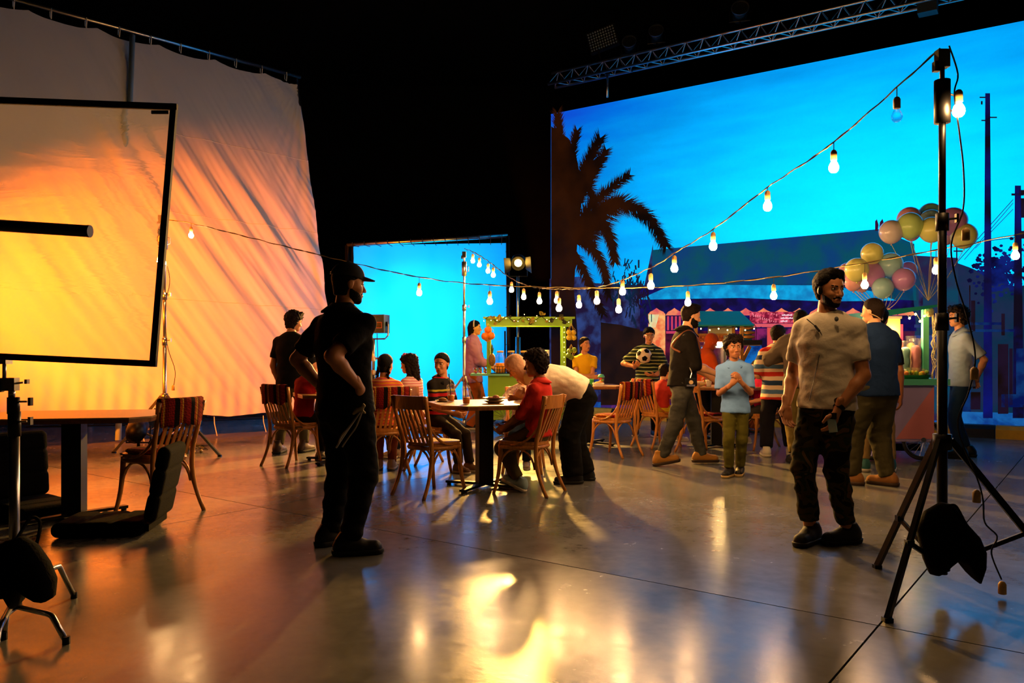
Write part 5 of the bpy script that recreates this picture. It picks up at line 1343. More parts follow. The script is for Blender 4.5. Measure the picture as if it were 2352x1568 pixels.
def seat_outline(n=28, w=0.205, f=0.215, bk=0.19):
    pts = []
    for i in range(n):
        a = 2 * math.pi * i / n; x, y = math.cos(a), math.sin(a)
        e = 0.62; x = math.copysign(abs(x) ** e, x); y = math.copysign(abs(y) ** e, y)
        wd = w * (1.0 if y > 0 else 1.0 - 0.12 * abs(y)); pts.append((x * wd, y * (f if y > 0 else bk)))
    return pts
def rail_pt(t, z, back=0.0):
    """point on the curved back rail, t from -1 (left) to 1 (right)"""
    x = 0.21 * t; y = -0.245 - 0.05 * (1 - t * t) - 0.09 * (z - 0.62) - back
    return Vector((x, y, z))
def make_chair(m=M_BEECH):
    root = thing('bistro_chair', 'wooden bistro chair', 'chair')
    ol = seat_outline(); mb = MB(); mb.prism(ol, (0, 0, 0.435), (1, 0, 0), (0, 1, 0), (0, 0, 0.028)); mb.build('seat', m, root)
    mb = MB(); ring = [Vector((x * 0.96, y * 0.96, 0.415)) for x, y in ol]; mb.tube(ring, 0.02, 6, closed=True); mb.build('seat_rim', m, root, smooth=True)
    for s in (-1, 1):
        MB().tube(bez((s * 0.165, 0.16, 0.44), (s * 0.172, 0.165, 0.28), (s * 0.175, 0.17, 0.14), (s * 0.20, 0.215, 0.0), 8), [0.021, 0.020, 0.0195, 0.019, 0.018, 0.0175, 0.017, 0.016, 0.015], 8).build('leg', m, root, smooth=True)
        MB().tube(bez((s * 0.20, -0.30, 0.0), (s * 0.185, -0.20, 0.18), (s * 0.178, -0.165, 0.33), (s * 0.182, -0.20, 0.52), 9)[:-1] + bez((s * 0.182, -0.20, 0.52), (s * 0.19, -0.235, 0.64), (s * 0.20, -0.262, 0.75), (s * 0.205, -0.29, 0.865), 7), [0.016] * 4 + [0.019] * 8 + [0.018] * 5, 8).build('back_leg', m, root, smooth=True)
        # bentwood side brace, from the back post down to the seat
        MB().tube(bez((s * 0.19, -0.225, 0.62), (s * 0.20, -0.16, 0.50), (s * 0.21, -0.08, 0.445), (s * 0.205, 0.04, 0.438), 8), 0.011, 6).build('arm_brace', m, root, smooth=True)
        # arches under the seat
        MB().tube(bez((s * 0.178, 0.168, 0.23), (s * 0.178, 0.13, 0.46), (s * 0.178, -0.15, 0.46), (s * 0.18, -0.175, 0.23), 12), 0.010, 6).build('arch', m, root, smooth=True)
    MB().tube(bez((-0.17, 0.168, 0.23), (-0.13, 0.168, 0.47), (0.13, 0.168, 0.47), (0.17, 0.168, 0.23), 12), 0.010, 6).build('arch', m, root, smooth=True)
    MB().tube(bez((-0.175, -0.178, 0.23), (-0.13, -0.178, 0.47), (0.13, -0.178, 0.47), (0.175, -0.178, 0.23), 12), 0.010, 6).build('arch', m, root, smooth=True)
    mb = MB(); n = 12; vs = []
    for i in range(n + 1):
        t = -1 + 2 * i / n
        for (z, bk) in ((0.755, 0.0), (0.87, 0.0), (0.87, -0.018), (0.755, -0.018)): vs.append(rail_pt(t * 1.0, z, bk + 0.009))
    fs = []
    for i in range(n):
        for j in range(4): fs.append((i * 4 + j, i * 4 + (j + 1) % 4, (i + 1) * 4 + (j + 1) % 4, (i + 1) * 4 + j))
    fs += [(0, 3, 2, 1), (n * 4, n * 4 + 1, n * 4 + 2, n * 4 + 3)]
    mb.add(vs, fs); mb.build('top_rail', m, root)
    for k in range(6):
        t = -0.56 + 1.12 * k / 5
        a = Vector((0.13 * t / 0.56, -0.175, 0.45)); b = rail_pt(t, 0.77)
        MB().bar(a, b, 0.026, 0.010, up=(0, 1, 0)).build('slat', m, root)
    mb = MB()
    for s in (-1, 1):
        for z in (0.79, 0.83): mb.ball(rail_pt(s * 0.97, z, 0.028), 0.005, 6, 4)
    mb.build('rivets', mat('dark_rivet', '#2a1a0c', 0.4), root)
    return root
chair_proto = make_chair(); chair_used = [False]
def chair(x, y, yaw, label, runner=None, pad=None, z=0.0):
    if not chair_used[0]: c = chair_proto; chair_used[0] = True
    else: c = copy_tree(chair_proto)
    c.location = (x, y, z); c.rotation_euler = (0, 0, math.radians(yaw)); c['label'] = label; c['group'] = 'bistro chairs'
    if runner:
        r = copy_obj(runner_proto); r.location = c.location; r.rotation_euler = c.rotation_euler; tag(r, runner, 'textile', 'woven chair runners')
    if pad:
        r = copy_obj(pad_proto); r.location = c.location; r.rotation_euler = c.rotation_euler; tag(r, pad, 'cushion', 'seat pads')
    return c
def make_runner():
    prof = [(0.69, 0.024), (0.75, 0.024), (0.80, 0.024), (0.85, 0.023), (0.883, 0.018), (0.892, 0.0), (0.883, -0.018), (0.85, -0.022), (0.80, -0.023), (0.74, -0.022)]
    mb = MB(); n = 16; k = len(prof); rr = random.Random(4)
    dz = [rr.uniform(-0.02, 0.02) for _ in range(n + 1)]
    vs = []
    for th in (0.0, 0.006):
        for i in range(n + 1):
            t = -0.93 + 1.86 * i / n
            for (z, bk) in prof:
                zz = z + (dz[i] if z < 0.76 else 0) + (th if z > 0.88 else 0); vs.append(rail_pt(t, zz, 0) + Vector((0, -(bk + math.copysign(th, bk) if bk else 0), 0)))
    fs = []; o = (n + 1) * k
    for i in range(n):
        for j in range(k - 1):
            a, b, c, d = i * k + j, i * k + j + 1, (i + 1) * k + j + 1, (i + 1) * k + j
            fs += [(a, b, c, d), (o + d, o + c, o + b, o + a)]
        fs += [(i * k, (i + 1) * k, o + (i + 1) * k, o + i * k), (i * k + k - 1, o + i * k + k - 1, o + (i + 1) * k + k - 1, (i + 1) * k + k - 1)]
    mb.add(vs, fs); return mb.build('woven_runner', M_KILIM, smooth=True)
def make_pad():
    ol = seat_outline(24, 0.19, 0.195, 0.165); mb = MB(); vs = []
    for (s, z) in ((0.9, 0.464), (1.0, 0.474), (1.0, 0.488), (0.9, 0.498), (0.5, 0.504)):
        vs += [(x * s, y * s, z) for x, y in ol]
    n = 24; fs = [(i * n + j, i * n + (j + 1) % n, (i + 1) * n + (j + 1) % n, (i + 1) * n + j) for i in range(4) for j in range(n)] + [tuple(reversed(range(n))), tuple(4 * n + j for j in range(n))]
    mb.add(vs, fs); return mb.build('seat_pad', kilim('woven_pad_textile'), smooth=True)
runner_proto = make_runner(); pad_proto = make_pad(); used = {}
def copy_obj(o):
    if o.name not in used: used[o.name] = 1; return o
    c = o.copy(); COL.objects.link(c); return c

# ================================================================ pedestal tables
def table(label, x, y, yaw, half=0.46, cut=0.16, h=0.78, half2=None, black=M_BLACKMETAL):
    t = thing('pedestal_table', label, 'table', (x, y, 0), math.radians(yaw), 'pedestal tables')
    b = half2 or half
    pl_ = [(half - cut, -b), (half, -b + cut), (half, b - cut), (half - cut, b), (-half + cut, b), (-half, b - cut), (-half, -b + cut), (-half + cut, -b)]
    MB().prism(pl_, (0, 0, h - 0.012), (1, 0, 0), (0, 1, 0), (0, 0, 0.012)).build('table_top', M_TTOP, t)
    MB().prism([(p * 0.996, q * 0.996) for p, q in pl_], (0, 0, h - 0.04), (1, 0, 0), (0, 1, 0), (0, 0, 0.0275)).build('top_edge', M_BEECH_D, t)
    MB().box((0, 0, (h - 0.04) / 2 + 0.015), (0.135, 0.135, h - 0.07)).build('column', black, t)
    MB().box((0, 0, h - 0.05), (0.34, 0.34, 0.015)).build('mounting_plate', black, t)
    for a in (45, 135, 225, 315):
        d = Vector((math.cos(math.radians(a)), math.sin(math.radians(a)), 0))
        MB().bar(d * 0.04 + Vector((0, 0, 0.035)), d * 0.40 + Vector((0, 0, 0.028)), 0.06, 0.022).build('base_bar', black, t)
        MB().tube([d * 0.38, d * 0.38 + Vector((0, 0, 0.02))], 0.02, 10).build('foot', black, t)
    return t

# ================================================================ legless floor chairs
def floor_chair(label, loc, yaw, back_deg=72):
    t = thing('floor_chair', label, 'floor chair', loc, math.radians(yaw), 'black legless floor chairs')
    m = M_BLACKCLOTH
    def cushion(nm, L, w_, h_, M):
        f = Field((-w_ / 2 - 0.03, -0.03, -h_ / 2 - 0.03), (w_ / 2 + 0.03, L + 0.03, h_ / 2 + 0.03), 0.012)
        X, Y, Z = f.pts((slice(None),) * 3); r = 0.045
        q = [np.abs(X) - w_ / 2 + r, np.abs(Y - L / 2) - L / 2 + r, np.abs(Z) - h_ / 2 + r]
        d = np.sqrt(np.maximum(q[0], 0) ** 2 + np.maximum(q[1], 0) ** 2 + np.maximum(q[2], 0) ** 2) + np.minimum(np.maximum(np.maximum(q[0], q[1]), q[2]), 0) - r
        f.F = d.astype(np.float32); f.F += (0.012 * np.exp(-((np.abs(Y - L * 0.36)) / 0.012) ** 2) + 0.012 * np.exp(-((np.abs(Y - L * 0.70)) / 0.012) ** 2)).astype(np.float32)
        v, q_ = f.mesh(); R = mx_np(M.to_3x3()); np_object(nm, [(v @ R.T + np.array(M.translation, dtype=np.float32), q_, 0)], m, t)
    cushion('seat', 0.60, 0.46, 0.10, Matrix.Translation((0, 0, 0.053)))
    cushion('backrest', 0.52, 0.46, 0.09, Matrix.Translation((0, -0.02, 0.09)) @ Matrix.Rotation(math.radians(180 - back_deg), 4, 'X'))
    MB().bar((-0.21, 0.0, 0.06), (0.21, 0.0, 0.06), 0.05, 0.05).build('hinge', M_BLACKCLOTH, t)
    return t

# ---------------------------------------------------------------- placements
table('octagonal wooden table with drinks and plates, black column, in the middle', -0.255, 7.33, 18, 0.47, 0.19)
table('empty wooden table with a black column in the left foreground', -3.27, 5.95, 10, 0.62, 0.12, half2=0.42)
table('wooden table half hidden behind the man in the black cap', -1.98, 9.05, 25, 0.45, 0.15)
table('wooden table with cups beside the popcorn cart', 2.68, 10.45, -8, 0.52, 0.1, 0.80, half2=0.40)
table('wooden table with a fruit cup in front of the girl in yellow', 1.02, 10.75, 8, 0.42, 0.14, 0.80)

chair(-0.70, 7.02, -40, 'empty plain wooden chair in front, left of the middle table')
chair(0.12, 7.08, 63, 'wooden chair the curly haired boy in red sits on')
chair(-2.42, 8.86, -32, 'wooden chair with woven runner left of the man in the black cap', runner='woven runner over the chair left of the man in the black cap')
chair(-1.36, 8.22, 32, 'wooden chair with woven runner under the girl with long braids', runner='red woven runner on the chair of the girl with long braids')
chair(-1.02, 9.30, 75, 'wooden chair under the girl with the large curly hair')
chair(-0.80, 8.44, -100, 'wooden chair under the boy in the dark striped polo')
chair(0.12, 8.32, 175, 'wooden chair mostly hidden behind the boy in red, beyond the middle table')
chair(1.22, 9.62, 45, 'orange lit empty wooden chair with bunched runner right of the bending woman', runner='bunched red runner on the empty chair right of the bending woman', pad='patterned pad on the empty chair right of the bending woman')
chair(1.93, 10.5, -58, 'wooden chair holding the child in yellow shorts', runner='red runner on the chair of the child in yellow shorts')
chair(2.38, 9.85, -62, 'wooden chair with dark pad between the bearded man and the boy in blue', pad='dark patterned pad on the chair behind the boy in blue')
chair(3.24, 10.25, 95, 'wooden chair under the little girl in pink')
chair(-2.78, 6.22, 63, 'wooden chair with cushion and runner at the empty left table', runner='red woven runner on the chair at the empty left table', pad='striped brown cushion on the chair at the empty left table')
g = G(330, 1225); floor_chair('black padded floor chair lying in front of the wooden chair at left', (g.x + 0.02, g.y + 0.12, 0), 98, 78)
g = G(40, 1175); floor_chair('black padded floor chair behind the left grip stand', (g.x - 0.05, g.y + 0.1, 0), -128, 84)
# ================================================================ juice cart (lime green)
M_LIME = mat('lime_paint', '#7fae12', 0.5, var=0.06, vscale=4)
M_TEAL = mat('teal_paint', '#1fa49c', 0.5, var=0.05, vscale=4)
M_WARMBULB = mat('fairy_light', '#fff0c0', 0.3, emis='#ffd080', estr=12.0)
M_GLASS = mat('clear_glass', '#f4f6f4', 0.03, trans=1.0, alpha=0.30)
M_PLASTIC = mat('clear_plastic', '#f0f0ee', 0.06, trans=0.9, alpha=0.28)
def wheel(parent, c, r, m_rim, n_sp=18, axis='Y', tyre=M_TYRE):
    R = Matrix.Translation(Vector(c)) @ (Matrix.Rotation(math.pi / 2, 4, 'X') if axis == 'Y' else Matrix.Rotation(math.pi / 2, 4, 'Y'))
    n = 30
    wh = MB().tube([R @ Vector((r * 0.93 * math.cos(6.283 * k / n), r * 0.93 * math.sin(6.283 * k / n), 0)) for k in range(n)], r * 0.07, 8, closed=True).build('wheel', tyre, parent, smooth=True)
    MB().tube([R @ Vector((r * 0.83 * math.cos(6.283 * k / n), r * 0.83 * math.sin(6.283 * k / n), 0)) for k in range(n)], r * 0.04, 6, closed=True).build('rim', m_rim, wh, smooth=True)
    mb = MB()
    for k in range(n_sp): mb.tube([R @ Vector((0.02, 0, 0)), R @ Vector((r * 0.82 * math.cos(6.283 * k / n_sp), r * 0.82 * math.sin(6.283 * k / n_sp), 0))], 0.0035, 4)
    mb.build('spokes', m_rim, wh)
    mb = MB(); mb.lathe([(0.028, -0.03), (0.028, 0.03)], 10, R); mb.build('hub', m_rim, wh)
    return wh
D = 12.0
cx, cy = P(1212, 858, D).x, D
jc = thing('juice_cart', 'lime green juice cart on bicycle wheels hung with oranges and a pineapple', 'cart', (cx, cy, 0))
zc = P(0, 858, D).z; zb = P(0, 735, D).z
x0, x1 = P(1122, 0, D).x - cx, P(1296, 0, D).x - cx
MB().box((0, 0.28, (zc + 0.18) / 2 + 0.02), (x1 - x0 + 0.06, 0.52, zc - 0.22)).build('body_panel', M_LIME, jc)
MB().box((-0.09, 0.26, zc - 0.015), (x1 - x0 + 0.40, 0.66, 0.03)).build('counter', mat('mint_counter', '#63a888', 0.4), jc)
for px_ in (x0, x1):
    for yy in (0.04, 0.50):
        MB().box((px_, yy, (zc + zb) / 2), (0.055, 0.05, zb - zc)).build('post', M_LIME, jc)
for yy in (0.04, 0.50): MB().box((0.02, yy, zb - 0.03), (x1 - x0 + 0.16, 0.055, 0.11)).build('beam', M_LIME, jc)
for px_ in (x0, x1): MB().box((px_, 0.27, zb - 0.01), (0.05, 0.5, 0.06)).build('cross_beam', M_LIME, jc)
MB().box((0.02, 0.02, zb + 0.035), (x1 - x0 + 0.24, 0.10, 0.03)).build('ledge', M_LIME, jc)
wheel(jc, (P(1160, 0, D).x - cx, -0.06, 0.25), 0.25, M_STEEL, 20, tyre=mat('brown_tyre', '#4a3216', 0.7)); wheel(jc, (P(1280, 0, D).x - cx, -0.06, 0.25), 0.25, M_STEEL, 20, tyre=MATS['brown_tyre'])
MB().box((0, 0.28, 0.12), (0.06, 0.4, 0.06)).build('axle_block', M_BLACKMETAL, jc)
MB().tube([(P(1160, 0, D).x - cx, -0.06, 0.25), (P(1160, 0, D).x - cx, 0.3, 0.25)], 0.015, 8).build('axle', M_STEEL, jc); MB().tube([(P(1280, 0, D).x - cx, -0.06, 0.25), (P(1280, 0, D).x - cx, 0.3, 0.25)], 0.015, 8).build('axle', M_STEEL, jc)
# garland on the beam
rg = random.Random(8)
M_LEAF = mat('dried_leaf', '#8a7a1c', 0.7, var=0.3, vscale=20); M_LEAFD = mat('dark_leaf', '#2c2c12', 0.7)
gl = thing('leaf_garland', 'garland of leaves and fairy lights along the juice cart beam', 'garland', (cx, cy, zb))
path = [Vector((cx + x0 - 0.05 + (x1 - x0 + 0.14) * k / 24, cy - 0.035, zb + 0.01 + 0.045 * math.sin(k * 1.3))) for k in range(25)]
MB().tube(path, 0.006, 5).build('vine', M_LEAFD, gl, world=True)
for k in range(26):
    p = path[rg.randrange(25)] + Vector((rg.uniform(-0.02, 0.02), -0.012, rg.uniform(-0.02, 0.05)))
    a = rg.uniform(0, 6.28); L = rg.uniform(0.05, 0.09); w_ = L * 0.38; d = Vector((math.cos(a), -0.2, math.sin(a) * 0.7)).normalized(); s_ = d.cross(Vector((0, 1, 0))).normalized()
    nrm_ = Vector((0, -0.012, 0))
    vs = [p, p + d * L * 0.35 + s_ * w_ + nrm_, p + d * L * 0.75 + s_ * w_ * 0.7 + nrm_, p + d * L, p + d * L * 0.75 - s_ * w_ * 0.7 + nrm_, p + d * L * 0.35 - s_ * w_ + nrm_, p + d * L * 0.5]
    mb = MB(); mb.add(vs, [(0, 1, 6), (1, 2, 6), (2, 3, 6), (3, 4, 6), (4, 5, 6), (5, 0, 6)]); mb.build('leaf', M_LEAF if k % 3 else M_LEAFD, gl, world=True)
for k in range(16):
    MB().ball(path[(k * 3) % 25] + Vector((rg.uniform(-0.03, 0.03), -0.02, rg.uniform(-0.04, 0.03))), 0.006, 6, 4).build('fairy_light', M_WARMBULB, gl, world=True)
for k in range(9): MB().ball((cx + x1 + 0.0, cy + 0.01, zc + 0.1 + k * 0.075), 0.006, 6, 4).build('fairy_light', M_WARMBULB, gl, world=True)
# nets of fruit, pineapple, limes
M_ORANGE = mat('orange_peel', '#e07a10', 0.45, bump=0.3, bscale=160); M_LEMON = mat('lemon_peel', '#d8b41c', 0.45, bump=0.3, bscale=160); M_LIMEF = mat('lime_peel', '#6f8f1a', 0.45, bump=0.2, bscale=160)
def net(label, top, fruits, r, m, cat='fruit net'):
    t = thing('fruit_net', label, cat, top)
    low = min(f_[2] for f_ in fruits)
    mb = MB()
    for k in range(6):
        a = 6.283 * k / 6; mb.tube(smoothpath([top, top + Vector((0.03 * math.cos(a), 0.03 * math.sin(a), -0.06)), top + Vector((r * 1.45 * math.cos(a), r * 1.45 * math.sin(a), (low - top.z) * 0.55)), Vector((top.x, top.y, low - r))], 4), 0.002, 4)
    mb.build('netting', mat('net_string', '#c8a040', 0.7), t, world=True)
    for f_ in fruits: MB().ball(f_, r, 12, 8).build('fruit', m, t, world=True, smooth=True)
D2 = D - 0.12
net('net of oranges on the left post of the juice cart', P(1121, 742, D2), [P(x, y, D2 + dd) for x, y, dd in ((1121, 758, 0.02), (1114, 772, -0.03), (1128, 771, -0.02), (1120, 776, 0.05))], 0.058, M_ORANGE)
net('net of yellow lemons on the right post of the juice cart', P(1312, 742, D2), [P(x, y, D2 + dd) for x, y, dd in ((1307, 763, 0.0), (1317, 764, 0.02), (1307, 775, -0.02), (1318, 775, 0.0), (1312, 768, 0.05))], 0.042, M_LEMON)
net('net of green limes hanging below the lemons', P(1312, 790, D2), [P(x, y, D2 + dd) for x, y, dd in ((1308, 806, 0.0), (1319, 804, 0.02), (1306, 816, -0.02), (1312, 820, 0.03))], 0.042, M_LIMEF)
pc = P(1130, 826, D2 - 0.02)
pa = thing('pineapple', 'ripe pineapple hanging on the left post of the juice cart', 'fruit', pc)
MB().ball(pc, (0.052, 0.052, 0.098), 14, 10).build('fruit', mat('pineapple_skin', '#7a5a1c', 0.7, var=0.5, vscale=60, bump=1.0, bscale=70), pa, world=True, smooth=True)
for k in range(16):
    a = 2.4 * k; rr_ = 0.05 * (1 - k / 20); L = 0.08 + 0.09 * k / 16
    b0 = pc + Vector((0, 0, 0.09)); d = Vector((math.cos(a) * rr_ * 1.1, math.sin(a) * rr_ * 1.1, L)); s_ = Vector((-math.sin(a), math.cos(a), 0)) * 0.012
    MB().add([b0 - s_, b0 + s_, b0 + d * 0.5 + s_ * 0.9, b0 + d, b0 + d * 0.5 - s_ * 0.9], [(0, 1, 2, 3, 4)]).build('crown_leaf', mat('pineapple_leaf', '#4c6420', 0.6), pa, world=True)
# jars of juice, fruit cups, little stand
def jar(label, x, juice, lvl, d=D + 0.16):
    b = P(x, 858, d); t = thing('juice_jar', label, 'jar', (b.x, b.y, zc), group='glass juice jars')
    r = 0.080
    if juice: MB().lathe([(r * 0.86, 0.012), (r * 0.93, 0.03), (r * 0.93, lvl)], 18).build('juice', juice, t, smooth=True)
    MB().lathe([(r * 0.9, 0.003), (r, 0.02), (r, 0.22), (r * 0.9, 0.27), (r * 0.62, 0.295), (r * 0.62, 0.335)], 20).build('glass', M_GLASS, t, smooth=True)
    MB().lathe([(r * 0.66, 0.318), (r * 0.66, 0.345), (0.01, 0.347)], 18).build('lid', mat('brass_lid', '#b08c50', 0.4, metal=0.4), t, smooth=True)
    MB().box((0, -r - 0.006, 0.05), (0.022, 0.03, 0.02)).build('tap', M_STEEL, t)
jar('glass jar of orange juice on the juice cart', 1149, mat('orange_juice', '#e8921a', 0.25), 0.16)
jar('glass jar of red juice on the juice cart', 1174, mat('red_juice', '#7c0e18', 0.25), 0.12)
jar('glass jar of clear drink on the juice cart right of the red one', 1203, mat('lemonade', '#d8cf9a', 0.25), 0.10)
MB_ = MB()
rk = thing('wire_rack', 'black wire rack on the juice cart counter', 'rack', (P(1154, 0, D).x, D - 0.03, zc))
for k in range(7): MB().tube([(-0.12 + k * 0.04, 0, 0), (-0.12 + k * 0.04, 0, 0.11)], 0.004, 4).build('wire', M_BLACKMETAL, rk)
for z in (0.004, 0.06, 0.11): MB().tube([(-0.125, 0, z), (0.125, 0, z)], 0.004, 4).build('wire', M_BLACKMETAL, rk)
M_FR = [mat('fruit_red', '#b02a1c', 0.5), mat('fruit_orange', '#d8801c', 0.5), mat('fruit_green', '#6a8a24', 0.5)]
def fruit_cup(label, p, sc=1.0, lid=None):
    t = thing('fruit_cup', label, 'cup', p, group='plastic fruit cups')
    MB().lathe([(0.030 * sc, 0.002), (0.042 * sc, 0.105 * sc)], 14).build('cup', M_PLASTIC, t, smooth=True)
    for k, (x, y, z) in enumerate(((0.01, 0, 0.02), (-0.012, 0.008, 0.045), (0.012, -0.006, 0.07), (-0.008, -0.01, 0.088), (0.006, 0.012, 0.055))): MB().ball((x * sc, y * sc, z * sc), 0.019 * sc, 8, 6).build('fruit_piece', M_FR[k % 3], t)
    if lid: MB().lathe([(0.044 * sc, 0.105 * sc), (0.044 * sc, 0.115 * sc), (0.03 * sc, 0.14 * sc), (0.004, 0.145 * sc)], 14).build('lid', lid, t, smooth=True)
for k, (x, dd, nm) in enumerate(((1092, 0.0, 'left'), (1103, 0.02, 'middle'), (1114, 0.0, 'right'))):
    b = P(x, 858, D + 0.05 + dd); fruit_cup(f'clear cup of cut fruit on the juice cart end, {nm} of three', Vector((b.x, b.y, zc)), 0.84, None)
pt = thing('paper_cup_stack', 'pale stack of paper cups on the juice cart by the lemons', 'cups', (P(1258, 0, D).x, D + 0.2, zc))
MB().lathe([(0.03, 0.0), (0.036, 0.36), (0.03, 0.36)], 14).build('stack', mat('paper_white', '#dcd2c8', 0.8), pt, smooth=True)
MB().lathe([(0.036, 0.08), (0.037, 0.16)], 14).build('band', mat('paper_pink', '#c88a92', 0.8), pt)
light('cart_fairy_glow', 'POINT', (cx, cy + 0.15, zb - 0.12), None, 22, AMBER, shadow_soft_size=0.2)

# ================================================================ popcorn cart (teal gable roof)
D = 12.2
cx, cy = P(1662, 0, D).x, D
pcart = thing('popcorn_cart', 'popcorn cart with teal gable roof, glass popcorn box and orange wheel', 'cart', (cx, cy, 0))
zl = lambda y, d=D: P(0, y, d).z
xl = lambda x, d=D: P(x, 0, d).x - cx
M_WOOD = wood('cart_pine', '#a0661e', '#c08430')
zt, ze = zl(712), zl(746)
# gable roof: two sloping boards and end triangles
a0, a1 = xl(1594), xl(1712)
for s in (-1, 1):
    mb = MB(); yr = 0.30; ye = 0.30 + s * 0.36
    mb.add([(a0, ye, ze), (a1 + 0.12, ye, ze), (a1 + 0.0, yr, zt), (a0, yr, zt), (a0, ye, ze - 0.02), (a1 + 0.12, ye, ze - 0.02), (a1, yr, zt - 0.025), (a0, yr, zt - 0.025)], [(0, 1, 2, 3), (7, 6, 5, 4), (0, 4, 5, 1), (1, 5, 6, 2), (2, 6, 7, 3), (3, 7, 4, 0)])
    mb.build('roof_board', M_TEAL, pcart)
for xe in (a0 + 0.002, a1):
    off = 0.12 if xe == a1 else 0.0
    MB().add([(xe + off, -0.06, ze - 0.02), (xe + off, 0.66, ze - 0.02), (xe, 0.30, zt - 0.01)], [(0, 1, 2)]).build('gable_end', mat('dark_teal_paint', '#14645c', 0.6), pcart)
zcn = zl(866)
MB().box((0, 0.30, zcn - 0.02), (xl(1725) - xl(1598), 0.62, 0.04)).build('counter', M_WOOD, pcart)
MB().box((0, 0.32, (zcn + 0.2) / 2), (xl(1718) - xl(1606), 0.5, zcn - 0.28)).build('body_panel', mat('cart_yellow', '#c8861c', 0.5), pcart)
for x in (1600, 1706):
    for yy in (0.06, 0.54): MB().box((xl(x), yy, (zcn + ze) / 2), (0.05, 0.05, ze - zcn)).build('post', M_WOOD, pcart)
MB().box((xl(1673), 0.50, zl(772)), (xl(1702) - xl(1645), 0.012, zl(746) - zl(798))).build('white_panel', mat('cream_panel', '#e0d6b0', 0.6), pcart)
# popcorn box
bx0, bx1, bz0, bz1 = xl(1604), xl(1672), zcn, zl(770)
MB().box(((bx0 + bx1) / 2, 0.25, bz1 - 0.045), (bx1 - bx0, 0.34, 0.10)).build('machine_head', mat('red_print', '#8c1a14', 0.5, var=0.3, vscale=30, col2='#c87020'), pcart)
MB().box(((bx0 + bx1) / 2, 0.25, bz1 + 0.015), (bx1 - bx0 + 0.02, 0.36, 0.03)).build('machine_top', M_WOOD, pcart)
MB().box(((bx0 + bx1) / 2, 0.07, (bz0 + bz1) / 2 - 0.05), (bx1 - bx0, 0.004, bz1 - bz0 - 0.1)).build('glass_front', M_PLASTIC, pcart)
MB().box((bx1, 0.25, (bz0 + bz1) / 2 - 0.05), (0.004, 0.34, bz1 - bz0 - 0.1)).build('glass_side', M_PLASTIC, pcart)
MB().box((bx1 - 0.03, 0.075, (bz0 + bz1) / 2), (0.035, 0.02, bz1 - bz0)).build('machine_post', M_STEEL, pcart)
MB().lathe([(0.06, 0.0), (0.075, 0.10), (0.07, 0.10)], 14, Matrix.Translation((bx0 + 0.17, 0.25, zl(808)))).build('kettle', M_STEEL, pcart, smooth=True)
MB().tube([(bx0 + 0.17, 0.25, zl(808) + 0.1), (bx0 + 0.17, 0.25, bz1 - 0.1)], 0.008, 6).build('kettle_hanger', M_STEEL, pcart)
pb = thing('popcorn_heap', 'heap of yellow popcorn inside the glass popcorn box', 'popcorn', (cx + (bx0 + bx1) / 2 + 0.04, cy + 0.25, zcn)); pb['kind'] = 'stuff'
rpn = random.Random(9); mb = MB()
for k in range(420):
    a = rpn.uniform(0, 6.28); r_ = rpn.uniform(0, 1) ** 0.5; z_ = rpn.uniform(0, 1) * 0.17 * (1 - 0.7 * r_)
    mb.ball((0.20 * r_ * math.cos(a), 0.14 * r_ * math.sin(a), 0.015 + z_), rpn.uniform(0.009, 0.016), 6, 4)
po = mb.build('popcorn', mat('popcorn', '#d8b458', 0.8), pb); po['kind'] = 'stuff'
pbulb = MB().ball((bx1 - 0.09, 0.2, zl(788)), 0.03, 10, 8).build('heat_bulb', M_BULB, pcart, smooth=True)
light('popcorn_box_glow', 'POINT', (cx + bx1 - 0.09, cy + 0.18, zl(790)), None, 34, (1.0, 0.62, 0.2), shadow_soft_size=0.06)
# fairy lights under the eave
for k in range(7): MB().ball((xl(1608) + k * 0.135, -0.055, ze - 0.06 - 0.02 * (k % 2)), 0.011, 8, 6).build('fairy_light', M_WARMBULB, pcart)
MB().tube([(xl(1600) + k * 0.07, -0.055, ze - 0.03 - 0.02 * (k % 2)) for k in range(15)], 0.003, 4).build('fairy_wire', M_CORD, pcart)
# side shelf with a hanging bread lantern and a wood bracket
MB().box((xl(1730), 0.22, zl(786)), (xl(1755) - xl(1706), 0.28, 0.075)).build('side_shelf', mat('dark_shelf', '#1c0f0a', 0.6), pcart)
MB().box((xl(1730), 0.22, zl(792)), (xl(1750) - xl(1708), 0.25, 0.02)).build('shelf_lip', mat('pale_lip', '#b89a78', 0.6), pcart)
MB().bar((xl(1708), 0.10, zl(832)), (xl(1727), 0.10, zl(795)), 0.05, 0.04, up=(0, 1, 0)).build('bracket', M_WOOD, pcart)
ln2 = thing('bread_lantern', 'hanging wire rack of three loaves at the popcorn cart side', 'rack', (cx + xl(1726), cy + 0.12, zl(785)))
for k, y in enumerate((752, 763, 773)): MB().ball((0, 0, zl(y) - zl(785)), (0.095, 0.05, 0.028), 14, 8).build('loaf', mat('bread_crust', '#a86a24', 0.7, var=0.2, vscale=30), ln2, smooth=True)
mb = MB()
for s in (-1, 1): mb.tube([(s * 0.11, 0, zl(781) - zl(785)), (s * 0.115, 0, zl(752) - zl(785)), (s * 0.08, 0, zl(744) - zl(785)), (0, 0, zl(743) - zl(785))], 0.005, 5)
mb.build('wire_frame', M_BLACKMETAL, ln2)
MB().box((-0.02, 0.06, zl(766) - zl(785)), (0.16, 0.008, 0.20)).build('blue_back', mat('blue_board', '#1668a0', 0.6), ln2)
wheel(pcart, (xl(1733), -0.03, 0.27), 0.27, mat('orange_rim', '#c8641c', 0.5), 22); wheel(pcart, (xl(1616), -0.03, 0.27), 0.27, MATS['orange_rim'], 22)
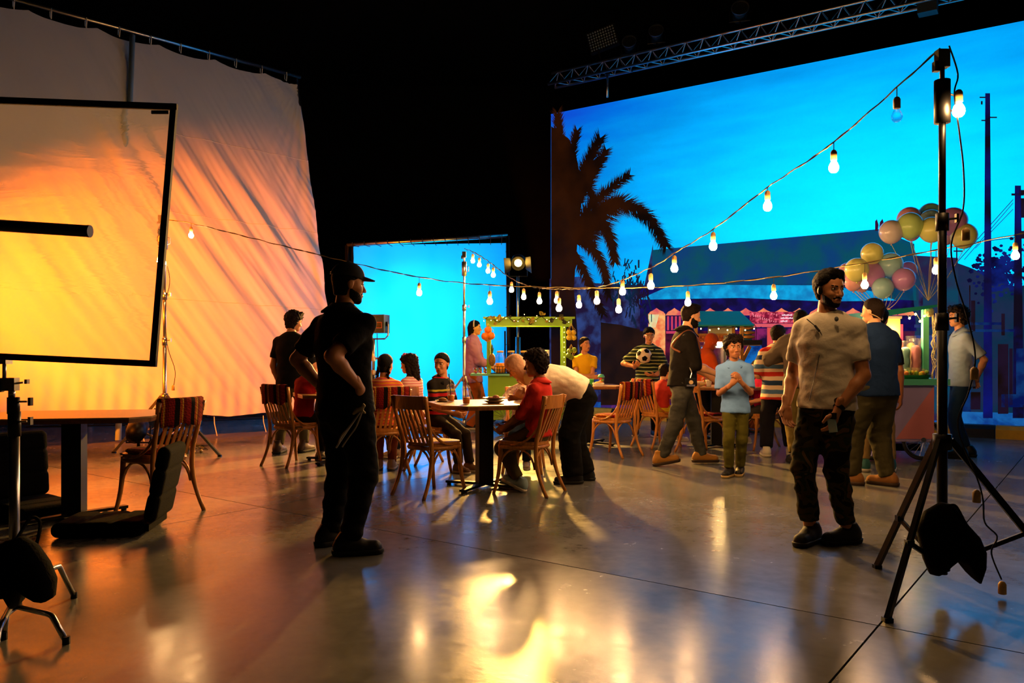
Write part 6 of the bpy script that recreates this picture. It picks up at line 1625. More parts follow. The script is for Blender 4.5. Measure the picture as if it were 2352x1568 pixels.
MB().lathe([(0.20, -0.006), (0.20, 0.006)], 22, Matrix.Translation((xl(1733), 0.0, 0.27)) @ Matrix.Rotation(math.pi / 2, 4, 'X')).build('wheel_disc', MATS['orange_rim'], pcart)
MB().tube([(xl(1610), 0.3, 0.27), (xl(1736), 0.3, 0.27)], 0.02, 8).build('axle', M_BLACKMETAL, pcart)
tt = thing('teal_tray', 'small teal tray on the popcorn cart counter', 'tray', (cx + xl(1645), cy + 0.03, zcn))
MB().box((0, 0, 0.025), (0.17, 0.1, 0.05), taper=1.08).build('tray', M_TEAL, tt)

# ================================================================ candy floss cart (teal and lilac)
D = 9.1
cx, cy = P(2070, 0, D).x, D
cc = thing('candy_floss_cart', 'candy floss cart with lilac panel, teal counter and slanted roof', 'cart', (cx, cy, 0))
zl = lambda y, d=D: P(0, y, d).z
xl = lambda x, d=D: P(x, 0, d).x - cx
M_MINT = mat('mint_paint', '#5cc8ae', 0.5)
px0, px1 = xl(1985), xl(2146)
MB().box(((px0 + px1) / 2, 0.24, (zl(884) + zl(1014)) / 2), (px1 - px0, 0.46, zl(884) - zl(1014))).build('body_panel', mat('lilac_panel', '#a898d8', 0.5, var=0.05, vscale=2), cc)
MB().add([(xl(2058), 0.004, zl(1014) + 0.03), (px1, 0.004, zl(886)), (px1, 0.004, zl(1014) + 0.03)], [(0, 2, 1)]).build('pink_triangle', mat('coral_panel', '#d88490', 0.5), cc)
MB().box(((px0 + px1) / 2 + 0.05, 0.22, zl(877)), (px1 - px0 + 0.2, 0.56, zl(870) - zl(884))).build('counter', M_MINT, cc)
for x in (2131, 2000): MB().box((xl(x), 0.06, (zl(870) + zl(705)) / 2), (0.065, 0.05, zl(705) - zl(870))).build('post', M_MINT, cc)
mb = MB(); r0 = [(px0, -0.1, zl(735)), (px1 + 0.05, -0.1, zl(703)), (px1 + 0.05, 0.5, zl(703)), (px0, 0.5, zl(735))]
mb.add(r0 + [(x, y, z + (0.09 if i in (0, 3) else 0.02)) for i, (x, y, z) in enumerate(r0)], [(3, 2, 1, 0), (4, 5, 6, 7), (0, 1, 5, 4), (1, 2, 6, 5), (2, 3, 7, 6), (3, 0, 4, 7)]); mb.build('roof', M_TEAL, cc)
MB().ball((xl(2132), -0.02, zl(716)), (0.055, 0.04, 0.06), 12, 8).build('rosette', mat('cream_paper', '#d8c890', 0.8, bump=1.0, bscale=60), cc)
wheel(cc, (xl(2122), 0.03, 0.24), 0.24, M_STEEL, 18); wheel(cc, (xl(2010), 0.03, 0.24), 0.24, M_STEEL, 18)
MB().box(((px0 + px1) / 2, 0.26, 0.13), (px1 - px0 - 0.1, 0.1, 0.08)).build('axle_beam', M_BLACKMETAL, cc)
fm = thing('floss_machine', 'glowing orange floss machine box on the candy floss cart', 'machine', (cx + xl(2062), cy + 0.33, zl(870)))
MB().box((0, 0, (zl(800) - zl(870)) / 2 + 0.0), (0.30, 0.24, zl(800) - zl(870))).build('base', mat('red_enamel', '#a03028', 0.4), fm)
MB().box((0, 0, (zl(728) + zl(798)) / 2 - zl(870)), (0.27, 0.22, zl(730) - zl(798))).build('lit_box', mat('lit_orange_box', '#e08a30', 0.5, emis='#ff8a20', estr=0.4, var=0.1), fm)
MB().box((0.0, 0, zl(727) - zl(870)), (0.30, 0.25, 0.03)).build('cap', mat('grey_cap', '#5a4a42', 0.5), fm)
MB().box((0.17, -0.03, (zl(745) + zl(800)) / 2 - zl(870)), (0.05, 0.05, zl(740) - zl(800))).build('pink_tube', mat('magenta_tube', '#b0204c', 0.5), fm)
light('floss_cart_glow', 'POINT', (cx + xl(2075), cy + 0.12, zl(760)), None, 24, (1.0, 0.55, 0.2), shadow_soft_size=0.08)
def bag(label, x, d, m, top=782):
    b = Vector((P(x, 0, d).x, d, zl(868))); t = thing('floss_bag', label, 'bag', b, group='bags of candy floss')
    hgt = zl(top) - zl(868)
    f = Field((-0.1, -0.1, 0.0), (0.1, 0.1, hgt + 0.02), 0.012); f.cap((0, 0, 0.06), (0, 0, hgt * 0.74), 0.050, 0.048, 0.01); f.noise(0.008, 30, x); v, q = f.mesh(); np_object('floss', [(v, q, 0)], m, t)
    MB().lathe([(0.045, 0.004), (0.059, 0.03), (0.061, hgt * 0.7), (0.05, hgt * 0.85), (0.06, hgt)], 12).build('plastic', M_PLASTIC, t, smooth=True)
M_FPINK = mat('pink_floss', '#e08a9a', 0.95); M_FBLUE = mat('blue_floss', '#8cc0c0', 0.95); M_FYEL = mat('yellow_floss', '#e8c070', 0.95)
bag('bag of blue candy floss on the candy floss cart', 2079, D + 0.12, M_FBLUE); bag('bag of pink candy floss nearest the mint post', 2104, D + 0.10, M_FPINK, 776); bag('bag of yellow candy floss behind the pink one', 2092, D + 0.30, M_FYEL, 770); bag('bag of peach candy floss beside the man in navy', 2054, D + 0.10, mat('peach_floss', '#e8a478', 0.95), 774)
ty = thing('fruit_tray', 'green tray of cut fruit under a clear dome', 'tray', (cx + xl(2101), cy + 0.02, zl(870)))
def oval(prof, m, nm, sx=1.9):
    mb = MB(); mb.lathe(prof, 22); mb.v = [(x * sx, y, z) for x, y, z in mb.v]; return mb.build(nm, m, ty, smooth=True)
oval([(0.08, 0.0), (0.10, 0.035), (0.105, 0.045), (0.095, 0.04)], mat('green_tray', '#1c7a3c', 0.4), 'tray')
oval([(0.104, 0.046), (0.10, 0.08), (0.08, 0.11), (0.04, 0.128), (0.004, 0.132)], M_PLASTIC, 'dome')
rf = random.Random(12)
for k in range(18): MB().ball((rf.uniform(-0.15, 0.15), rf.uniform(-0.05, 0.05), 0.055 + rf.uniform(0, 0.025)), 0.026, 8, 6).build('fruit_piece', (M_LEMON, M_ORANGE, M_LIMEF)[k % 3], ty)
# paper streamers down the post, and the small fairy lights
st = thing('paper_streamers', 'cream paper streamers hanging down the mint post', 'streamers', (cx + xl(2136), cy - 0.02, zl(716)))
for k in range(7):
    pts = [Vector((xl(2138) + cx, cy - 0.03, zl(715)))]
    for j in range(1, 9): pts.append(Vector((cx + xl(2140 + rf.uniform(-4, 8)), cy - 0.04 + rf.uniform(-0.03, 0.03), zl(715 + j * (18 + k * 0.6)))))
    MB().tube(smoothpath(pts, 4), 0.004, 4).build('streamer', MATS['cream_paper'], st, world=True)
for k, (x, y) in enumerate(((2098, 722), (2108, 738), (2084, 731), (2118, 726))): MB().ball((xl(x), -0.05, zl(y)), 0.013, 8, 6).build('fairy_light', M_WARMBULB, cc)
MB().tube([(xl(x), -0.05, zl(y) + 0.01) for x, y in ((2075, 722), (2084, 731), (2098, 720), (2108, 737), (2118, 725), (2126, 715))], 0.003, 4).build('fairy_wire', MATS['cream_paper'], cc)

# ================================================================ balloons
M_BAL = {k: mat('balloon_' + k, c, 0.18, spec=0.5, coat=0.3) for k, c in dict(pearl='#d6ccd0', green='#bfe08a', mint='#98dcb8', yellow='#e4e68a', purple='#c890d8', pink='#ecb0b8', blue='#a4d4e2').items()}
def balloon(label, x, y, d, rpx, colr, tie):
    c = P(x, y, d); r = rpx * d / F
    t = thing('balloon', label, 'balloon', c - Vector((0, 0, r * 1.2)), group='balloons')
    prof = []
    for i in range(13):
        a = math.pi * i / 12; z = -math.cos(a); rr_ = math.sin(a) * (1.0 if z > 0 else 1.0 - 0.10 * z * z)
        prof.append((max(0.004, rr_ * r), z * r * (1.06 if z < 0 else 1.0)))
    MB().lathe(prof, 22, Matrix.Translation(c)).build('skin', M_BAL[colr], t, world=True, smooth=True)
    kb = c - Vector((0, 0, r * 1.06)); MB().lathe([(0.011, -0.014), (0.004, 0.0), (0.008, 0.006)], 8, Matrix.Translation(kb)).build('knot', M_BAL[colr], t, world=True)
    mid = kb.lerp(tie, 0.5) + Vector((0.02 * math.sin(x), 0, -0.03)); MB().tube(smoothpath([kb, mid, tie], 6), 0.0035, 4).build('ribbon', MATS['cream_paper'], t, world=True)
TA = P(2132, 690, 8.98); TB = P(2030, 716, 9.0)
up_ = [('pearl white balloon at the left of the upper cluster', 2047, 532, 8.9, 27, 'pearl'), ('pink balloon behind the green one in the upper cluster', 2089, 503, 9.25, 28, 'pink'), ('yellow green balloon second from the left in the upper cluster', 2090, 518, 8.85, 30, 'green'), ('mint balloon topmost in the upper cluster', 2137, 493, 9.3, 27, 'mint'), ('blue green balloon behind the front yellow one in the upper cluster', 2138, 508, 9.1, 27, 'blue'), ('yellow balloon front centre of the upper cluster', 2140, 527, 8.8, 29, 'yellow'), ('purple balloon behind the stand in the upper cluster', 2188, 508, 9.0, 32, 'purple'), ('yellow green balloon at the right end of the upper cluster', 2214, 541, 8.95, 29, 'yellow'), ('small peach pink balloon low in the upper cluster', 2172, 540, 9.3, 22, 'pink'), ('rosy balloon peeping below the green one in the upper cluster', 2094, 533, 9.2, 20, 'pink')]
lo_ = [('pale green balloon topmost in the lower cluster', 2003, 582, 9.0, 25, 'yellow'), ('pale green balloon at the upper left of the lower cluster', 1968, 619, 8.85, 27, 'yellow'), ('purple balloon in the middle of the lower cluster', 2003, 630, 9.05, 28, 'purple'), ('pale blue balloon upper right in the lower cluster', 2045, 608, 9.0, 28, 'blue'), ('violet balloon behind the right end of the lower cluster', 2086, 620, 9.3, 20, 'purple'), ('purple balloon at the right end of the lower cluster', 2076, 641, 8.85, 26, 'purple'), ('pale blue balloon hanging lowest in the lower cluster', 2028, 661, 8.9, 24, 'blue'), ('small green balloon wedged in the lower cluster', 2050, 646, 9.15, 17, 'mint'), ('pink balloon behind the left end of the lower cluster', 1946, 622, 9.25, 19, 'pink'), ('pink balloon low left in the lower cluster', 1960, 648, 9.1, 20, 'pink'), ('peach balloon low left beside the bulb in the lower cluster', 1980, 655, 9.2, 16, 'pink')]
for (l, x, y, d, r, c) in up_: balloon(l, x, y, d, r, c, TA)
for (l, x, y, d, r, c) in lo_: balloon(l, x, y, d, r, c, TB)
MB().tube([TA, P(2128, 650, 8.98)], 0.01, 5)

# ================================================================ things on the tables
def drink(label, x, y, z, straw, lean_):
    t = thing('iced_drink', label, 'cup', (x, y, z), group='iced juice cups')
    MB().lathe([(0.027, 0.004), (0.036, 0.062)], 16).build('juice', mat('iced_orange', '#e08c20', 0.25), t, smooth=True)
    MB().lathe([(0.029, 0.001), (0.042, 0.125)], 16).build('cup', M_PLASTIC, t, smooth=True)
    MB().lathe([(0.044, 0.125), (0.044, 0.132), (0.036, 0.155), (0.015, 0.168)], 16).build('dome_lid', M_PLASTIC, t, smooth=True)
    MB().tube([(0, 0, 0.03), (lean_ * 0.5, 0, 0.15), (lean_, 0, 0.26)], 0.005, 6).build('straw', straw, t)
M_STRB = mat('black_straw', '#101418', 0.4); M_STRR = mat('red_straw', '#a01428', 0.4)
p = P(1034, 903, 7.35); drink('plastic cup of orange juice with black straw on the middle table', p.x, 7.45, 0.78, M_STRB, -0.02)
p = P(1071, 912, 7.1); drink('plastic cup of orange juice with red straw on the middle table', p.x, 7.1, 0.78, M_STRR, -0.015)
M_PLATE = mat('stoneware', '#8a7c6c', 0.35)
p = P(1135, 905, 7.3)
for k, lab in enumerate(('lower grey plate of the stack on the middle table', 'upper grey plate with a pink cake on the middle table')):
    t = thing('plate', lab, 'plate', (p.x, 7.2, 0.78 + 0.024 * k), group='stacked plates')
    MB().lathe([(0.045, 0.0), (0.06, 0.004), (0.098, 0.026), (0.103, 0.030), (0.094, 0.027), (0.05, 0.009), (0.004, 0.009)], 24).build('dish', M_PLATE, t, smooth=True)
    if k:
        f = Field((-0.06, -0.05, -0.01), (0.06, 0.05, 0.06), 0.006); f.ell((0.02, 0, 0.022), (0.032, 0.03, 0.022), 0.005); f.ell((-0.03, 0.005, 0.016), (0.03, 0.025, 0.014), 0.005); f.noise(0.004, 90, 1); v, q = f.mesh()
        v[:, 2] += 0.006; np_object('cake', [(v, q, 0)], mat('pink_cake', '#c4605c', 0.7, var=0.3, vscale=60, col2='#d89a80'), t)
t = thing('plate', 'small plate with pastry at the left edge of the middle table', 'plate', (P(1016, 0, 7.4).x, 7.42, 0.78), group='stacked plates')
MB().lathe([(0.03, 0.0), (0.05, 0.004), (0.072, 0.016), (0.066, 0.014), (0.004, 0.007)], 20).build('dish', M_PLATE, t, smooth=True)
MB().ball((0, 0, 0.022), (0.04, 0.03, 0.016), 12, 8).build('pastry', mat('bread_crust', '#a86a24', 0.7), t, smooth=True)
fruit_cup('fruit cup with mint lid on the table by the girl in yellow', Vector((P(1381, 0, 10.55).x, 10.55, 0.80)), 1.05, mat('mint_lid', '#4aa07c', 0.5))
t = thing('green_pot', 'small green plastic pot on the table by the girl in yellow', 'cup', (P(1357, 0, 10.6).x, 10.6, 0.80)); MB().lathe([(0.03, 0), (0.042, 0.07), (0.046, 0.075), (0.046, 0.085), (0.038, 0.08)], 14).build('pot', mat('pot_green', '#2c9c50', 0.5), t, smooth=True)
t = thing('paper_boat', 'small paper food boat on the table by the girl in yellow', 'food tray', (P(1374, 0, 10.42).x, 10.42, 0.80)); MB().box((0, 0, 0.02), (0.12, 0.08, 0.04), taper=1.25).build('boat', mat('paper_white', '#dcd2c8', 0.8), t); MB().ball((0, 0, 0.04), (0.05, 0.035, 0.02), 10, 6).build('snack', mat('snack_yellow', '#d0a040', 0.8), t)
t = thing('paper_cup', 'white paper cup on the table by the bearded man', 'cup', (P(1627, 0, 10.2).x, 10.18, 0.80)); MB().lathe([(0.03, 0.0), (0.04, 0.085), (0.042, 0.088), (0.036, 0.085)], 16).build('cup', mat('paper_white', '#dcd2c8', 0.8), t, smooth=True)
fruit_cup('clear cup with red fruit on the table by the bearded man', Vector((P(1618, 0, 10.35).x, 10.35, 0.80)), 1.1)
t = thing('bread_roll', 'pale bread roll on the table by the bearded man', 'bread', (P(1606, 0, 10.2).x, 10.22, 0.80)); MB().ball((0, 0, 0.035), (0.09, 0.06, 0.035), 14, 8).build('roll', mat('roll_crust', '#c8a468', 0.7), t, smooth=True); MB().ball((0, 0, 0.055), (0.06, 0.012, 0.018), 10, 6).build('slash', mat('roll_slash', '#e0c898', 0.8), t, smooth=True)
# ================================================================ the people
def cl(name, c, **k): return mat('cloth_' + name, c, 0.9, spec=0.15, bump=0.35, bscale=26, var=0.05, vscale=5, **k)
M_BLK = cl('black', '#070707'); M_BLKJ = cl('black_trousers', '#090909'); M_SHB = mat('black_shoe', '#08080a', 0.55)
M_SOLEW = mat('white_sole', '#c8c0ae', 0.6); M_SOLEB = mat('black_sole', '#0a0a0a', 0.7)
M_TANBOOT = mat('tan_suede', '#8a5a28', 0.85); M_SOLET = mat('tan_sole', '#38230f', 0.7)
def sit(cx_, cy_, yaw, back=0.03):
    a = math.radians(yaw); return (cx_ + math.sin(a) * back, cy_ - math.cos(a) * back, 0)
def sitz(H): return 0.468 + 0.062 * H
SITL = dict(kneeL=(-0.05, 1, 1.2), kneeR=(0.05, 1, 1.2))

# 1 man in the black cap, back to us
g = G(792, 1262)
I = person('man in black cap, polo and trousers standing with his back turned, hands at hips', (g.x, g.y, 0), 1.79, -34, skin='tan', girth=1.10, lean=-2, look=(-32, 4, 0),
    armL=(-0.125, 0.02, 0.555), poleL=(-1, -0.25, 0.0), armR=(0.10, -0.03, 0.575), poleR=(-0.1, -1.0, 0.05), palmL=(1, 0, 0), palmR=(-1, 0, 0), fdirL=(0.25, 0.5, -0.9), fdirR=(-0.1, 0.6, -0.8), curlL=0.7, curlR=1.0,
    footL=(-0.095, 0.02, 0), footR=(0.065, -0.04, 0), toeL=-15, toeR=-45, shirt=dict(mat=M_BLK, sleeve=0.72, hem=-0.035, collar='polo', ease=0.016, wr=0.007), pants=dict(mat=M_BLKJ, ease=0.020, wr=0.009, len=1.98), shoes=dict(mat=M_SHB, sole=M_SOLEB, high=0.034),
    hair=('buzz', 'black'), beard=0.02, hv=0.0055, bv=0.012, cv=0.0105)
def capf(u):
    f = Field((-0.5 * u, -0.65 * u, 0.3 * u), (0.5 * u, 0.85 * u, 1.25 * u), 0.0055)
    f.ell((0, -0.05 * u, 0.68 * u), (0.385 * u, 0.46 * u, 0.41 * u), 0.01); f.cut((0, 0, 0.66 * u), (0, -0.12, -1)); f.cap((0, 0.25 * u, 0.70 * u), (0, 0.52 * u, 0.64 * u), 0.26 * u, 0.22 * u, 0.02 * u, flat=((0, 0, 1), 0.09)); f.ell((0, -0.05 * u, 1.09 * u), (0.03 * u,) * 3, 0.01)
    return f
cp = head_part(I, 'cap', capf, mat('black_cap', '#080808', 0.85))
u = I['hh']; R = I['Rhd'].to_4x4(); R.translation = I['ho']
def hbox(c, s, nm, m, par_): 
    mb = MB(); mb.box(c, s); mb.v = [tuple(R @ Vector(p)) for p in mb.v]; return mb.build(nm, m, par_)
hbox((-0.02 * u, -0.505 * u, 0.745 * u), (0.11 * u, 0.012 * u, 0.06 * u), 'cap_patch', mat('gold_patch', '#8a6a2c', 0.5), cp)
hbox((-0.035 * u, -0.512 * u, 0.745 * u), (0.014 * u, 0.01 * u, 0.035 * u), 'patch_mark', M_BLK, cp); hbox((0.005 * u, -0.512 * u, 0.745 * u), (0.03 * u, 0.01 * u, 0.03 * u), 'patch_mark', M_BLK, cp)
def band(I, s, name, m, t=0.93, r=0.022, w_=0.022):
    e, w_r = I['arms'][s]; a = e.lerp(w_r, t); d = (w_r - e).normalized()
    return MB().tube([a - d * w_ / 2, a + d * w_ / 2], r * I['H'], 14).build(name, m, I['root'], smooth=True)
band(I, -1, 'watch', M_BLACKMETAL, 0.9, 0.0215, 0.03)
gl_ = thing('work_gloves', 'pale gloves and cable ties hanging from the back pocket of the man in the cap', 'gloves', P(822, 950, 4.72))
D = 4.74
for k, pts in enumerate((((828, 945), (812, 968), (790, 1000), (772, 1028)), ((832, 945), (818, 980), (800, 1005), (786, 1026)), ((826, 948), (806, 975), (784, 1002), (778, 1018)))):
    MB().tube(smoothpath([P(x, y, D - 0.01 * k) for x, y in pts], 5), 0.0055, 5).build('tie', mat('pale_strap', '#9a958a', 0.7), gl_, world=True)
f = Field(tuple(P(800, 975, D) - Vector((0, 0.06, 0))), tuple(P(850, 915, D) + Vector((0, 0.06, 0))), 0.006)
for a, b, r in (((818, 945), (836, 932), 0.013), ((820, 940), (812, 950), 0.010), ((828, 942), (838, 948), 0.010), ((832, 940), (834, 928), 0.009)): f.cap(P(a[0], a[1], D), P(b[0], b[1], D), r, r * 0.8, 0.006)
v, q = f.mesh(); np_object('glove', [(v - np.array(gl_.location, dtype=np.float32), q, 0)], mat('glove_cotton', '#a89878', 0.9), gl_)

# 2 curly haired person in a black tee by the muslin
g = G(668, 1040)
person('person with curly bun in a black tee standing left behind the man in the cap', (g.x, g.y, 0), 1.74, -15, skin='tan', look=(-30, 10, 0), footL=(-0.07, -0.05, 0), footR=(0.07, 0.06, 0), armL=(-0.12, 0.05, 0.48),
    shirt=dict(mat=M_BLK, sleeve=0.7, hem=-0.06, ease=0.018), pants=dict(mat=cl('olive', '#4a4430'), ease=0.012), shoes=dict(mat=mat('brown_boot', '#3c2412', 0.6), sole=M_SOLEB, high=0.05), hair=('curly', 'brown'))
# 3 boy in red at the left table
lo3 = sit(-2.34, 8.92, -32, 0.0); H = 1.40
person('dark haired boy in red seated behind the man in the cap', lo3, H, -40, skin='light', head=0.21, girth=0.92, pelvis=sitz(H), lean=8, look=(-20, 8, 0), armL=(-0.08, 0.30, 0.60), armR=(0.08, 0.30, 0.60), footL=(-0.06, 0.22, 0), footR=(0.06, 0.24, 0), **SITL,
    shirt=dict(mat=cl('crimson', '#8c1014'), sleeve=0.7, hem=-0.02), pants=dict(mat=cl('charcoal', '#1c1814')), shoes=dict(mat=mat('grey_trainer', '#6a6050', 0.7), sole=M_SOLEW), hair=('short', 'black'))
# 4 girl with braids
lo4 = sit(-1.33, 8.28, 32, 0.0); H = 1.40
STR4 = stripes('pink_orange_stripes', [(0, '#e08a20'), (0.30, '#c83a5c'), (0.45, '#e8b070'), (0.72, '#d06a30'), (0.86, '#d84870')], 0.066)
person('girl with long black braids in a striped orange and pink top, seen from behind', lo4, H, 5, skin='light', head=0.215, girth=0.95, pelvis=sitz(H), lean=6, look=(-25, 5, 0), armL=(-0.13, 0.16, 0.52), armR=(0.10, 0.24, 0.56), footL=(-0.05, 0.16, 0), footR=(0.05, 0.12, 0), **SITL,
    shirt=dict(mat=STR4, sleeve=0.75, hem=-0.05, name='striped_top'), pants=dict(mat=cl('rust', '#8a4a28'), len=1.95), shoes=dict(mat=mat('white_trainer', '#c0b098', 0.6), sole=M_SOLEW), hair=('braids', 'black'))
# 5 girl with big curls
lo5 = sit(-1.12, 9.22, 75, 0.0); H = 1.38
I = person('girl with large curly hair in profile beside the girl with braids', lo5, H, 62, skin='light', head=0.205, girth=0.92, pelvis=sitz(H), lean=8, look=(8, 8, 0), armL=(-0.08, 0.26, 0.58), armR=(0.08, 0.26, 0.58), footL=(-0.05, 0.22, 0), footR=(0.05, 0.22, 0), **SITL,
    shirt=dict(mat=stripes('pale_pink_stripes', [(0, '#d0b0a8'), (0.6, '#b86a70')], 0.03), sleeve=0.8, hem=-0.03), pants=dict(mat=cl('denim_dark', '#1c2838')), shoes=dict(mat=MATS['white_trainer'], sole=M_SOLEW), hair=('bigcurl', 'brown'))
MB().ball(I['ho'] + I['Rhd'] @ Vector((-0.16 * I['hh'], 0.05 * I['hh'], 1.02 * I['hh'])), 0.03, 10, 6).build('hair_bow', mat('pink_bow', '#b0586a', 0.7), I['root'], smooth=True)
# 6 boy in dark polo
lo6 = sit(-0.78, 8.44, -100, 0.0); H = 1.42
STR6 = stripes('polo_bands', [(0, '#181410'), (0.42, '#a81820'), (0.60, '#181410'), (0.70, '#a8a030'), (0.80, '#181410')], 0.19, offset=0.25)
person('boy in a dark striped polo seated at the middle table, looking left', lo6, H, -128, skin='tan', head=0.218, girth=0.92, pelvis=sitz(H), lean=6, look=(-72, 4, 0), armL=(-0.05, 0.20, 0.44), armR=(0.05, 0.20, 0.43), curlL=0.7, curlR=0.7, footL=(-0.05, 0.27, 0), footR=(0.05, 0.25, 0), **SITL,
    shirt=dict(mat=STR6, sleeve=0.75, hem=-0.03, collar='polo', collar_mat=M_BLK, name='polo_shirt'), pants=dict(mat=cl('dark_brown', '#2c2218')), shoes=dict(mat=mat('brown_trainer', '#6a4a30', 0.7), sole=M_SOLEW), hair=('fade', 'black'), hv=0.0055)
# 7 curly boy in red
lo7 = sit(0.14, 7.10, 63, 0.10); H = 1.45
person('curly haired boy in a red shirt seated sideways at the middle table', lo7, H, 66, skin='brown', head=0.222, girth=0.98, pelvis=sitz(H), lean=-3, look=(18, 6, 0), armL=(-0.06, 0.20, 0.395), armR=(0.06, 0.19, 0.40), curlL=0.7, curlR=0.7, footL=(-0.04, 0.10, 0.02), footR=(0.05, 0.18, 0), pitchL=-25, **SITL,
    shirt=dict(mat=cl('coral_red', '#c02c22'), sleeve=1.02, hem=-0.04, collar='polo', ease=0.016, wr=0.006), pants=dict(mat=cl('khaki_olive', '#5c5034'), ease=0.016), shoes=dict(mat=mat('pale_blue_trainer', '#8aa4b0', 0.7), sole=M_SOLEW), hair=('curly', 'brown'), hv=0.0055, bv=0.012)
# 8 bending woman
M_HIJAB = cl('beige_scarf', '#c49a80')
g = Vector((0.66, 7.62, 0))
I = person('woman in a loose white shirt and beige headscarf bending over the table', g, 1.66, 90, skin='light', lean=80, look=(0, 42, 0), armL=(-0.07, 0.33, 0.50), armR=(0.07, 0.36, 0.47), poleL=(-0.6, -0.4, -1), poleR=(0.6, -0.4, -1), footL=(-0.06, 0.05, 0), footR=(0.06, -0.03, 0),
    shirt=dict(mat=cl('white_cotton', '#ded2c0'), sleeve=1.75, hem=-0.015, ease=0.040, flare=1.10, wr=0.014, wz=0.8, collar=None), pants=dict(mat=M_BLKJ, ease=0.045, flare=1.15, len=2.0, wr=0.009), shoes=dict(mat=M_SHB, sole=M_SOLEB), hair=None, bv=0.012)
def hijabf(u, drape=True):
    f = Field((-0.6 * u, -0.75 * u, -0.75 * u), (0.6 * u, 0.62 * u, 1.2 * u), 0.0065)
    f.ell((0, -0.03 * u, 0.60 * u), (0.395 * u, 0.47 * u, 0.46 * u), 0.02 * u); f.cap((0, -0.05 * u, 0.25 * u), (0, -0.14 * u, -0.28 * u), 0.31 * u, 0.36 * u, 0.1 * u); f.cap((0, 0.12 * u, 0.06 * u), (0, 0.0, -0.2 * u), 0.22 * u, 0.3 * u, 0.1 * u)
    f.noise(0.012 * u, 30 / u, 0.5); f.ell((0, 0.46 * u, 0.42 * u), (0.24 * u, 0.30 * u, 0.36 * u), 0.03 * u, sub=True)
    return f
head_part(I, 'headscarf', hijabf, M_HIJAB); glasses(I, M_BLACKMETAL)
# 9 pink shirt at the juice cart
g = Vector((P(1086, 0, 12.88).x, 12.88, 0))
I = person('person in a loose pink shirt and orange trousers at the juice cart', g, 1.75, -92, skin='tan', look=(0, 0, 0), armL=(-0.06, 0.20, 0.575), armR=(0.06, 0.20, 0.56), curlL=0.7, curlR=0.7, footL=(-0.05, 0.02, 0), footR=(0.05, -0.04, 0),
    shirt=dict(mat=cl('mauve_linen', '#a86c98'), sleeve=1.45, hem=-0.09, ease=0.035, wr=0.010, flare=1.02), pants=dict(mat=cl('rust_orange', '#b85a1c'), ease=0.03, flare=1.6, len=2.0), shoes=dict(mat=M_SHB, sole=M_SOLEW), hair=('long', 'black'))
MB().tube([I['ho'] + I['Rhd'] @ Vector((0.39 * I['hh'] * math.sin(a), 0.02 * I['hh'] - 0.02, (0.62 + 0.43 * math.cos(a)) * I['hh'])) for a in [-1.7 + 3.4 * k / 12 for k in range(13)]], 0.012, 6).build('headband', mat('pearl_band', '#c8b8a0', 0.5), I['root'], smooth=True)
mb = MB(); mb.prism([(-0.05, -0.02), (0.05, -0.02), (0.06, 0.30), (-0.06, 0.30)], I['p1'] + Vector((0, 0.085, -0.02)), (1, 0, 0), (0, 0, 1), (0, 0.055, 0)); mb.build('inner_top', cl('coral_top', '#c04430'), I['root'])
# 10 girl in yellow
g = Vector((P(1343, 0, 11.9).x, 11.9, 0))
person('girl in a yellow top with folded arms by the juice cart', g, 1.46, 172, skin='tan', head=0.212, girth=0.9, look=(42, -4, 0), armL=(0.06, 0.135, 0.585), armR=(-0.07, 0.125, 0.60), poleL=(-1, 0.1, -0.6), poleR=(1, 0.1, -0.6), fdirL=(1, 0.1, 0.05), fdirR=(-1, 0.1, 0.05), palmL=(0, -1, 0), palmR=(0, -1, 0),
    shirt=dict(mat=cl('sunny_yellow', '#d8a818'), sleeve=0.55, hem=-0.03, cuff=1.5), pants=dict(mat=cl('denim', '#24344a')), shoes=dict(mat=M_SHB, sole=M_SOLEW), hair=('ponytail', 'brown'))
# 11 boy with the football
g = G(1486, 1003)
STR11 = stripes('green_polo_stripes', [(0, '#1f2a22'), (0.74, '#a8b878')], 0.052)
I = person('boy with glasses in a green striped polo holding a football', (g.x, g.y, 0), 1.60, 176, skin='tan', head=0.218, girth=1.02, sway=-3, look=(4, 6, 0), armR=(0.115, 0.11, 0.645), poleR=(1, -0.5, -0.4), fdirR=(-0.2, 0.8, 0.3), palmR=(-0.3, -0.2, 1), armL=(-0.05, 0.15, 0.57), poleL=(-1, -0.4, -0.2), fdirL=(0.8, 0.4, 0), palmL=(0, -0.4, 1),
    footL=(-0.07, 0.0, 0), footR=(0.10, -0.06, 0), shirt=dict(mat=STR11, sleeve=0.85, hem=-0.06, collar='polo', collar_mat=cl('dark_green', '#1f2a22'), ease=0.022, name='polo_shirt'), pants=dict(mat=cl('black_jeans', '#0e0d0c')), shoes=dict(mat=M_SHB, sole=M_SOLEW), hair=('bowl', 'black'))
glasses(I, M_STEEL)
bp_ = P(1479, 817, g.y - 0.26)
fb = thing('football', 'black and white football held by the boy in the green striped polo', 'ball', bp_)
MB().ball((0, 0, 0), 0.112, 24, 16).build('ball_skin', mat('ball_white', '#cdbfa8', 0.45), fb, smooth=True)
phi = (1 + 5 ** 0.5) / 2
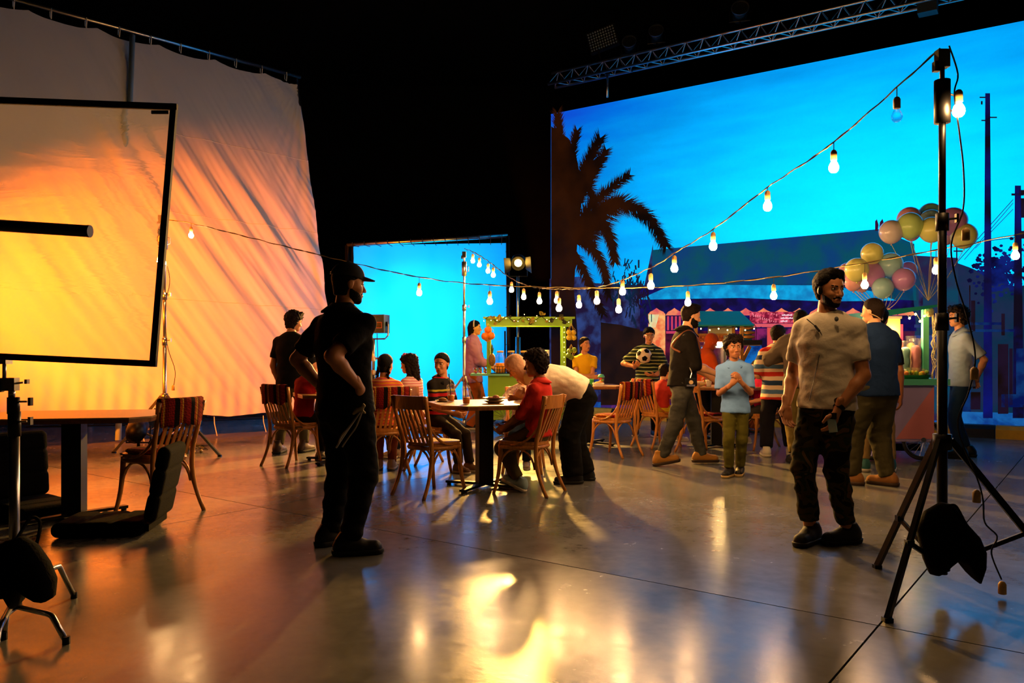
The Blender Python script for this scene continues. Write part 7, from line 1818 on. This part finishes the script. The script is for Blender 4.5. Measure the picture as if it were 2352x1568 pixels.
for v_ in [(0, s1, s2 * phi) for s1 in (-1, 1) for s2 in (-1, 1)] + [(s1, s2 * phi, 0) for s1 in (-1, 1) for s2 in (-1, 1)] + [(s2 * phi, 0, s1) for s1 in (-1, 1) for s2 in (-1, 1)]:
    n = (Matrix.Rotation(0.35, 3, 'X') @ Matrix.Rotation(0.5, 3, 'Z') @ Vector(v_)).normalized(); a = n.orthogonal().normalized(); b = n.cross(a)
    MB().add([(n * 0.105 + (a * math.cos(1.2566 * k) + b * math.sin(1.2566 * k)) * 0.042).normalized() * 0.1165 for k in range(5)] + [n * 0.1165], [(k, (k + 1) % 5, 5) for k in range(5)]).build('black_patch', M_BLK, fb)
# 12 bearded man walking
g = G(1566, 1068)
M_JEAN = mat('cloth_grey_jeans', '#3a3a36', 0.9, spec=0.15, var=0.35, vscale=7, bump=0.4, bscale=30)
I = person('bearded man in a black shirt and grey jeans walking right', (g.x, g.y, 0), 1.77, -88, skin='light', girth=1.08, lean=5, look=(0, 12, 0), armR=(0.10, 0.20, 0.565), armL=(-0.10, 0.20, 0.55), poleR=(0.4, -1, -0.3), curlR=0.7, curlL=0.7,
    footR=(0.05, -0.14, 0.01), footL=(-0.06, 0.14, 0), pitchR=-10, toeL=0, toeR=0, shirt=dict(mat=cl('black_shirt', '#100c0a'), sleeve=1.02, hem=-0.03, collar='polo', ease=0.020, wr=0.009), pants=dict(mat=M_JEAN, ease=0.016, wr=0.010, len=2.0), shoes=dict(mat=mat('tan_boot', '#94631e', 0.8), sole=mat('boot_sole', '#33200f', 0.7), high=0.045), hair=('quiff', 'brown'), beard=0.05, hv=0.0055, bv=0.012)
band(I, 1, 'wristband', M_BLACKMETAL, 0.92, 0.0195, 0.012)
rt = I['rt']; fwv = I['fw']; upv = I['up']; p3 = I['p3']; p2 = I['p2']; H = I['H']
M_LEATHER = mat('brown_leather', '#6a3818', 0.5)
sp = [p2 + rt * 0.062 * H + fwv * 0.085 * H - upv * 0.03 * H, I['sh'][1] - rt * 0.02 * H + fwv * 0.055 * H, I['sh'][1] - rt * 0.025 * H + upv * 0.047 * H, I['sh'][1] - rt * 0.03 * H - fwv * 0.062 * H, p2 + rt * 0.045 * H - fwv * 0.088 * H, p2 + rt * 0.105 * H - fwv * 0.05 * H - upv * 0.03 * H]
MB().tube(smoothpath(sp, 6), 0.013, 6).build('leather_strap', M_LEATHER, I['root'], smooth=True)
pc = I['p0'] + rt * 0.125 * H + fwv * 0.02 * H - upv * 0.0 * H
pch = MB().box(pc, (0.05, 0.11, 0.09)).build('belt_camera', M_BLACKMETAL, I['root'])
MB().lathe([(0.022, 0), (0.022, 0.02), (0.016, 0.02)], 12, Matrix.Translation(pc + rt * 0.025) @ Matrix.Rotation(math.pi / 2, 4, 'Y')).build('lens', mat('pale_lens', '#c8a878', 0.3), pch)
MB().box(pc + Vector((0.028, 0, -0.035)), (0.006, 0.09, 0.018)).build('silver_plate', M_STEEL, pch)
MB().tube([pc + Vector((0, 0, 0.04)), pc + Vector((-0.01, 0.02, 0.10)), pc + Vector((-0.02, 0.0, 0.16))], 0.006, 5).build('chain', M_STEEL, pch)
# 13 person in orange headscarf behind him
g = Vector((P(1612, 0, 11.2).x, 11.2, 0))
M_ORSC = cl('orange_scarf', '#c4501a')
I = person('woman in an orange headscarf and tunic behind the bearded man', g, 1.52, -80, skin='light', head=0.21, look=(0, 18, 0), lean=10, armL=(-0.06, 0.22, 0.57), armR=(0.06, 0.24, 0.56), shirt=dict(mat=M_ORSC, sleeve=1.8, hem=-0.02, ease=0.03), pants=dict(mat=M_BLKJ, ease=0.02), shoes=dict(mat=M_SHB, sole=M_SOLEW), hair=None)
head_part(I, 'headscarf', hijabf, M_ORSC)
# 14 boy in light blue polo
g = G(1689, 1093)
I = person('curly haired boy in a light blue polo with clasped hands, facing us', (g.x, g.y, 0), 1.40, 168, skin='brown', head=0.218, girth=0.90, sway=2, look=(14, 0, 4), armL=(-0.025, 0.155, 0.685), armR=(0.035, 0.150, 0.665), poleL=(-0.5, -0.5, -1), poleR=(0.5, -0.5, -1), fdirL=(0.45, 0.25, 0.6), fdirR=(-0.5, 0.3, 0.6), palmL=(0.6, -0.6, 0), palmR=(-0.6, -0.6, 0), curlL=1.0, curlR=1.0,
    footL=(-0.035, -0.06, 0), footR=(0.045, 0.03, 0), toeL=-10, toeR=-22, shirt=dict(mat=cl('sky_blue', '#6c98de'), sleeve=0.82, hem=-0.065, collar='polo', ease=0.018, wr=0.006, name='polo_shirt'), pants=dict(mat=cl('khaki_green', '#54501c'), ease=0.012, len=1.9, wr=0.006), shoes=dict(mat=mat('dark_trainer', '#14100e', 0.6), sole=mat('cream_sole', '#b89a60', 0.6)), hair=('curly', 'brown'), hv=0.005, bv=0.012, cv=0.0105)
for k in range(2): MB().ball(I['p3'] + I['fw'] * (0.082 + 0.006 * k) * 1.4 - I['up'] * (0.055 + 0.035 * k) * 1.4, 0.006, 8, 6).build('button', mat('pearl_button', '#d8d0c0', 0.4), I['root'])
# 15 little girl in pink
lo15 = sit(3.22, 10.25, 95, 0.0); H = 1.25
person('little girl with a bun in a pink top seated behind the boy in blue', lo15, H, 100, skin='light', head=0.205, girth=0.95, pelvis=sitz(H), lean=4, look=(12, 10, 0), armL=(-0.08, 0.22, 0.48), armR=(0.08, 0.22, 0.48), footL=(-0.05, 0.20, 0.06), footR=(0.05, 0.22, 0.05), **SITL,
    shirt=dict(mat=cl('hot_pink', '#b0124c'), sleeve=0.9, hem=-0.03), pants=dict(mat=cl('grey_leggings', '#3a3836')), shoes=dict(mat=MATS['white_trainer'], sole=M_SOLEW), hair=('bun', 'black'))
# 16 boy in striped jumper
g = G(1786, 1046)
STR16 = stripes('jumper_bands', [(0, '#d8c0a4'), (0.17, '#24385c'), (0.36, '#d8c0a4'), (0.53, '#b82c20'), (0.70, '#d8c0a4'), (0.83, '#4a6c94')], 0.30, offset=0.30)
I = person('boy in a red white and blue striped jumper seen from behind', (g.x, g.y, 0), 1.56, -12, skin='light', head=0.215, girth=1.05, look=(-42, 4, 0), armL=(-0.10, 0.13, 0.60), armR=(0.09, 0.18, 0.62), footL=(-0.09, -0.06, 0), footR=(0.10, 0.05, 0),
    shirt=dict(mat=STR16, sleeve=0.98, hem=-0.09, ease=0.032, cuff=1.3, name='jumper'), pants=dict(mat=cl('navy_slacks', '#15141c'), ease=0.028, flare=1.1), shoes=dict(mat=mat('white_shoe', '#c4bcae', 0.6), sole=M_SOLEW), hair=('bowl', 'brown'))
glasses(I, M_STEEL)
# 17 man in grey jacket
g = G(1834, 1063)
person('man in a grey jacket and khaki trousers seen from behind', (g.x + 0.04, g.y, 0), 1.72, -8, skin='tan', girth=1.05, lean=4, look=(-10, 8, 0), armL=(-0.05, 0.16, 0.70), poleL=(-1, 0.0, -0.5), armR=(0.10, 0.16, 0.62), footL=(-0.05, -0.02, 0), footR=(0.07, 0.06, 0),
    shirt=dict(mat=cl('taupe_jacket', '#5c5044'), sleeve=1.9, hem=-0.03, ease=0.032, wr=0.010, name='jacket'), pants=dict(mat=cl('khaki', '#6c5c30'), ease=0.018), shoes=dict(mat=mat('dark_brown_shoe', '#1c1410', 0.6), sole=M_SOLEB, high=0.045), hair=('fade', 'black'))
# 18 man in white tee
g = G(1898, 1246)
def camo():
    m = mat('cloth_camouflage', '#15140e', 0.9, spec=0.1); nt = m.node_tree; b = nt.nodes['Principled BSDF']
    tc = nt.nodes.new('ShaderNodeTexCoord'); n = nt.nodes.new('ShaderNodeTexNoise'); n.inputs['Scale'].default_value = 9; n.inputs['Detail'].default_value = 1.5; n.inputs['Distortion'].default_value = 0.8
    r = nt.nodes.new('ShaderNodeValToRGB'); r.color_ramp.interpolation = 'CONSTANT'; e = r.color_ramp.elements; e[0].position = 0; e[0].color = lin('#15150f'); e[1].position = 0.45; e[1].color = lin('#3c3319')
    for p_, c_ in ((0.55, '#252c1c'), (0.64, '#5a4424')): k = e.new(p_); k.color = lin(c_)
    nt.links.new(tc.outputs['Object'], n.inputs['Vector']); nt.links.new(n.outputs['Fac'], r.inputs['Fac']); nt.links.new(r.outputs['Color'], b.inputs['Base Color']); return m
I = person('bearded man in a white tee and camouflage trousers looking over his shoulder', (g.x, g.y, 0), 1.77, 122, skin='tan', girth=1.02, lean=-3, sway=0, twist=14, look=(76, 6, 0), armL=(-0.088, 0.055, 0.50), poleL=(-0.7, -1, 0), armR=(0.115, 0.08, 0.50), poleR=(0.8, -1, 0), fdirL=(0.25, 0.1, -0.95), fdirR=(-0.3, 0.3, -0.9), curlL=0.5,
    footL=(-0.045, -0.06, 0), footR=(0.03, 0.05, 0), toeL=-12, toeR=14, shirt=dict(mat=cl('white_tee', '#d8d0c0'), sleeve=0.72, hem=-0.025, ease=0.016, wr=0.008), pants=dict(mat=camo(), ease=0.014, len=1.84, wr=0.009), shoes=dict(mat=mat('black_knit_shoe', '#07080a', 0.7), sole=M_SOLEB), hair=('quiff', 'black'), beard=0.016, hv=0.0048, bv=0.011, cv=0.0098)
band(I, -1, 'watch', M_BLACKMETAL, 0.95, 0.0205, 0.026)
R_ = I['root']; H = I['H']; p2 = I['p2']; fwv = I['fw']; rt = I['rt']; upv = I['up']
mc = p2 + fwv * 0.078 * H + upv * 0.065 * H + rt * 0.015 * H
mic = MB().tube([mc, mc + Vector((-0.035, 0.004, -0.035))], 0.008, 8).build('clip_mic', M_BLACKMETAL, R_)
MB().tube(smoothpath([mc, p2 + fwv * 0.082 * H + upv * 0.09 * H + rt * 0.045 * H, p2 + fwv * 0.074 * H + upv * 0.03 * H - rt * 0.01 * H, p2 + fwv * 0.080 * H - upv * 0.06 * H - rt * 0.0 * H, I['p0'] + fwv * 0.10 * H + rt * 0.02 * H], 6), 0.0022, 4).build('mic_wire', M_CORD, mic)
tagp = I['p0'] + fwv * 0.098 * H - rt * 0.065 * H - Vector((0, 0, 0.085 * H))
tg = MB().box(tagp + fwv * 0.012, (0.055, 0.012, 0.085), Matrix.Rotation(math.radians(10), 3, 'Y')).build('card_tag', mat('pale_card', '#8cb0b8', 0.5), R_); MB().box(tagp + fwv * 0.012 + Vector((0, 0, 0.06)), (0.05, 0.014, 0.04)).build('card_holder', M_BLACKMETAL, tg)
MB().ball(p2 + fwv * 0.072 * H + upv * 0.088 * H - rt * 0.06 * H, (0.016, 0.008, 0.016), 10, 6).build('chest_mark', mat('grey_print', '#5c6468', 0.8), R_)
ear = I['ho'] + I['Rhd'] @ Vector((0.35 * I['hh'], 0.03 * I['hh'], 0.45 * I['hh'])); MB().ball(ear, (0.014, 0.02, 0.03), 8, 6).build('earpiece', M_BLACKMETAL, R_)
# 19 man in navy
g = G(2012, 1114)
I = person('stocky man in a navy tee and olive trousers with a tattooed forearm', (g.x, g.y, 0), 1.74, 22, skin='light', girth=1.25, look=(20, 0, 0), armL=(-0.185, 0.02, 0.50), poleL=(-0.6, -1, 0), footL=(-0.10, 0.06, 0), footR=(0.05, -0.03, 0), toeL=30, toeR=24,
    shirt=dict(mat=cl('navy_tee', '#12264a'), sleeve=0.78, hem=-0.04, ease=0.020, wr=0.006), pants=dict(mat=cl('olive_cargo', '#3c3824'), ease=0.024, wr=0.008, len=2.0), shoes=dict(mat=M_TANBOOT, sole=M_SOLET), hair=('fade', 'brown'), hv=0.0055, bv=0.012)
band(I, -1, 'wristband', M_BLACKMETAL, 0.93, 0.0195, 0.010)
for k in (0.30, 0.34, 0.42): band(I, -1, 'tattoo_line', mat('tattoo_ink', '#1c1614', 0.6), k, 0.0242 * 1.235, 0.006)
MB().tube(smoothpath([I['ho'] + I['Rhd'] @ Vector((-0.36 * I['hh'], 0.0, 0.42 * I['hh'])), I['ho'] + I['Rhd'] @ Vector((-0.26 * I['hh'], -0.30 * I['hh'], 0.26 * I['hh'])), I['ho'] + I['Rhd'] @ Vector((0.0, -0.40 * I['hh'], 0.12 * I['hh'])), I['ho'] + I['Rhd'] @ Vector((0.26 * I['hh'], -0.30 * I['hh'], 0.26 * I['hh']))], 6), 0.004, 5).build('headset', mat('pale_headset', '#b09068', 0.5), I['root'])
# 20 person behind him
g = Vector((P(2014, 0, 8.3).x, 8.3, 0))
person('person with short black hair and beige trousers hidden behind the man in navy', g, 1.71, -20, skin='brown', girth=0.85, sway=3, look=(-25, 4, 0), footL=(-0.07, 0, 0), footR=(0.08, 0.03, 0), shirt=dict(mat=cl('dark_shirt', '#16161c'), sleeve=0.8, hem=-0.04), pants=dict(mat=cl('beige_chinos', '#8c7448'), ease=0.016), shoes=dict(mat=mat('teal_trainer', '#2c6868', 0.6), sole=M_SOLEW), hair=('short', 'black'))
# 21 boy at the right
g = G(2208, 1050)
person('young man in a grey polo and jeans with hands behind his back at right', (g.x, g.y, 0), 1.78, 78, skin='tan', girth=0.92, look=(6, 2, 0), armL=(-0.03, -0.085, 0.53), armR=(0.03, -0.09, 0.52), poleL=(-1, -0.7, 0), poleR=(1, -0.7, 0), footL=(-0.05, 0.03, 0), footR=(0.05, -0.05, 0),
    shirt=dict(mat=cl('grey_polo', '#8c98ac'), sleeve=0.85, hem=-0.05, collar='polo', ease=0.018, name='polo_shirt'), pants=dict(mat=cl('blue_jeans', '#1e3450'), ease=0.010), shoes=dict(mat=M_SHB, sole=M_SOLEB), hair=('curly', 'brown'))
# 22 child with yellow shorts
lo22 = sit(1.97, 10.5, -58, 0.0); H = 1.15
person('small child in yellow shorts seated behind the bearded man', lo22, H, -60, skin='light', head=0.195, girth=0.95, pelvis=sitz(H), lean=5, look=(0, 8, 0), armL=(-0.08, 0.25, 0.55), armR=(0.08, 0.25, 0.55), footL=(-0.07, 0.24, 0.06), footR=(0.07, 0.22, 0.05), **SITL,
    shirt=dict(mat=cl('red_tee', '#a83028'), sleeve=0.7, hem=-0.02), pants=dict(mat=cl('lemon_shorts', '#b8b01c'), len=0.85, name='shorts'), shoes=dict(mat=MATS['white_trainer'], sole=M_SOLEW), hair=('short', 'brown'))
# 23 child beyond the table under the woman
lo23 = sit(0.12, 8.30, 175, 0.0); H = 1.25
person('child in a patterned pink top seated under the bending woman', lo23, H, 172, skin='light', head=0.2, girth=0.92, pelvis=sitz(H), lean=10, look=(-20, 12, 0), armL=(-0.1, 0.26, 0.6), armR=(0.1, 0.26, 0.6), footL=(-0.05, 0.2, 0.05), footR=(0.05, 0.2, 0.05), **SITL,
    shirt=dict(mat=mat('cloth_pink_print', '#a87870', 0.9, var=0.4, vscale=40, col2='#c8b0a0'), sleeve=1.6, hem=-0.02), pants=dict(mat=cl('denim_dark', '#1c2838')), shoes=dict(mat=MATS['white_trainer'], sole=M_SOLEW), hair=('long', 'brown'))
